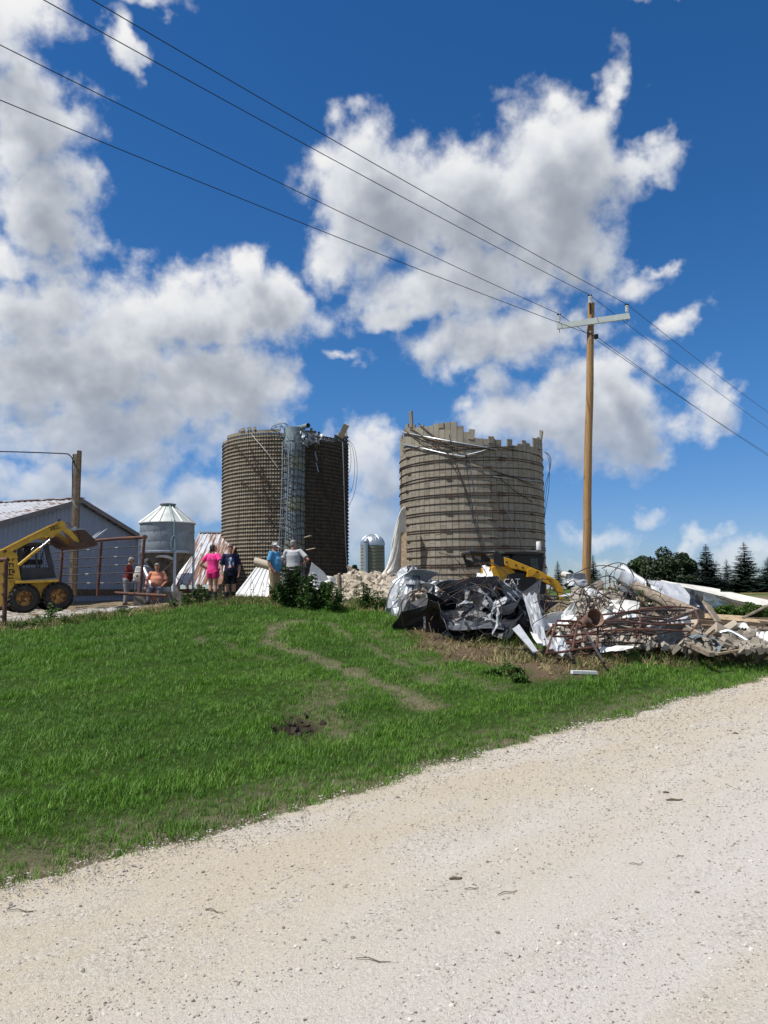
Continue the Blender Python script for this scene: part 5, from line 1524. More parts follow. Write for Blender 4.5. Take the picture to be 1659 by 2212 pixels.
# ------------------------------------------------------------------ concrete yard slab
def yard():
    x0, x1, y0, y1 = -16, -5.4, 16, 24.6
    xs = np.arange(x0, x1, .1); ys = np.arange(y0, y1, .1); X, Y = np.meshgrid(xs, ys)
    ins = in_poly(X, Y, PAD); d = poly_dist(X, Y, PAD + PAD[:1]); sd = np.where(ins, d, -d) + (fbm(X * 2, Y * 2, 3, 90) - .5) * .7
    Z = GZ_FULL(X, Y) + .02 + sstep(-.1, .3, sd) * .05 - .12 * (sd < -.25) + (fbm(X * 4, Y * 4, 3, 91) - .5) * .03
    h, w = X.shape; i = np.arange(h * w).reshape(h, w)
    F = np.stack([i[:-1, :-1], i[:-1, 1:], i[1:, 1:], i[1:, :-1]], -1).reshape(-1, 4)
    keep = (sd.ravel()[F] > -.3).all(1); F = F[keep]
    me = bpy.data.meshes.new('yard_slab'); me.from_pydata(np.stack([X, Y, Z], -1).reshape(-1, 3).tolist(), [], F.tolist())
    bm = bmesh.new(); bm.from_mesh(me); bmesh.ops.delete(bm, geom=[v for v in bm.verts if not v.link_faces], context='VERTS'); bm.to_mesh(me); bm.free()
    def bld(nt, b, P, rnd):
        geo = nt.nodes.new('ShaderNodeNewGeometry'); P = S(nt, geo.outputs['Position'])
        x, y, z = sep(nt, P)
        n = noise(nt, comb(nt, x * .7, y * 2.2, 0.0), 1.3, 8, .68)
        c = ramp_c(nt, noise(nt, P, 12, 5, .6), [(.3, (.34, .32, .29)), (.7, (.52, .50, .47))])
        c = mixc(nt, n.ramp(.47, .56), c, ramp_c(nt, noise(nt, P, 18, 5, .7), [(.3, (.09, .062, .038)), (.7, (.25, .19, .12))]))
        nt.links.new(c.sock, b.inputs['Base Color']); add_bump(nt, b, n * 2.0 + noise(nt, P, 25, 5, .7), .8, .03)
    me.materials.append(mat('straw_covered_slab', bld, rough=.95, spec=.1)); tag(link('yard', me), 'concrete yard with straw', None, None, 'structure')
yard()

# ------------------------------------------------------------------ people
def remesh(mb, name, mats, voxel, smooth=3, parent=None):
    me = mb.mesh(name + '_raw', mats); o = bpy.data.objects.new('raw', me); COL.objects.link(o)
    r = o.modifiers.new('r', 'REMESH'); r.mode = 'VOXEL'; r.voxel_size = voxel; r.use_smooth_shade = True
    s = o.modifiers.new('s', 'SMOOTH'); s.factor = .5; s.iterations = smooth
    out = bpy.data.meshes.new_from_object(o.evaluated_get(bpy.context.evaluated_depsgraph_get()))
    bpy.data.objects.remove(o); bpy.data.meshes.remove(me); out.name = name
    out.materials.clear()
    for m in (mats if isinstance(mats, (list, tuple)) else [mats]): out.materials.append(m)
    return link(name, out, parent)

def cloth(name, c, var=.08): return mat(name, color=c, rough=.9, var=var, scale=9, bump=.45, bscale=16, spec=.15)
def skin_bld(c):
    def bld(nt, b, P, rnd):
        n = noise(nt, P, 14, 4, .6); nt.links.new(ramp_c(nt, n, [(.3, tuple(v * .85 for v in c)), (.7, c)]).sock, b.inputs['Base Color'])
        b.inputs['Subsurface Weight'].default_value = .08; b.inputs['Subsurface Radius'].default_value = (.02, .008, .004)
    return bld
M_SKIN = mat('skin', skin_bld((.46, .255, .175)), rough=.55)
M_SKINR = mat('sunburnt_skin', skin_bld((.42, .19, .125)), rough=.55)
M_EYE = mat('eye', color=(.03, .022, .018), rough=.3, var=.05)
M_BOOT = mat('black_rubber_boot', color=(.018, .017, .018), rough=.5, var=.2)
V = Vector

def ell(mb, c, r, axis=None, n=16, k=10):
    mb.lathe([(math.sin(PI * i / k), -math.cos(PI * i / k)) for i in range(k + 1)], n, caps=False)
    cnt = n * (k + 1); A = axis or Matrix.Identity(3)
    for i in range(len(mb.v) - cnt, len(mb.v)):
        v = V(mb.v[i]); mb.v[i] = tuple(A @ V((v.x * r[0], v.y * r[1], v.z * r[2])) + V(c))

def hand(mb, w, d, pn, side, curl=.5):
    """wrist w, direction d, palm normal pn; thumb on the given side"""
    d = d.normalized(); pn = (pn - d * pn.dot(d)).normalized(); s = d.cross(pn) * side
    A = Matrix((s, pn, d)).transposed()
    ell(mb, w + d * .045, (.040, .016, .056), A)
    for i, (off, L) in enumerate(((.031, .066), (.0105, .076), (-.0105, .071), (-.031, .055))):
        p = w + d * .080 + s * off; dd = (d + s * off * 2.0).normalized(); pts = [p - dd * .02, p]
        c = curl * (.8 + .12 * i)
        for f in (.45, .32, .23):
            dd = (dd * math.cos(c) + pn * math.sin(c)).normalized(); p = p + dd * L * f; pts.append(p)
        mb.tube(pts, [.009, .0088, .0085, .008, .0068], 8)
    p = w + d * .022 + s * .034; dd = (d * .55 + s * .75 + pn * .25).normalized()
    pts = [w + d * .012 + s * .018, p, p + dd * .034, p + (dd * .034) + (d * .85 + s * .25 + pn * .35).normalized() * .028]
    mb.tube(pts, [.012, .0115, .010, .0078], 8)

def person(loc, yaw, height, label, J, skin, shirt, legs, foot, hair=None, cap=None, beard=None, head_yaw=0.0, head_tilt=0.0, belly=0.0, sleeve=.55, legcut=None, shirt_low=.90, lean=V((0, 0, 0)), wide=1.0, female=False, curl=(.5, .5), palm=None, group='people watching in the farmyard'):
    root = empty('person', loc, yaw, label, 'person', group); k = height / 1.75; root.scale = (k, k, k)
    g = lambda n, dflt: V(J.get(n, dflt))
    pel = g('pelvis', (0, 0, .95)); ch = g('chest', (0, 0, 1.30)) + lean; nk = g('neck', (0, -.01, 1.475)) + lean * 1.5
    hd = g('head', (0, .02, 1.625)) + lean * 1.9; wa = pel.lerp(ch, .42)
    shw = .165 if female else .185
    up = (nk - pel).normalized(); sd = V((1, 0, 0))
    arms = []
    for s, key in ((1, 'r'), (-1, 'l')):
        sh = ch + sd * s * shw * wide + V((0, -.005, .115)); el = g('elbow_' + key, sh + V((s * .06, -.02, -.30))); wr = g('wrist_' + key, el + V((s * .0, .05, -.26)))
        hp = pel + sd * s * .088 * wide + V((0, 0, -.04)); kn = g('knee_' + key, (s * .10, .02, .50)); an = g('ankle_' + key, (s * .10, -.03, .085)); to = g('toe_' + key, an + V((s * .03, .17, -.05)))
        arms.append((s, key, sh, el, wr, hp, kn, an, to))
    B = MB()
    B.tube([pel + V((0, 0, -.10)), pel, wa, ch, ch + up * .10, nk - up * .03, nk + up * .03], [(.13 * wide, .105), (.168 * wide, .12), (.142 * wide, .105), (.168 * wide, .118), (.15 * wide, .10), (.07, .065), (.056, .058)], 20, up=(0, 1, 0))
    B.tube([nk - up * .03, nk + up * .05, hd - V((0, 0, .05))], [.060, .055, .054], 14)
    Hy = Matrix.Rotation(head_yaw, 3, 'Z') @ Matrix.Rotation(head_tilt, 3, 'X')
    h = lambda x, y, z: hd + Hy @ V((x, y, z))
    ell(B, h(0, -.008, .022), (.075, .094, .096), Hy); ell(B, h(0, .018, -.045), (.058, .070, .070), Hy)   # cranium, jaw
    B.tube([h(0, .082, .020), h(0, .104, -.020), h(0, .092, -.034)], [.009, .014, .013], 8)                 # nose
    ell(B, h(0, .083, -.062), (.024, .010, .008), Hy); ell(B, h(0, .072, -.098), (.026, .018, .018), Hy)   # mouth, chin
    for s in (-1, 1): ell(B, h(s * .076, -.006, -.006), (.010, .020, .032), Hy)
    for i, (s, key, sh, el, wr, hp, kn, an, to) in enumerate(arms):
        B.tube([ch + V((s * .06, 0, .08)), sh + V((0, 0, -.005)), sh.lerp(el, .35), el, el.lerp(wr, .3), wr], [.075, .060, .051, .041, .043, .028], 14)
        d = (wr - el).normalized(); pn = V((palm or {}).get(key, (-s, .2, 0)))
        hand(B, wr, d, pn, s if (palm or {}).get(key + '_flip') is None else -s, curl[i])
        B.tube([pel + V((s * .06, 0, -.0)), hp, hp.lerp(kn, .4), kn, kn.lerp(an, .33), an], [.10, .098, .086, .060, .058, .040], 16)
        B.tube([an + V((0, -.045, -.05)), an.lerp(to, .5) + V((0, 0, -.01)), to], [(.040, .036), (.044, .036), (.036, .024)], 12, up=(0, 0, 1))
    remesh(B, 'body', skin, .0056, 3, root)
    for s in (-1, 1):
        m = MB(); ell(m, h(s * .031, .083, .012), (.012, .007, .007), Hy, 10, 6); m.build('eye', M_EYE, root)
    # shirt
    S_ = MB(); e = .016
    low = pel + V((0, 0, shirt_low - .95)); bl = V((0, belly, 0))
    S_.tube([low, pel + bl * .5 + V((0, 0, .04)), wa + bl, wa.lerp(ch, .5) + bl * .7, ch, ch + up * .11, nk - up * .012], [(.178 * wide, .135 + belly * .2), (.178 * wide, .135 + belly * .6), (.162 * wide + belly * .3, .125 + belly * .7), (.172 * wide + belly * .2, .128 + belly * .5), (.188 * wide, .138), (.165 * wide, .118), (.080, .078)], 22, up=(0, 1, 0))
    if female:
        for s in (-1, 1): ell(S_, ch + V((s * .075, .095, -.02)), (.075, .065, .075))
    for s, key, sh, el, wr, *_ in arms:
        S_.tube([ch + V((s * .05, 0, .07)), sh + V((0, 0, .0)), sh.lerp(el, .45), sh.lerp(el, sleeve + .08)], [.098, .078, .074, .076], 16)
    remesh(S_, 'shirt', shirt, .011, 4, root)
    # trousers or shorts
    T = MB(); cut = legcut if legcut is not None else 1.0
    T.tube([pel + V((0, 0, .06)), pel, pel + V((0, 0, -.09))], [(.172 * wide, .130), (.182 * wide, .140), (.16 * wide, .13)], 20, up=(0, 1, 0))
    for s, key, sh, el, wr, hp, kn, an, to in arms:
        pts = [pel + V((s * .06, 0, -.02)), hp, hp.lerp(kn, .5), kn]; rr = [.125, .122, .108, .088]
        if cut < 1: pts = [pts[0], hp, hp.lerp(kn, cut * .5), hp.lerp(kn, cut)]; rr = [.128, .124, .116, .110 if not female else .10]
        else: pts += [kn.lerp(an, .5), an + V((0, 0, .01))]; rr += [.080, .070]
        T.tube(pts, rr, 16)
    remesh(T, 'trousers' if cut >= 1 else 'shorts', legs, .011, 4, root)
    F = MB(); boot = foot == M_BOOT
    for s, key, sh, el, wr, hp, kn, an, to in arms:
        if boot: F.tube([kn.lerp(an, .42), kn.lerp(an, .75), an + V((0, 0, .01))], [.074, .066, .060], 14)
        F.tube([an + V((0, -.06, -.042)), an + V((0, -.05, .0)), an.lerp(to, .55) + V((0, 0, .005)), to + V((0, .03, 0))], [(.044, .036), (.056, .052), (.054, .044), (.042, .028)], 14, up=(0, 0, 1))
    remesh(F, 'boots' if boot else 'shoes', foot, .010, 2, root)
    if hair:
        Hm = MB(); mt, ln = hair
        ell(Hm, h(0, -.022, .045), (.086, .094, .090), Hy)
        if ln > 0:
            ell(Hm, h(0, -.062, -.01), (.086, .060, .085), Hy); ell(Hm, h(0, -.075, -.08), (.070, .050, .075), Hy)
            for s in (-1, 1): ell(Hm, h(s * .066, -.025, -.02), (.026, .050, .075), Hy)
        else:
            ell(Hm, h(0, -.055, .0), (.082, .055, .075), Hy); ell(Hm, h(0, .055, .085), (.066, .036, .030), Hy)
        ho = remesh(Hm, 'hair', mt, .008, 1, root)
    if cap:
        C_ = MB(); mt, fy = cap; Cy = Hy @ Matrix.Rotation(fy, 3, 'Z'); c = lambda x, y, z: hd + Hy @ V((0, 0, .0)) + Cy @ V((x, y, z))
        P = [[c(math.sin(a) * .088 * math.cos(t), -.010 + math.cos(a) * .104 * math.cos(t), .036 + math.sin(t) * .092) for a in [2 * PI * i / 24 for i in range(25)]] for t in [PI / 2 * j / 7 for j in range(8)]]
        C_.grid(P[::-1], thick=-.0)
        br = [[c(x, .082 + .085 * r * math.cos(x * 9), .044 - .02 * r - 2.2 * x * x) for x in np.linspace(-.075, .075, 9)] for r in (0, .5, 1.0)]
        C_.grid(br, thick=.006); ell(C_, c(0, -.01, .128), (.010, .010, .006), None, 8, 4)
        C_.build('cap', mt, root)
    return root

M_HAIRD = mat('dark_brown_hair', color=(.030, .018, .012), rough=.5, var=.3, scale=30, bump=.6, bscale=60)
M_HAIRR = mat('auburn_hair', color=(.13, .055, .028), rough=.5, var=.3, scale=30, bump=.6, bscale=60)
M_HAIRG = mat('grey_hair', color=(.24, .22, .20), rough=.6, var=.2, scale=30)
M_PINK = cloth('hot_pink_cotton', (.80, .055, .26)); M_PINK2 = cloth('deep_pink_cotton', (.74, .035, .20))
M_NAVY = cloth('navy_cotton', (.018, .020, .055)); M_BLACKC = cloth('black_cotton', (.010, .010, .012))
M_BLUEC = cloth('sky_blue_cotton', (.10, .30, .52)); M_KHAKI = cloth('khaki_twill', (.36, .27, .16))
M_GREYC = cloth('pale_grey_cotton', (.46, .46, .48)); M_DARKT = cloth('dark_work_trousers', (.05, .042, .036))
M_MAROON = cloth('maroon_cotton', (.115, .018, .022)); M_JEANS = cloth('faded_grey_jeans', (.22, .22, .24))
M_ORANGE = cloth('salmon_orange_cotton', (.55, .235, .155)); M_JEAN2 = cloth('blue_grey_jeans', (.13, .14, .18))
M_WHITEC = cloth('white_cap_cloth', (.78, .78, .78), .03); M_CAPB = cloth('brown_cap_cloth', (.12, .095, .075)); M_CAPG = cloth('grey_cap_cloth', (.22, .22, .21))
M_SHOE = mat('brown_work_boot', color=(.07, .048, .033), rough=.8, var=.25)
M_PRINT_B = mat('print_blue', color=(.10, .18, .52), rough=.8, var=.1); M_PRINT_R = mat('print_red', color=(.62, .10, .06), rough=.8, var=.1); M_PRINT_W = mat('print_white', color=(.72, .72, .76), rough=.8, var=.1)
M_PRINT_D = mat('print_dark', color=(.12, .015, .05), rough=.8, var=.1)

def stand(px, py, Y):
    q = at(px, py, Y); q.z = gzf(q.x, q.y) - .005; return q
def yaw_to(dx, dy): return math.atan2(dy, dx) - PI / 2      # local +y turned to (dx, dy)

def patch(parent, name, shirt, quads, m, face=1):
    """flat print that follows the shirt: shrunk on to it along its local y"""
    mb = MB()
    for x0, z0, x1, z1 in quads:
        nx, nz = max(2, int(abs(x1 - x0) / .02) + 1), max(2, int(abs(z1 - z0) / .02) + 1)
        mb.grid([[(x, face * .30, z) for x in np.linspace(x0, x1, nx)] for z in np.linspace(z0, z1, nz)], smooth=False)
    o = mb.build(name, m, parent)
    from mathutils.bvhtree import BVHTree
    bv = BVHTree.FromPolygons([v.co for v in shirt.data.vertices], [p.vertices for p in shirt.data.polygons])
    for v in o.data.vertices:
        hit, n, i, d = bv.ray_cast(v.co, V((0, -face, 0)))
        v.co = (hit + V((0, face * .004, 0))) if hit else v.co - V((0, face * .17, 0))
    return o
shirt_of = lambda r: [c for c in r.children if c.name.startswith('shirt')][0]

# woman in pink, seen from behind, hands on her hips
w = person(stand(459, 1290, 22.3), yaw_to(.42, .9), 1.66, 'woman in hot pink top and shorts seen from behind with hands on hips',
    dict(elbow_r=(.40, -.10, 1.13), wrist_r=(.22, .04, .98), elbow_l=(-.40, -.10, 1.14), wrist_l=(-.22, .05, 1.0), knee_l=(-.10, .05, .50)),
    M_SKIN, M_PINK, M_PINK2, M_BOOT, hair=(M_HAIRD, 1), head_yaw=-.9, head_tilt=.15, sleeve=.5, legcut=.42, female=True, wide=1.12, shirt_low=.86, palm=dict(r=(-.7, .3, -.3), l=(.7, .3, -.3)))
patch(w, 'lettering', shirt_of(w), [(-.075, 1.325, -.04, 1.34), (-.03, 1.32, .02, 1.335), (-.085, 1.27, -.05, 1.285), (-.04, 1.268, .05, 1.284), (-.08, 1.215, -.035, 1.23), (-.02, 1.213, .03, 1.228), (-.05, 1.16, .03, 1.172)], M_PRINT_D, -1)
# boy in navy
b = person(stand(497, 1289, 22.1), yaw_to(.22, -1), 1.63, 'auburn haired boy in navy t-shirt and black shorts facing the road',
    dict(elbow_r=(.27, -.01, 1.10), wrist_r=(.25, .07, .87), elbow_l=(-.27, -.02, 1.10), wrist_l=(-.25, .06, .86)),
    M_SKIN, M_NAVY, M_BLACKC, M_BOOT, hair=(M_HAIRR, 0), head_yaw=-.15, head_tilt=-.15, sleeve=.78, legcut=.86, wide=1.05, shirt_low=.80)
patch(b, 'print', shirt_of(b), [(-.03, 1.24, .03, 1.36), (.0, 1.12, .05, 1.25), (-.10, 1.12, -.06, 1.22), (-.02, 1.05, .04, 1.13)], M_PRINT_W)
patch(b, 'print', shirt_of(b), [(-.10, 1.29, -.04, 1.315), (-.10, 1.245, -.045, 1.27), (-.055, 1.10, -.025, 1.22), (.055, 1.20, .085, 1.33)], M_PRINT_B)
patch(b, 'print', shirt_of(b), [(.04, 1.03, .08, 1.11), (-.12, 1.065, -.06, 1.10)], M_PRINT_R)
# man in blue with a white cap
person(stand(592, 1293, 22.9), yaw_to(.92, -.35), 1.74, 'man in sky blue t-shirt, white cap and khaki trousers facing right',
    dict(elbow_r=(.27, -.04, 1.12), wrist_r=(.24, .10, .90), elbow_l=(-.27, -.02, 1.12), wrist_l=(-.22, .14, .92)),
    M_SKINR, M_BLUEC, M_KHAKI, M_SHOE, hair=(M_HAIRG, 0), cap=(M_WHITEC, 0), head_yaw=.15, head_tilt=-.3, belly=.07, sleeve=.72, shirt_low=.86, wide=1.08)
# man in grey, back to the road, a hand on his hip
g_ = person(stand(633, 1294, 22.9), yaw_to(.12, 1), 1.80, 'man in pale grey t-shirt and brown cap with his back turned, hand on hip',
    dict(elbow_r=(.46, -.08, 1.17), wrist_r=(.25, .08, 1.04), elbow_l=(-.32, -.03, 1.14), wrist_l=(-.27, .12, .95)),
    M_SKINR, M_GREYC, M_DARKT, M_SHOE, hair=(M_HAIRG, 0), cap=(M_CAPB, 0), head_yaw=-.25, sleeve=.62, shirt_low=.88, wide=1.15, palm=dict(r=(-.7, .3, -.3)))
# man in maroon working behind the fence
m5 = person(stand(272, 1296, 26.2), yaw_to(.93, .35), 1.66, 'man in maroon shirt and grey cap working behind the pipe fence',
    dict(elbow_r=(.22, .20, 1.16), wrist_r=(.13, .44, 1.20), elbow_l=(-.22, .22, 1.18), wrist_l=(-.10, .45, 1.24)),
    M_SKINR, M_MAROON, M_JEANS, M_SHOE, hair=(M_HAIRG, 0), cap=(M_CAPG, 0), head_tilt=-.25, belly=.06, sleeve=.85, shirt_low=.86, lean=V((0, .07, -.01)), wide=1.15, group='men working by the feed bin')
# man in orange sitting at the foot of the feed bin
sp = stand(338, 1287, 25.6); zs = .47
person(sp, yaw_to(.12, -1), 1.72, 'man in salmon orange t-shirt and grey jeans sitting before the feed bin',
    dict(pelvis=(0, -.05, .56), chest=(0, -.03, .92), neck=(0, -.02, 1.095), head=(0, .02, 1.245), knee_r=(.17, .40, .50), knee_l=(-.15, .40, .50), ankle_r=(.19, .42, .085), ankle_l=(-.17, .40, .085),
         elbow_r=(.34, -.05, .76), wrist_r=(.34, .12, .57), elbow_l=(-.32, .0, .76), wrist_l=(-.22, .22, .62)),
    M_SKINR, M_ORANGE, M_JEAN2, M_SHOE, hair=(M_HAIRG, 0), belly=.08, sleeve=.7, shirt_low=.53, wide=1.12, head_tilt=-.1, palm=dict(r=(0, 0, -1), l=(0, 0, -1)), group='men working by the feed bin')
ob = MB().box((0, 0, .22), (1.5, .42, .46), (0, 0, .1), taper=.98).build('concrete_step', M_CONC, None, sp + V((.05, .14, -.03))); tag(ob, 'low concrete step under the man in orange', 'step')
# the white machine he works at
def machine():
    c = m5.location + V((.42, -.12, 1.05)); root = empty('hose_reel', c, .2, 'white machine with a round disc held by the man in maroon', 'machine')
    R = Matrix.Rotation(PI / 2, 3, 'X')
    m = MB(); m.box((0, .05, .02), (.27, .10, .50), (0, .12, 0), taper=.75); o = m.build('casing', M_WHITEM, root); bv = o.modifiers.new('bevel', 'BEVEL'); bv.width = .03; bv.segments = 3
    MB().lathe([(.135, 0), (.14, .015), (.14, .05), (.125, .06), (.04, .06), (.04, .05)], 24, c=(-.01, -.0, -.05), axis=R).build('disc', M_CREAM, root)
    MB().lathe([(.032, 0), (.032, .08)], 14, c=(-.01, 0, -.05), axis=R).build('hub', M_PIPE_RED, root)
    MB().tube(catmull([(-.12, 0, -.22), (-.13, .0, -.45), (-.05, 0, -.62), (.05, 0, -.60)], 6), .014, 6).build('hose', M_WIRE, root)
    for x in (-.08, .12): MB().tube([(x, .05, -.2), (x * 1.6, .1, -1.02)], .018, 6).build('leg', M_GALV, root)
    MB().tube(catmull([(.10, .05, .24), (.2, .03, .30), (.34, .02, .26)], 5), .02, 8).build('handle', M_GALV, root)
machine()

# ------------------------------------------------------------------ wreckage
M_GALV2 = mat('dull_grey_roofing', color=(.36, .38, .40), rough=.5, metal=.3, var=.2, scale=4, rust=(.16, .12, .09), rust_lo=.64)
M_BLKSHEET = mat('black_backed_sheet', color=(.035, .036, .04), rough=.45, metal=.3, var=.3, scale=4)
M_RUBDUST = conc_mat('rubble_dust', (.055, .043, .032), (.20, .17, .135), .6, False)
M_GALVW = mat('pale_galvanised_sheet', color=(.52, .54, .56), rough=.42, metal=.35, var=.12, scale=3, bump=.12)
M_RUSTY = mat('rusty_drum', color=(.22, .12, .08), rough=.7, var=.3, scale=6, rust=(.30, .22, .17), rust_lo=.5)
M_BROKEND = conc_mat('dirty_broken_concrete', (.10, .085, .066), (.38, .34, .285), .4, False)
M_CLOD = mat('dark_earth', color=(.045, .032, .024), rough=1, var=.3, scale=20, bump=.5)
def gpt(px, py, lift=0.0):
    q = on_ground(px, py, 9, 40); q.z = gzf(q.x, q.y) + lift; return q

def crumple_mesh(w, h, amp, m, n=8, folds=4, curl=0.0, thick=.008, seed=0, ribs=0):
    """a sheet folded along random straight creases"""
    rnd = random.Random(seed); cr = []
    for _ in range(folds):
        a = rnd.uniform(0, PI); cr.append((math.cos(a), math.sin(a), rnd.uniform(-.4, .4), rnd.choice((-1, 1)) * rnd.uniform(.5, 1)))
    P = []
    N = n if not ribs else n * 2
    for i in range(n):
        row = []
        for j in range(N):
            u, v = j / (N - 1) - .5, i / (n - 1) - .5
            z = 0
            for ca, sa, d, s in cr: z += s * max(0, ca * u + sa * v - d) * amp * 1.6
            z += rnd.uniform(-.05, .05) * amp
            x, y = u * w + rnd.uniform(-.03, .03) * w, v * h + rnd.uniform(-.03, .03) * h
            if curl:
                t = u * curl; R = w / curl; x = math.sin(t) * R; z += (1 - math.cos(t)) * R
            if ribs: z += .018 * (j % 2)
            row.append((x, y, z))
        P.append(row)
    return MB().grid(P, smooth=False, thick=thick).mesh('crumpled_sheet', m)

def sheet_thing(name, px, py, Y, w, h, amp, rot, m, label, cat='sheet metal', group=None, lift=0, **k):
    me = crumple_mesh(w, h, amp, m, **k); me.name = name
    o = link(name, me, None, at(px, py, Y), rot); return tag(o, label, cat, group)

def cap_height(o, px, ytop, Y):
    """let a piece settle so that it does not stick out over the top of its heap"""
    bpy.context.view_layer.update() if False else None
    M = Matrix.LocRotScale(o.location, o.rotation_euler, o.scale); zm = max((M @ v.co).z for v in o.data.vertices); za = at(px, ytop, Y).z
    if zm > za: o.location.z -= zm - za

def rod_thing(pts, r, m, label, name='bent_rod', cat='rod', group='bent rods tangled in the debris', n=6, k=6):
    p0 = Vector(pts[0]); o = MB().tube(catmull([Vector(p) - p0 for p in pts], k), r, n).build(name, m, None, p0); return tag(o, label, cat, group)

# --- wrecked silo roof at the left end of the pile
def wrecked_dome():
    c = at(893, 1305, 20.8); root = empty('wrecked_dome', c, 0, 'crumpled grey domed silo roof lying torn open at the left end of the debris', 'wrecked roof')
    R = .80
    for (a0, a1, m, nm) in ((2.35, 4.6, M_GALV2, 'roof_sheet'), (.75, 2.4, M_GALV2, 'roof_sheet'), (4.55, 5.5, M_DARKM, 'roof_sheet')):
        P = []
        for i in range(9):
            e = i / 8 * 1.35; row = []
            for j in range(15):
                a = a0 + (a1 - a0) * j / 14; q = R * math.cos(e) * (1 + .10 * math.sin(a * 7 + i) * (i > 1) + random.uniform(-.05, .05)) + .012 * (j % 2)
                row.append((math.cos(a) * q * .92, math.sin(a) * q, -.45 + math.sin(e) * R * 1.75 + random.uniform(-.06, .06) + .12 * math.sin(a * 3)))
            P.append(row)
        MB().grid(P, smooth=False, thick=.012).build(nm, m, root)
    for k in range(7):
        me = crumple_mesh(random.uniform(.4, .8), random.uniform(.3, .6), .5, random.choice((M_GALV2, M_GALVB, M_SILVER)), n=7, seed=300 + k)
        link('torn_sheet', me, root, (random.uniform(-.15, .6), random.uniform(-.75, -.2), random.uniform(-.35, .75)), (random.uniform(.6, 1.9), random.uniform(-.5, .5), random.uniform(-.8, .8)))
    pts = [(-.72, -.2, -.3), (-.68, -.5, .2), (-.45, -.55, .62), (-.05, -.5, .85), (.35, -.4, .75), (.6, -.3, .4)]
    MB().tube(catmull(pts, 6), .02, 6).build('rim', M_GALV, root)
    for k in range(5):
        a = random.uniform(-.6, .4); MB().tube(catmull([(a, -.75, -.4), (a + .15, -.85, .1), (a + .5, -.7, .35), (a + .8, -.7, -.1)], 6), .012, 5).build('torn_hoop', M_HOOP, root)
wrecked_dome()

# --- heap of dark crumpled sheets
def heap():
    spots = [(985,1262,.7,.55),(1008,1250,.6,.4),(1040,1238,.6,.35),(1052,1262,.8,.5),(1020,1278,1.0,.7),(975,1288,.9,.7),(955,1318,.8,.6),(990,1320,1.1,.75),(1035,1308,1.1,.8),(1072,1296,.9,.7),
             (1092,1300,.7,.6),(1100,1325,.8,.8),(1060,1345,1.1,.7),(1010,1350,1.0,.6),(1040,1365,.9,.5),(1085,1360,.8,.7),(970,1345,.8,.5),(1118,1322,.6,.7),(1062,1282,.7,.5),(950,1292,.6,.5),(1005,1302,.9,.7),(1060,1318,.9,.8),
             (1110,1345,.6,.7),(1064,1246,.45,.3),(1030,1335,1.0,.7),(990,1360,.6,.4),(1130,1345,.6,.6),(1090,1312,.8,.6),(968,1308,.7,.6),(1048,1328,.8,.6)]
    def heap_label(x, y, col, i):
        v = 'topmost row' if y < 1258 else ('upper part' if y < 1290 else ('middle' if y < 1325 else 'foot'))
        h = 'far left end' if x < 972 else ('left side' if x < 1008 else ('centre' if x < 1052 else ('right side' if x < 1096 else 'far right end')))
        return col + ' crumpled sheet, ' + v + ' of the dark heap, ' + h
    labs = {0: 'dark crumpled sheet metal folded into the heap before the track loader', 1: 'bright crumpled sheet metal catching the light in the dark heap'}
    for i, (x, y, w, h) in enumerate(spots):
        g = gpt(min(x, 1150), 1372); Y = g.y + (1372 - y) * .011 + random.uniform(-.25, .25)
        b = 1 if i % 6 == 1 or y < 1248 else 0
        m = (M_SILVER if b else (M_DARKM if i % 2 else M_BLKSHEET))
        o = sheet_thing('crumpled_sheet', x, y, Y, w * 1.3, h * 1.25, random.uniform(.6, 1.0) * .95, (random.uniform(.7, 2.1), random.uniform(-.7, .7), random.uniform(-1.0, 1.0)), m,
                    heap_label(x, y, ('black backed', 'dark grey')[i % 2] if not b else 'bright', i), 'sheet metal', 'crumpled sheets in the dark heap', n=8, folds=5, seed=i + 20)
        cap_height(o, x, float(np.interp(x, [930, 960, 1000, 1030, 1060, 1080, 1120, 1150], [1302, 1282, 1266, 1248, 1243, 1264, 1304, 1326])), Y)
    # narrow folded strips that stand out bright
    for i, (x0, y0, x1, y1, Yq, w) in enumerate([(1052,1292,1072,1330,16.6,.13),(1070,1300,1060,1345,16.5,.12),(1064,1370,1075,1320,16.2,.18),(985,1310,1020,1304,17.2,.08),(1090,1262,1128,1300,17.5,.09),(1098,1285,1135,1330,17.2,.10),(1002,1340,1014,1360,16.4,.08),(1110,1262,1140,1312,17.3,.07),(1048,1340,1082,1352,16.2,.08)]):
        a, b = at(x0, y0, Yq), at(x1, y1, Yq + .25); q = a.lerp(b, .5) + Vector((random.uniform(-.05, .05), -.08, .05)); m = MB()
        P = [[p + Vector((random.uniform(-.04, .04), 0, -w * random.uniform(.3, .7))) - a, p + Vector((random.uniform(-.04, .04), -.07, random.uniform(-.02, .02))) - a, p + Vector((random.uniform(-.03, .03), .03, w * random.uniform(.3, .7))) - a] for p in catmull([a, q, b], 3)]
        o = m.grid(P, smooth=False, thick=.006).build('folded_strip', (M_GALV2, M_SILVER, M_GALV2)[i % 3], None, a); tag(o, 'narrow folded strip, ' + ('grey', 'silver', 'grey')[i % 3] + heap_label(x0, y0, '', i)[15:], 'sheet metal', 'bright strips in the dark heap')
heap()
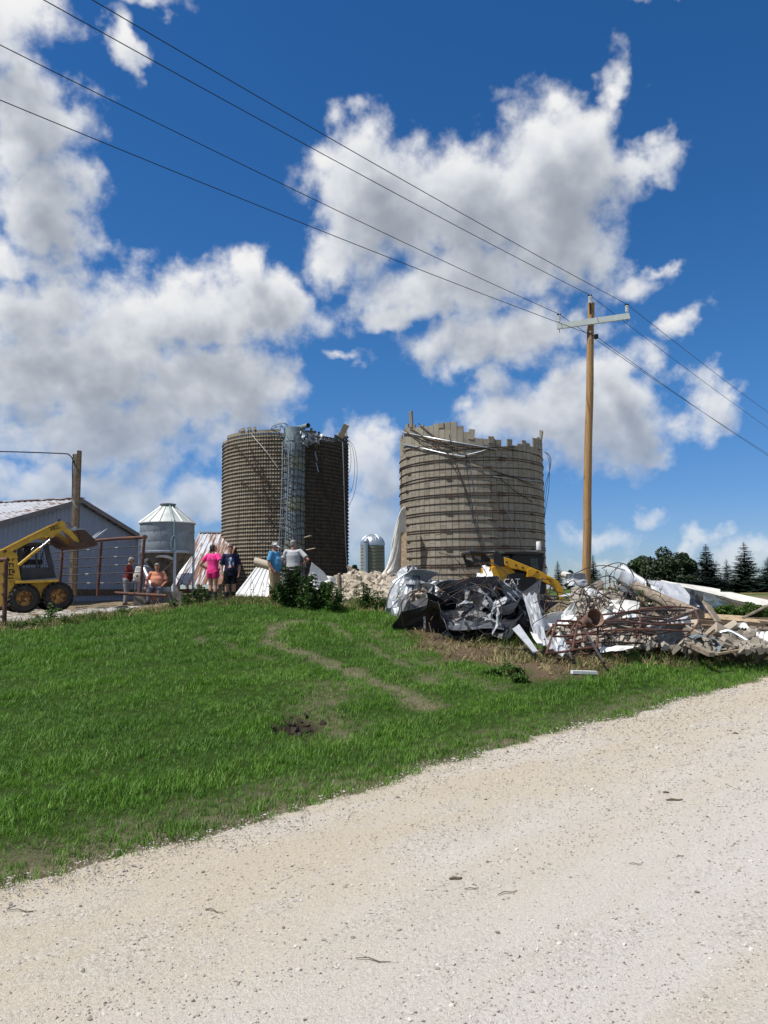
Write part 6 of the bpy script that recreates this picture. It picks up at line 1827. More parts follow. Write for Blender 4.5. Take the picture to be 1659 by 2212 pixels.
for i, (x, y, Yq, w, h, cu, rot, lab) in enumerate([(975,1318,16.5,1.5,.8,1.6,(1.2,.1,.5),'large curved black sheet at the left front of the dark heap'),(1025,1330,16.0,1.6,.7,1.3,(1.0,-.1,-.2),'large curved dark sheet in the front middle of the dark heap'),(1075,1335,15.8,1.2,.8,1.4,(1.3,.2,-.5),'large curved dark sheet at the right front of the dark heap'),(1010,1285,17.2,1.6,.7,1.2,(.9,.3,.1),'large curved dark sheet across the upper middle of the dark heap'),(1085,1300,17.0,1.1,.7,1.1,(1.1,.5,-.3),'curved dark sheet high at the right of the dark heap')]):
    o = sheet_thing('curved_sheet', x, y, Yq + .75, w * .8, h, .75, rot, M_BLKSHEET if i % 2 == 0 else M_DARKM, lab, 'sheet metal', 'large curved sheets in the dark heap', n=9, folds=7, curl=cu, seed=500 + i)
    cap_height(o, x, y - 22, Yq)

# --- white panels leaning at the right end of the heap
def panel(name, quad, label, m=None, n=7, sag=.04, cat='sheet metal', thick=.012, ribs=False, group=None):
    """quad: four (px, py, Y) corners: two along the top, two along the bottom, left first"""
    a, b, c, d = (at(*q) for q in quad); P = []; nr = (b - a).cross(c - a).normalized()
    nw = n if not ribs else n * 4
    for i in range(n):
        t = i / (n - 1); l, r = a.lerp(c, t), b.lerp(d, t); row = []
        for j in range(nw):
            u = j / (nw - 1); off = random.uniform(-sag, sag) if not ribs else ((.03 if j % 4 in (2, 3) else 0) + sag * math.sin(t * PI))
            row.append(l.lerp(r, u) + nr * off - a)
        P.append(row)
    o = MB().grid(P, smooth=False, thick=thick).build(name, m or M_WHITEM, None, a, fix=True); return tag(o, label, cat, group)
panel('bent_sheet', [(1131,1288,16.9),(1158,1280,16.8),(1158,1390,14.6),(1184,1396,14.5)], 'tall bent white metal sheet leaning at the right end of the dark heap', M_GALVW, 9, .06)
panel('flat_sheet', [(1108,1362,15.4),(1122,1350,15.5),(1152,1411,13.7),(1163,1410,13.7)], 'narrow white panel lying below the tall bent sheet', M_GALVW, 3, .01, thick=.03)
panel('flat_sheet', [(1146,1366,15.0),(1160,1370,15.0),(1160,1392,14.0),(1172,1392,14.0)], 'small white panel scrap between the narrow panel and the red pipe frame', M_WHITEM, 3, .02)
panel('torn_sheet', [(1180,1380,14.4),(1215,1372,14.5),(1185,1408,13.7),(1234,1416,13.6)], 'crumpled white panel under the red pipe frame', M_GALVW, 6, .07)
panel('torn_sheet', [(1030,1240,19.6),(1062,1233,19.7),(1028,1257,19.2),(1066,1250,19.2)], 'white sheet crumpled on the top of the dark heap', M_WHITEM, 6, .05)
panel('torn_sheet', [(1042,1222,19.8),(1058,1226,19.8),(1044,1238,19.6),(1056,1236,19.6)], 'small white torn piece standing at the very top of the dark heap', M_WHITEM, 4, .04)

# --- white ribbed sheet by the people, and a curved slab above it
panel('ribbed_sheet', [(553,1225,25.2),(592,1234,25.4),(505,1288,23.6),(592,1288,23.8)], 'big white ribbed roofing sheet lying against the left silo', M_WHITEM, 6, .02, ribs=True)
panel('ribbed_sheet', [(592,1262,24.2),(606,1268,24.3),(590,1291,23.6),(607,1291,23.7)], 'piece of white ribbed sheet behind the khaki trousers', M_WHITEM, 3, .01, ribs=True)
m = MB(); a, b_ = at(551, 1213, 26.4), at(585, 1223, 26.2)
P = [[(b_ - a) * t + Vector((0, -.14 * math.cos(s), .10 * math.sin(s))) for s in np.linspace(-1.2, 1.6, 8)] for t in np.linspace(0, 1, 5)]
tag(m.grid(P, thick=.05).build('curved_slab', M_BROKEN, None, a), 'curved pale slab resting above the white ribbed sheet', 'slab')
for i, (x, y, Yq, w) in enumerate([(676,1262,23.6,.5),(690,1250,24.0,.6),(666,1280,23.4,.4),(705,1255,24.4,.5),(700,1275,23.6,.35)]):
    sheet_thing('white_scrap', x, y, Yq, w, w * .7, .4, (random.uniform(.8, 1.6), .2 * i, random.uniform(-1, 1)), M_WHITEM, ('torn white scrap behind the middle of the leafy weeds', 'largest torn white scrap behind the leafy weeds', 'lowest torn white scrap behind the leafy weeds', 'torn white scrap highest behind the weeds, near the fence post', 'small torn white scrap rightmost behind the leafy weeds')[i], 'sheet metal', 'white scraps behind the weeds', n=6, seed=60 + i)

# --- broken concrete: every piece a thing of its own
BLK = []
for k in range(6):
    bm = bmesh.new(); bmesh.ops.create_cube(bm, size=1)
    rr = random.Random(k)
    for v in bm.verts: v.co = Vector((v.co.x * (.34 if k % 2 else .26), v.co.y * .20, v.co.z * .10)) * rr.uniform(.8, 1.2) + Vector((rr.uniform(-.03, .03), rr.uniform(-.03, .03), rr.uniform(-.012, .012)))
    bmesh.ops.bevel(bm, geom=bm.edges[:], offset=.012, segments=1, affect='EDGES')
    me = bpy.data.meshes.new('broken_block'); bm.to_mesh(me); bm.free(); me.materials.append(M_BROKEN); BLK.append(me)
BLKD = []
for me in BLK:
    k = me.copy(); k.materials[0] = M_BROKEND; BLKD.append(k)
def rubble_bits(n, cx0, cx1, topf, basef, Y0, Y1, m, label):
    mb = MB()
    for i in range(n):
        px = random.uniform(cx0, cx1); t = random.random(); py = basef(px) + (topf(px) - basef(px)) * t
        q = at(px, py, Y0 + (Y1 - Y0) * t + random.uniform(-.2, .2)); q.z = max(q.z - random.uniform(0, .08), gzf(q.x, q.y) + .02); s = random.uniform(.05, .16)
        mb.box(q, (s * random.uniform(1, 2.2), s, s * .6), (random.gauss(0, .6), random.gauss(0, .6), random.uniform(0, 6.28)), taper=random.uniform(.6, 1))
    tag(mb.build('rubble_bits', m), label, None, None, 'stuff')
def rubble(n, cx0, cx1, topf, basef, Y0, Y1, label, group, smin=.7, smax=1.3, mats=None):
    for i in range(n):
        px = random.uniform(cx0, cx1); t = random.random() ** .8; py = basef(px) + (topf(px) - basef(px)) * t
        Y = Y0 + (Y1 - Y0) * t + random.uniform(-.15, .15); q = at(px, py, Y); q.z = max(q.z, gzf(q.x, q.y) + .03)
        o = link('broken_block', random.choice(BLK), None, q, (random.gauss(0, .5), random.gauss(0, .5), random.uniform(0, 6.28))); s = random.uniform(smin, smax); o.scale = (s, s, s)
        if mats: o.data = random.choice(BLKD)
        tag(o, label + (', low at the front' if t < .3 else (', in the middle' if t < .65 else ', high up')) + (', left side' if px < cx0 + (cx1 - cx0) * .4 else (', centre' if px < cx0 + (cx1 - cx0) * .6 else ', right side')), 'concrete block', group)
def mound(name, pix, Y0, Y1, m, label):
    """the earth and dust under a pile: a low solid hump; pix: (px, top py, base py)"""
    P = []
    for k in range(7):
        t = k / 6; row = []
        for x, yt, yb in pix:
            s = math.sin(min(t * 1.25, 1) * PI / 2); y = yb + (yt - yb) * s; q = at(x, y, Y0 + (Y1 - Y0) * t)
            g = gzf(q.x, q.y); e = 0 if x in (pix[0][0], pix[-1][0]) else 1
            q.z = max(g - .05, q.z - .20 + random.uniform(-.05, .05)) if e and k > 0 else g - .06
            row.append(q)
        P.append(row)
    o = MB().grid(P).build(name, m); tag(o, label, None, None, 'stuff'); return o
mound('rubble_fill', [(700,1288,1300),(745,1268,1302),(780,1260,1308),(820,1256,1312),(850,1262,1318),(880,1284,1325)], 23.6, 27.5, M_RUBDUST, 'fine broken rubble between the two broken silos')
rubble(165, 724, 872, lambda x: 1246 - 6 * math.sin((x - 728) / 140 * PI), lambda x: 1300 + (x - 728) * .12, 22.9, 27.8, 'broken concrete block in the rubble between the silos', 'broken blocks between the silos', .85, 1.45)
mound('rubble_fill', [(1180,1352,1385),(1230,1328,1392),(1290,1288,1396),(1350,1282,1394),(1420,1302,1390),(1500,1332,1386),(1560,1352,1384),(1625,1378,1388)], 16.2, 22.0, M_RUBDUST, 'dusty rubble under the right hand debris')
rubble(66, 1205, 1440, lambda x: 1318 if x < 1238 else (1264 if x < 1330 else 1264 + (x - 1330) * .4), lambda x: 1380, 15.9, 22.0, 'broken concrete block behind the pipe tangle', 'broken blocks behind the pipes', .55, 1.25, True)
rubble(28, 1440, 1655, lambda x: 1350, lambda x: 1396, 15.5, 17.6, 'broken concrete piece right of the pipe tangle', 'broken blocks at the right edge', .35, .85, True)
rubble_bits(700, 722, 872, lambda x: 1250 - 6 * math.sin((x - 722) / 150 * PI), lambda x: 1304 + (x - 722) * .10, 22.9, 27.6, M_BROKEN, 'small broken pieces of concrete between the silos')
rubble_bits(900, 1195, 1480, lambda x: 1322 if x < 1238 else (1275 if x < 1330 else 1275 + (x - 1330) * .4), lambda x: 1392, 15.2, 21.5, M_BROKEND, 'small broken pieces of concrete and scrap behind the pipe tangle')
rubble_bits(500, 1440, 1660, lambda x: 1356, lambda x: 1400, 15.2, 17.4, M_BROKEND, 'small broken pieces right of the pipe tangle')
rubble(14, 872, 925, lambda x: 1272, lambda x: 1300, 20.0, 20.4, 'broken concrete block in the wrecked dome', 'broken blocks in the wrecked dome', .6, 1.1)
for i, (x, y, Yq, s, lab) in enumerate([(1490,1352,17.0,1.2,'rounded tan stone beside the end of the pipe tangle'),(1497,1372,16.4,1.5,'large flat concrete slab lying right of the pipe tangle'),(1549,1371,16.6,1.7,'largest concrete slab on the grass left of the white corrugated sheet'),(1575,1360,16.9,1.1,'square concrete chunk below the splintered timbers')]):
    o = link('concrete_chunk', BLK[i], None, at(x, y, Yq), (.5, .2 * i, i)); o.scale = (s, s * 1.2, s * 1.3); tag(o, lab, 'concrete chunk')

# --- red pipe frame in front
def frame_thing(name, corners, rails, r, m, label, cat='pipe frame', group=None, uprights=3, jitter=.03, m2=None):
    """corners (px, py, Y): top left, top right, bottom left, bottom right"""
    a, b, c, d = (at(*q) for q in corners); root = empty(name, c, 0, label, cat, group)
    J = lambda: Vector((random.uniform(-jitter, jitter), random.uniform(-jitter, jitter), random.uniform(-jitter, jitter)))
    for k in range(rails):
        t = k / max(1, rails - 1); p, q = a.lerp(c, t) - c, b.lerp(d, t) - c
        mid = [p + J() * .5, p.lerp(q, .3) + J(), p.lerp(q, .65) + J(), q + J() * .5]
        MB().tube(catmull(mid, 6), r, 8).build('rail', m if (m2 is None or k % 2 == 0) else m2, root)
    for k in range(uprights):
        t = k / max(1, uprights - 1); p, q = a.lerp(b, t) - c, c.lerp(d, t) - c
        MB().tube(catmull([p, p.lerp(q, .5) + J(), q], 6), r, 8).build('upright', m, root)
    return root
frame_thing('pipe_gate', [(1202,1342,14.3),(1292,1347,14.8),(1180,1412,13.4),(1290,1398,13.9)], 3, .021, M_PIPE_RED, 'bent red pipe gate frame at the left end of the pipe tangle', uprights=3)
frame_thing('pipe_gate', [(1195,1352,14.9),(1260,1356,15.3),(1178,1382,14.7),(1262,1388,15.0)], 2, .022, M_PIPE_RED, 'smaller red pipe frame behind the bent red gate frame', uprights=2, jitter=.06)
for i in range(5):
    x0, x1 = 1255 + 22 * i, (1500, 1455, 1490, 1525, 1470)[i]; y0 = (1340, 1352, 1366, 1378, 1330)[i]; Yb = 14.4 + i * .55
    frame_thing('gate_wreck', [(x0, y0 - 12, Yb + .3), (x1, y0 - 24 + 10 * (i % 2), Yb + 1.2), (x0 - 12, y0 + 34, Yb - .2), (x1 - 15, y0 + 30, Yb + .6)], 5, .0175, M_PIPE_RED if i in (0, 2) else M_PIPE_DARK,
                ('rusty red bent pipe gate lowest and nearest in the pipe tangle', 'dark bent pipe gate second from the front of the pipe tangle', 'rusty red bent pipe gate in the middle of the pipe tangle', 'dark bent pipe gate fourth back in the pipe tangle', 'dark bent pipe gate farthest back in the pipe tangle')[i], 'gate', 'wrecked gates in the tangle', uprights=3, jitter=.12, m2=M_PIPE_DARK)
LAB_T = 'loose bent pipe in the pipe tangle'
for i in range(210):
    x = random.uniform(1190, 1505) if i % 3 == 0 else random.uniform(1270, 1505); y = random.uniform(1322, 1413); g = gpt(x, min(1416, y + 25)); L = random.uniform(.5, 2.2); a = random.gauss(0, .35)
    p = at(x, y, g.y + .2 + (1412 - y) * .012); d = Vector((math.cos(a), random.uniform(-.5, .5), math.sin(a) * .8)).normalized()
    q = [p - d * L / 2, p - d * L * .15 + Vector((0, 0, random.uniform(-.08, .08))), p + d * L * .2 + Vector((0, 0, random.uniform(-.1, .1))), p + d * L / 2]
    for v in q: v.z = max(v.z, gzf(v.x, v.y) + .03)
    mp = random.choice((M_PIPE_RED, M_PIPE_DARK, M_PIPE_DARK, M_PIPE_DARK, M_WIRE))
    rod_thing(q, random.choice((.012, .016, .021)), mp, ('red ' if mp is M_PIPE_RED else 'dark ') + LAB_T + (', upper' if y < 1355 else (', middle' if y < 1385 else ', low')) + (' left end' if x < 1290 else (' centre' if x < 1400 else ' right end')), 'bent_pipe', 'pipe', 'loose pipes in the tangle')
rod_thing([at(1305,1432,12.9), at(1268,1370,14.2), at(1248,1332,15)], .024, M_PIPE_DARK, 'long dark pipe leaning out over the front of the tangle to the grass', 'pipe', 'pipe', None)
rod_thing([at(1290,1352,15), at(1340,1328,15.8), at(1400,1318,16.2), at(1480,1318,16.6)], .035, M_PIPE_DARK, 'thick dark pipe arching along the top of the tangle', 'pipe', 'pipe', None)
rod_thing([at(1400,1360,15.5), at(1450,1338,16.2), at(1510,1318,17.0)], .035, M_PIPE_DARK, 'thick dark pipe sloping up to the right end of the tangle', 'pipe', 'pipe', None)
# rusty cone-shaped bucket
m = MB(); m.lathe([(.12, 0), (.16, .30), (.17, .31), (.155, .30), (.105, .02)], 18, caps=False, smooth=True); o = m.build('torn_drum', M_RUSTY, None, at(1268, 1345, 14.6), (1.2, .3, .2)); tag(o, 'torn rusty metal drum lying open at the foot of the utility pole', 'drum')

# --- loops of hoop steel and cable over everything
LAB_R = 'bent hoop rod looping out of the debris'
for i in range(95):
    if i < 40: x, y = random.uniform(925, 1160), random.uniform(1240, 1372); Yb = 16.2 + (1372 - y) * .022
    elif i < 75: x, y = random.uniform(1180, 1440), random.uniform(1300, 1395); Yb = 14.4 + (1400 - y) * .035
    else: x, y = random.uniform(1200, 1330), random.uniform(1285, 1335); Yb = 18 + (1320 - y) * .05
    p = at(x, y, Yb); r = random.uniform(.25, .9) if i < 40 else random.uniform(.2, .6); a0 = random.uniform(0, 6.28); sp = random.uniform(1.2, 3.6); ax = Vector((random.gauss(0, .5), -1, random.gauss(0, .5))).normalized()
    u = ax.orthogonal().normalized(); v = ax.cross(u); pts = []
    for k in range(6):
        a = a0 + sp * k / 5; pts.append(p + (u * math.cos(a) + v * math.sin(a)) * r * random.uniform(.85, 1.15) + ax * random.uniform(-.15, .15))
    for q in pts: q.z = max(q.z, gzf(q.x, q.y) + .02)
    rod_thing(pts, random.choice((.008, .010, .013)), random.choice((M_HOOP, M_PIPE_DARK, M_WIRE, M_HOOP)), LAB_R + (' over the dark crumpled heap' if i < 40 else (' right of the utility pole' if i < 75 else ' behind the foot of the utility pole')), 'bent_rod', 'rod', 'bent hoop rods in the debris', 5, 4)
for i, pix in enumerate([[(900,1310),(940,1280),(985,1262),(1030,1240)],[(930,1340),(960,1300),(1010,1270),(1060,1262)],[(1010,1245),(1050,1260),(1062,1310),(1058,1350),(1030,1370)],[(1240,1240),(1275,1225),(1310,1222),(1350,1232)],[(1300,1228),(1330,1216),(1355,1222),(1372,1250)],[(1228,1330),(1236,1290),(1252,1270),(1290,1262)]]):
    rod_thing([at(x, y, (17.5 if x < 1100 else 20.5) + .1 * k) for k, (x, y) in enumerate(pix)], .013, M_HOOP, ('long bent rod curving from the wrecked dome up over the dark heap', 'bent rod rising from the foot of the dark heap to its top', 'bent rod looping down over the right side of the dark heap', 'thin rod arching to the right behind the utility pole', 'thin rod arching up to the silver roof roll', 'bent rod rising left of the utility pole foot')[i], 'bent_rod', 'rod', 'bent hoop rods in the debris')

# --- fallen pole, silver roll, long white shells at the right
pa, pb = at(1372, 1266, 20.6), at(1508, 1331, 17.6)
o = MB().tube([Vector((0, 0, 0)), (pb - pa) * .5 + Vector((0, 0, -.02)), pb - pa], [.125, .145, .165], 16).build('fallen_pole', M_WOODG, None, pa); tag(o, 'thick grey fallen pole lying aslant across the right of the debris', 'fallen pole')
def silver_roll():
    c = at(1365, 1248, 21.2); root = empty('roof_roll', c, 0, 'curled bright silver roof sheet sticking up from the debris before the trees', 'sheet metal')
    P = []
    for i in range(7):
        q = at(1338 + 8.5 * i, 1226 + 6.0 * i, 21.4 - .15 * i) - c
        P.append([q + Vector((.06 * math.sin(a), -.17 * math.cos(a), .22 * math.sin(a) - .12)) * (1 + random.uniform(-.06, .06)) for a in np.linspace(-1.9, 2.1, 11)])
    MB().grid(P, smooth=True, thick=.012).build('rolled_sheet', M_SILVER, root)
    MB().tube(catmull(P[0], 2), .02, 6).build('rim', M_GALV, root); MB().tube(catmull(P[-1], 2), .02, 6).build('rim', M_GALV, root)
    me = crumple_mesh(.6, .4, .3, M_DARKM, n=6, seed=5); link('torn_end', me, root, at(1372, 1270, 20.8) - c, (1.2, .4, .3))
silver_roll()
panel('roof_sheet', [(1398,1252,20.6),(1468,1262,20.4),(1420,1300,19.4),(1512,1312,18.9)], 'broad bright metal roof sheet sloping behind the fallen pole', M_GALVW, 8, .03)
panel('roof_sheet', [(1378,1265,20.4),(1400,1258,20.6),(1400,1290,19.8),(1426,1296,19.6)], 'smaller bright sheet left of the broad roof sheet', M_GALVW, 5, .03) if False else None
def long_shell(pix, label, Y0, Y1, m):
    """a collapsed half-round shell: ridge, lit top face and hanging front face"""
    P = []; n = len(pix)
    for k, (x, yt, yr, yb) in enumerate(pix):
        Y = Y0 + (Y1 - Y0) * k / (n - 1)
        top, rid, bot = at(x, yt, Y + .9), at(x, yr, Y), at(x + 6, yb, Y + .35)
        P.append([top, top.lerp(rid, .5) + Vector((0, 0, .03)), rid, rid.lerp(bot, .35) + Vector((0, -.08, 0)), rid.lerp(bot, .7) + Vector((0, .02, 0)), bot])
    o0 = P[0][2].copy()
    o = MB().grid([[p - o0 for p in r] for r in P], smooth=False, thick=.02).build('fallen_shell', m, None, o0); tag(o, label, 'fallen shell')
long_shell([(1428,1254,1256,1262),(1455,1258,1264,1284),(1485,1262,1270,1303),(1515,1266,1277,1312),(1540,1270,1283,1312),(1556,1273,1287,1304)], 'long collapsed white shell lying left of the other, before the conifers', 20.6, 20.2, M_CREAM)
long_shell([(1543,1278,1282,1296),(1580,1279,1294,1318),(1615,1287,1302,1322),(1660,1296,1310,1324),(1720,1306,1322,1332)], 'long collapsed white shell running out of the right edge above the green bushes', 21.2, 21.0, M_CREAM)
sheet_thing('folded_sheet', 1517, 1306, 19.0, .7, .55, .8, (1.5, .3, .2), M_DARKM, 'dark folded sheet at the lower end of the broad roof sheet', n=6, seed=8)
sheet_thing('folded_sheet', 1545, 1310, 18.9, .5, .45, .5, (1.3, .1, -.4), M_GALVW, 'pale crumpled sheet beside the grey leaning plank', n=6, seed=9)
pl = at(1526, 1304, 18.4); pe = at(1556, 1350, 17.4)
tag(MB().bar(Vector((0, 0, 0)), pe - pl, .24, .05, up=(.3, -1, .2)).build('plank', M_WOODG, None, pl), 'grey plank leaning steeply at the right of the debris', 'plank')
for i, (x0, y0, x1, y1, Yq, mm) in enumerate([(1490,1332,1640,1345,17.9,M_WOODN),(1475,1338,1600,1350,17.6,M_WOODB),(1520,1344,1690,1352,17.8,M_WOODB),(1500,1329,1610,1336,18.2,M_WOODN),(1560,1338,1700,1340,18.2,M_WOODB),(1515,1352,1680,1364,17.2,M_WOODB),(1545,1334,1660,1344,18.0,M_WOODN)]):
    a, b_ = at(x0, y0, Yq), at(x1, y1, Yq - .2); lab = ('long pale splintered board lying in the middle of the timber stack', 'dark board at the left end of the timber stack', 'dark board running out at the right below the pale boards', 'short pale board topmost at the left of the timber stack', 'dark board uppermost at the right edge of the picture', 'lowest dark board of the timber stack, above the white scrap', 'pale splintered board under the green bushes at the right')[i]
    tag(MB().bar(Vector((0, 0, 0)), b_ - a, .16, .07, up=(random.uniform(-.3, .3), random.uniform(-.4, .4), 1)).build('board', mm, None, a), lab, 'board', 'old boards at the right edge')
rod_thing([at(1605,1335,17.2), at(1659,1308,17.6)], .03, M_WOODG, 'grey stick leaning up over the bushes at the right edge', 'stick', 'stick', None)
# bent strip, timber offcut, stick and corrugated sheets in front at the right
P = []
for i, (x, y) in enumerate([(1492,1376),(1512,1370),(1540,1378),(1552,1392),(1548,1408),(1530,1414)]):
    q = at(x, y, 15.6 - .08 * i); P.append([q + Vector((0, .14, .0)), q + Vector((0, -.14, -.02))])
o0 = P[0][0].copy(); tag(MB().grid([[p - o0 for p in r] for r in P], thick=.012).build('bent_strip', M_GALVB, None, o0), 'bent grey metal strip curled in a loop on the grass', 'metal strip')
a, b_ = at(1480,1388,15.3), at(1538,1414,14.6); tag(MB().bar(Vector((0, 0, 0)), b_ - a, .13, .08).build('timber_offcut', M_WOODG, None, a), 'split timber offcut under the bent grey strip', 'timber')
a, b_ = at(1548,1413,14.8), at(1612,1402,15.4); tag(MB().bar(Vector((0, 0, 0)), b_ - a, .05, .04).build('pale_lath', M_WOODN, None, a), 'pale thin lath lying on the grass below the white corrugated sheet', 'lath')
panel('corrugated_sheet', [(1634,1366,16.4),(1700,1362,16.6),(1630,1397,15.6),(1700,1396,15.7)], 'white corrugated sheet lying at the right edge', M_WHITEM, 6, .03, ribs=True)
panel('corrugated_sheet', [(1600,1346,17.2),(1612,1344,17.3),(1596,1356,16.9),(1622,1357,16.9)], 'small white corrugated scrap left of the sheet at the right edge', M_WHITEM, 4, .02, ribs=True)
rod_thing([at(1556,1366,16.3), at(1575,1363,16.2), at(1595,1372,16.0), at(1615,1384,15.8)], .03, M_GALV, 'curved grey trim strip left of the white corrugated sheet', 'trim_strip', 'metal strip', None)
# pale sheets and tubes between the loader and the pole, and round the pole
for i, (x, y, Yq, w, h, mm, lab) in enumerate([(1232,1276,21.5,.6,.4,M_GALVW,'pale crumpled sheet right of the track loader'),(1246,1250,23.6,.6,.4,M_GALV2,'grey crumpled sheet left of the utility pole'),(1300,1285,20.5,.7,.6,M_WHITEM,'white square sheet tilted right of the utility pole'),(1345,1318,18.2,.7,.5,M_WHITEM,'large white sheet tilted under the fallen pole'),(1392,1322,17.9,.7,.5,M_GALV2,'grey sheet under the middle of the fallen pole'),(1302,1330,17.0,.4,.35,M_WHITEM,'white crumpled sheet low beside the utility pole'),(1222,1330,16.4,.4,.3,M_WHITEM,'white crumpled sheet low left of the utility pole'),(1198,1340,16.2,.5,.3,M_WHITEM,'small white crumpled piece by the tall bent sheet'),(1440,1372,15.4,.5,.4,M_DARKM,'dark crumpled piece inside the right end of the tangle'),(1330,1390,14.3,.6,.3,M_WHITEM,'white piece showing through the pipe tangle'),(1460,1345,16.6,.6,.4,M_GALVW,'pale piece behind the right end of the tangle')]):
    sheet_thing('crumpled_sheet', x, y, Yq, w, h, .35, (random.uniform(.8, 1.5), random.uniform(-.3, .3), random.uniform(-.6, .6)), mm, lab, n=7, seed=100 + i)
a, b_ = at(1214,1240,33.0), at(1262,1252,31.5); tag(MB().tube([Vector((0, 0, 0)), (b_ - a)], [.13, .13], 14).build('pale_tube', M_CREAM, None, a), 'pale tube lying behind the loader and the utility pole', 'tube')
for i, (x0, y0, x1, y1) in enumerate([(752,1224,775,1246),(745,1240,790,1252),(762,1232,782,1250)]):
    a, b_ = at(x0, y0, 28.6), at(x1, y1, 27.6); tag(MB().bar(Vector((0, 0, 0)), b_ - a, .15, .05).build('board', M_WOODB if i != 1 else M_WOODN, None, a), 'brown board leaning on the rubble right of the left silo', 'board', 'boards on the rubble heap')
# old fence wire and dead stems along the crest of the debris
for i in range(26):
    x = random.uniform(1290, 1470); y = 1262 + max(0, (x - 1330)) * .35 + random.uniform(-5, 10); p = at(x, y + 18, 20.2); h = random.uniform(.3, .8)
    rod_thing([p, p + Vector((random.uniform(-.1, .1), 0, h * .6)), p + Vector((random.uniform(-.3, .3), 0, h))], .007, random.choice((M_WOODB, M_PIPE_DARK)), 'thin dead stem sticking up from the debris', 'dead_stem', 'stem', 'dead stems in the debris', 4, 3)
# clods and scraps on the bank
for i, (x, y, lab) in enumerate([(1262,1461,'white plank scrap lying on the grass below the pipe tangle')]):
    q = gpt(x, y, .03); tag(MB().box((0, 0, 0), (.42, .10, .05), (0, .05, .2)).build('scrap', M_WHITEM, None, q), lab, 'scrap')
for k in range(26):
    q = HOLE + Vector((random.gauss(0, .13), random.gauss(0, .22), 0)); q.z = gzf(q.x, q.y) + .01
    me = BLK[k % 6]; s = random.uniform(.10, .32); mm = MB()
    o = bpy.data.objects.new('clod', me.copy()); COL.objects.link(o); o.data.materials[0] = M_CLOD; o.location = q; o.scale = (s, s, s * 1.6); o.rotation_euler = (random.random(), random.random(), random.random() * 6)
    tag(o, 'dark earth clod in the dug patch of the lawn', 'clod', 'earth clods in the dug patch')

# ------------------------------------------------------------------ trees and weeds
M_LEAFD = leaf_mat('dark_tree_leaves', (.008, .020, .006), (.036, .066, .016), trans=.15)
M_NEEDLE = leaf_mat('spruce_needles', (.006, .015, .010), (.020, .040, .024), trans=.05)
M_WEED = leaf_mat('weed_leaves', (.020, .055, .010), (.070, .145, .030), trans=.22)
M_VINE = leaf_mat('vine_leaves', (.040, .090, .014), (.115, .205, .040), trans=.25)
M_BARK = mat('dark_bark', color=(.075, .055, .042), rough=.95, var=.3, scale=5, bump=.5)
M_SEED = mat('dark_seed_heads', color=(.07, .055, .035), rough=.9, var=.3)
M_DRYB = mat('tan_straw', color=(.34, .24, .11), rough=1, var=.25, scale=3, bump=.5)
M_STALK = mat('green_stalk', color=(.07, .10, .03), rough=.8, var=.2)

def leaf_cloud(mb, centres, n, size, rnd, flat=.5):
    tot = sum(c[1] ** 2 for c in centres)
    for c, r, sq in centres:
        for _ in range(int(n * r * r / tot)):
            d = Vector((rnd.gauss(0, 1), rnd.gauss(0, 1), rnd.gauss(0, 1))).normalized(); q = r * rnd.uniform(.55, 1.08) ** .7
            p = Vector(c) + Vector((d.x * q, d.y * q, d.z * q * sq)); s = size * rnd.uniform(.6, 1.4)
            nrm = (d + Vector((rnd.gauss(0, .6), rnd.gauss(0, .6), rnd.gauss(0, .6) + .3))).normalized(); u = nrm.orthogonal().normalized(); u = Matrix.Rotation(rnd.uniform(0, 6.28), 3, nrm) @ u; v = nrm.cross(u)
            mb.add([p - u * s, p - v * s * .55 + nrm * s * .1, p + u * s, p + v * s * .55 + nrm * s * .1], [(0, 1, 2, 3)])

def broad_tree(px, ytop, ybase, Y, width_px, label, seed, group='trees beyond the farm', lobes=24):
    rnd = random.Random(seed); b = at(px, ybase, Y); b.z = max(.4, min(b.z, 1.2)); top = at(px, ytop, Y).z - b.z; R = width_px / FPX * Y / 2
    root = empty('broad_tree', b, 0, label, 'tree', group)
    tr = MB(); tr.tube([(0, 0, -.3), (.1, 0, top * .3), (-.1, .1, top * .6)], [top * .035, top * .026, top * .014], 8)
    C = []
    for k in range(lobes):
        a = rnd.uniform(0, 6.28); q = R * rnd.uniform(.15, .72); z = top * rnd.uniform(.16, .80); sh = 1 - max(0, z / top - .6) * 1.3
        c = (math.cos(a) * q * sh, math.sin(a) * q * sh, z); C.append((c, R * rnd.uniform(.30, .46), .85)); tr.tube([(0, 0, z * .45), Vector(c) * .6 + Vector((0, 0, z * .25)), c], [top * .012, top * .008, top * .003], 5)
    C.append(((0, 0, top * .86), R * .33, .9))
    tr.build('trunk', M_BARK, root)
    m = MB(); leaf_cloud(m, C, 9000, top * .030, rnd); m.build('crown', M_LEAFD, root)

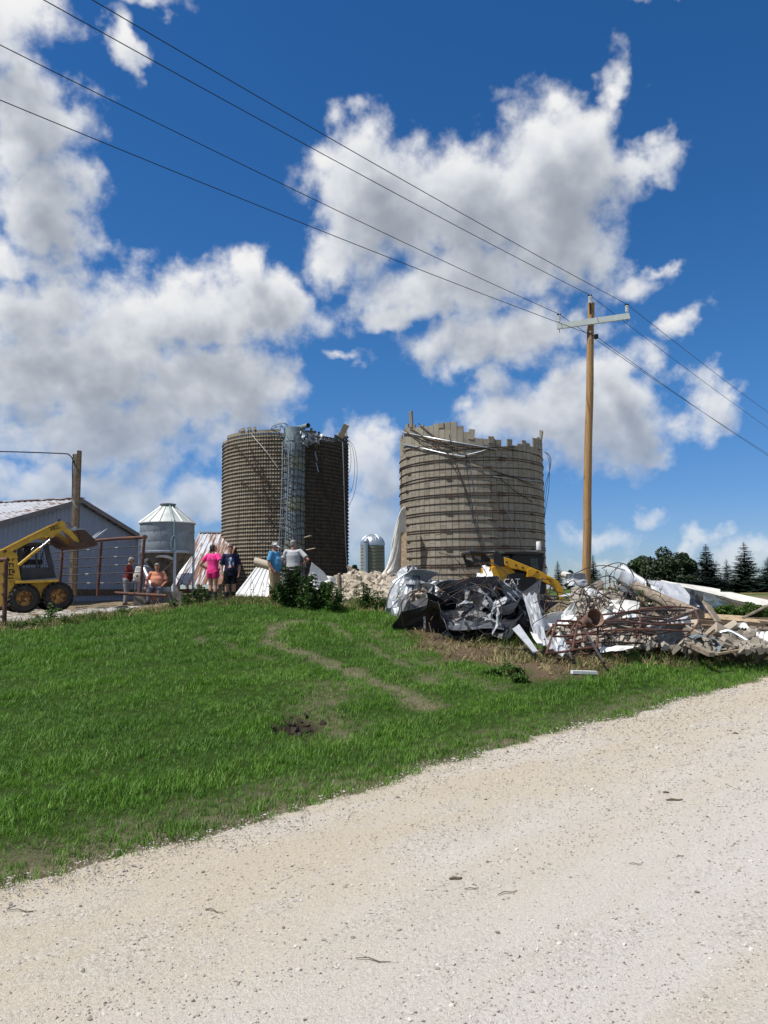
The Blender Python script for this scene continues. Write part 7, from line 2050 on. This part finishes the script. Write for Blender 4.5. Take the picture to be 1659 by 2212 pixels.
def spruce(px, ytop, ybase, Y, width_px, label, seed, sparse=1.0, group='conifers beyond the farm'):
    rnd = random.Random(seed); b = at(px, ybase, Y); b.z = max(.4, min(b.z, 1.2)); top = at(px, ytop, Y).z - b.z; R = width_px / FPX * Y / 2
    root = empty('spruce_tree', b, 0, label, 'tree', group)
    MB().tube([(0, 0, -.3), (0, 0, top * .6), (0, 0, top)], [top * .02, top * .012, .02], 8).build('trunk', M_BARK, root)
    m = MB(); z = top * .06
    while z < top * .985:
        t = z / top; L = R * (1 - t) ** .82 * rnd.uniform(.8, 1.15) + top * .012; nb = max(5, int(14 * sparse * (1 - t * .4)))
        for k in range(nb):
            if rnd.random() < .12: continue
            a = 2 * PI * k / nb + rnd.uniform(-.4, .4); l = L * rnd.uniform(.7, 1.12); d = Vector((math.cos(a), math.sin(a), 0)); sd = Vector((-d.y, d.x, 0))
            droop = rnd.uniform(.05, .28); ns = max(3, int(l / (top * .022)))
            for i in range(ns):
                f = (i + .6) / ns; p = d * l * f + Vector((0, 0, z - l * droop * f + l * .18 * f * f)); w = l * .42 * (1 - f * .7) + top * .012
                for s in (-1, 1):
                    q = p + sd * s * w * rnd.uniform(.6, 1.1) + d * w * .5 + Vector((0, 0, -w * rnd.uniform(.1, .5)))
                    m.add([p - d * l / ns * .5, q, p + d * l / ns * .9 + Vector((0, 0, -.02 * top * .3))], [(0, 1, 2)])
        z += top * rnd.uniform(.016, .028)
    m.build('crown', M_NEEDLE, root)
for i, a in enumerate([(1392,1198,1285,95,72,'small round broadleaf tree at the left of the dark tree group'),(1437,1181,1288,92,100,'tallest broad dark tree in the middle of the tree group'),(1480,1190,1288,96,70,'broadleaf tree joining the tree group to the first conifer'),
                       (1268,1226,1275,110,34,'low round tree just right of the utility pole on the horizon'),(1233,1228,1272,115,26,'low bushy tree just left of the utility pole on the horizon'),(766,1216,1256,105,34,'small dark tree showing between the left silo and the far silo'),
                       (1630,1256,1295,100,110,'low dark tree filling the gap at the right edge'),(1550,1252,1292,105,70,'low bushy tree at the foot of the conifers'),(1350,1248,1285,110,40,'low bushy tree left of the tree group')]):
    broad_tree(*a[:5], a[5], 40 + i)
for i, a in enumerate([(1530,1174,1292,90,92,'dense dark conifer next to the broadleaf tree group',1.25),(1573,1207,1290,96,66,'thin sparse conifer between the two tall conifers',.6),(1613,1170,1294,88,104,'tall open conifer second from the right edge',.95),(1664,1202,1292,90,86,'conifer cut by the right edge of the picture',1.0),
                       (1206,1210,1262,120,36,'tiny conifer on the horizon right of the track loader',.7),(1283,1198,1268,118,44,'small conifer on the horizon right of the utility pole',.8)]):
    spruce(a[0], a[1], a[2], a[3], a[4], a[5], 80 + i, a[6])

def weed(base, h, w, nleaf, size, label, m=None, seed=0, stems=7, group='leafy weeds along the crest', name='leafy_weed'):
    rnd = random.Random(seed); root = empty(name, base, 0, label, 'weed', group); st = MB(); lf = MB()
    for k in range(stems):
        a = rnd.uniform(0, 6.28); q = w * math.sqrt(rnd.random()); H = h * rnd.uniform(.55, 1.0) * (1 - .35 * q / w)
        p = [Vector((math.cos(a) * q * .3, math.sin(a) * q * .3, -.05)), Vector((math.cos(a) * q * .6, math.sin(a) * q * .6, H * .5)), Vector((math.cos(a) * q, math.sin(a) * q, H))]
        c = catmull(p, 5); st.tube(c, .008, 4)
        for i in range(max(3, nleaf // stems)):
            t = rnd.uniform(.08, 1) ** .8; o = c[min(len(c) - 1, int(t * (len(c) - 1)))]; b = rnd.uniform(0, 6.28); L = size * rnd.uniform(.6, 1.35) * (1.15 - .5 * t)
            d = Vector((math.cos(b), math.sin(b), rnd.uniform(-.35, .5))).normalized(); sd = d.cross(Vector((0, 0, 1))).normalized(); up = sd.cross(d)
            r0 = o + d * L * .25; tip = r0 + d * L - up * L * rnd.uniform(.05, .4); mid = r0 + d * L * .45
            lf.add([r0, mid + sd * L * .30 + up * .02, tip, mid - sd * L * .30 + up * .02, mid - up * L * .06], [(0, 4, 1), (1, 4, 2), (2, 4, 3), (3, 4, 0)])
    st.build('stems', M_STALK, root); tag(lf.build('leaves', m or M_WEED, root), kind='stuff')
W_ = [(628,1310,1208,34,900,.11,'tall dark leafy weed in front of the man in grey'),(655,1312,1232,30,600,.11,'broad dark weed right of the tall weed by the man in grey'),(604,1306,1252,22,340,.09,'leafy weed at the feet of the man in khaki'),(690,1314,1228,30,650,.11,'leafy weed clump left of the weathered fence post'),
      (718,1318,1252,26,460,.10,'leafy weed clump at the weathered fence post'),(668,1316,1272,30,420,.10,'low leafy weed between the two dark clumps'),(783,1312,1262,22,300,.09,'small leafy weed before the rubble heap'),(822,1318,1270,26,300,.09,'leafy weed at the left of the wrecked dome'),
      (795,1314,1285,22,220,.08,'low weed between the small weed and the wrecked dome'),(432,1308,1268,24,300,.09,'green weed below the fence post by the woman in pink'),(408,1310,1280,20,220,.08,'green weed left of the fence post by the woman in pink'),(386,1312,1290,18,150,.08,'low green weed at the right of the concrete step'),
      (110,1350,1300,14,90,.10,'pale green weed standing before the loader wheel'),(95,1352,1325,18,130,.08,'low weed by the yard slab below the loader'),(60,1356,1335,20,130,.08,'low weed by the rusty gate post'),(150,1350,1330,18,110,.07,'low weed on the slab edge right of the loader'),(34,1360,1340,16,110,.07,'weed at the foot of the rusty gate post'),
      (262,1330,1310,20,110,.07,'low weed on the bank before the man in maroon'),(1100,1462,1432,26,240,.09,'green weed on the bare bank below the white panels'),(1065,1455,1438,22,160,.08,'low weed on the bare bank under the dark heap'),(1130,1475,1452,22,160,.08,'low weed at the lower edge of the bare bank'),
      (1370,1432,1400,22,160,.09,'green weed before the middle of the pipe tangle'),(1520,1426,1404,24,160,.08,'green weed below the bent grey strip')]
for i, (x, yb, yt, wp, nl, sz, lab) in enumerate(W_):
    b = gpt(x, yb); h = at(x, yt, b.y).z - b.z; weed(b, h * (1.22 if i < 10 else 1.05), wp / FPX * b.y * 1.1, int(nl * 1.5), sz * 1.1, lab, M_WEED if i < 12 else M_VINE, 200 + i)
for i, (x, yb, yt, wp, Yq, lab) in enumerate([(1600,1334,1296,60,18.8,'bright green bush below the long white shell'),(1650,1336,1290,60,18.9,'bright green bush at the right edge'),(1572,1330,1304,36,18.7,'small green bush left of the bright bushes'),(1412,1296,1262,34,20.0,'green vine growing over the debris by the fallen pole'),(1630,1332,1300,50,19.3,'green bush behind the two bright bushes')]):
    b = at(x, yb, Yq); b.z = max(b.z, gzf(b.x, b.y)); h = at(x, yt, Yq).z - b.z; weed(b, h, wp / FPX * Yq, 800 if i != 3 else 300, .11, lab, M_VINE, 300 + i, 16, 'green bushes in the debris', 'leafy_bush')
# tall seed stalks before the white ribbed sheet
for i, x in enumerate((541, 550, 563, 579, 586)):
    b = gpt(x, 1302); h = random.uniform(.5, .85); root = empty('seed_stalk', b, 0, 'thin dark seed stalk before the white ribbed sheet', 'weed', 'seed stalks before the white sheet'); m = MB(); s = MB()
    top = Vector((random.uniform(-.1, .1), 0, h)); m.tube([Vector((0, 0, -.05)), top * .5, top], .007, 4)
    for k in range(14):
        p = top * random.uniform(.35, 1) + Vector((random.uniform(-.07, .07), random.uniform(-.05, .05), 0)); ell(s, p, (.008, .008, .014), None, 5, 3)
    m.build('stem', M_STALK, root); s.build('seed_heads', M_SEED, root)
# straw bale stack far right
q = at(1655, 1290, 80); tag(MB().box((0, 0, 0), (4.5, 3, .9), taper=.9).build('straw_stack', M_DRYB, None, q), 'flat tan straw stack behind the white shell at the right edge', 'straw stack')
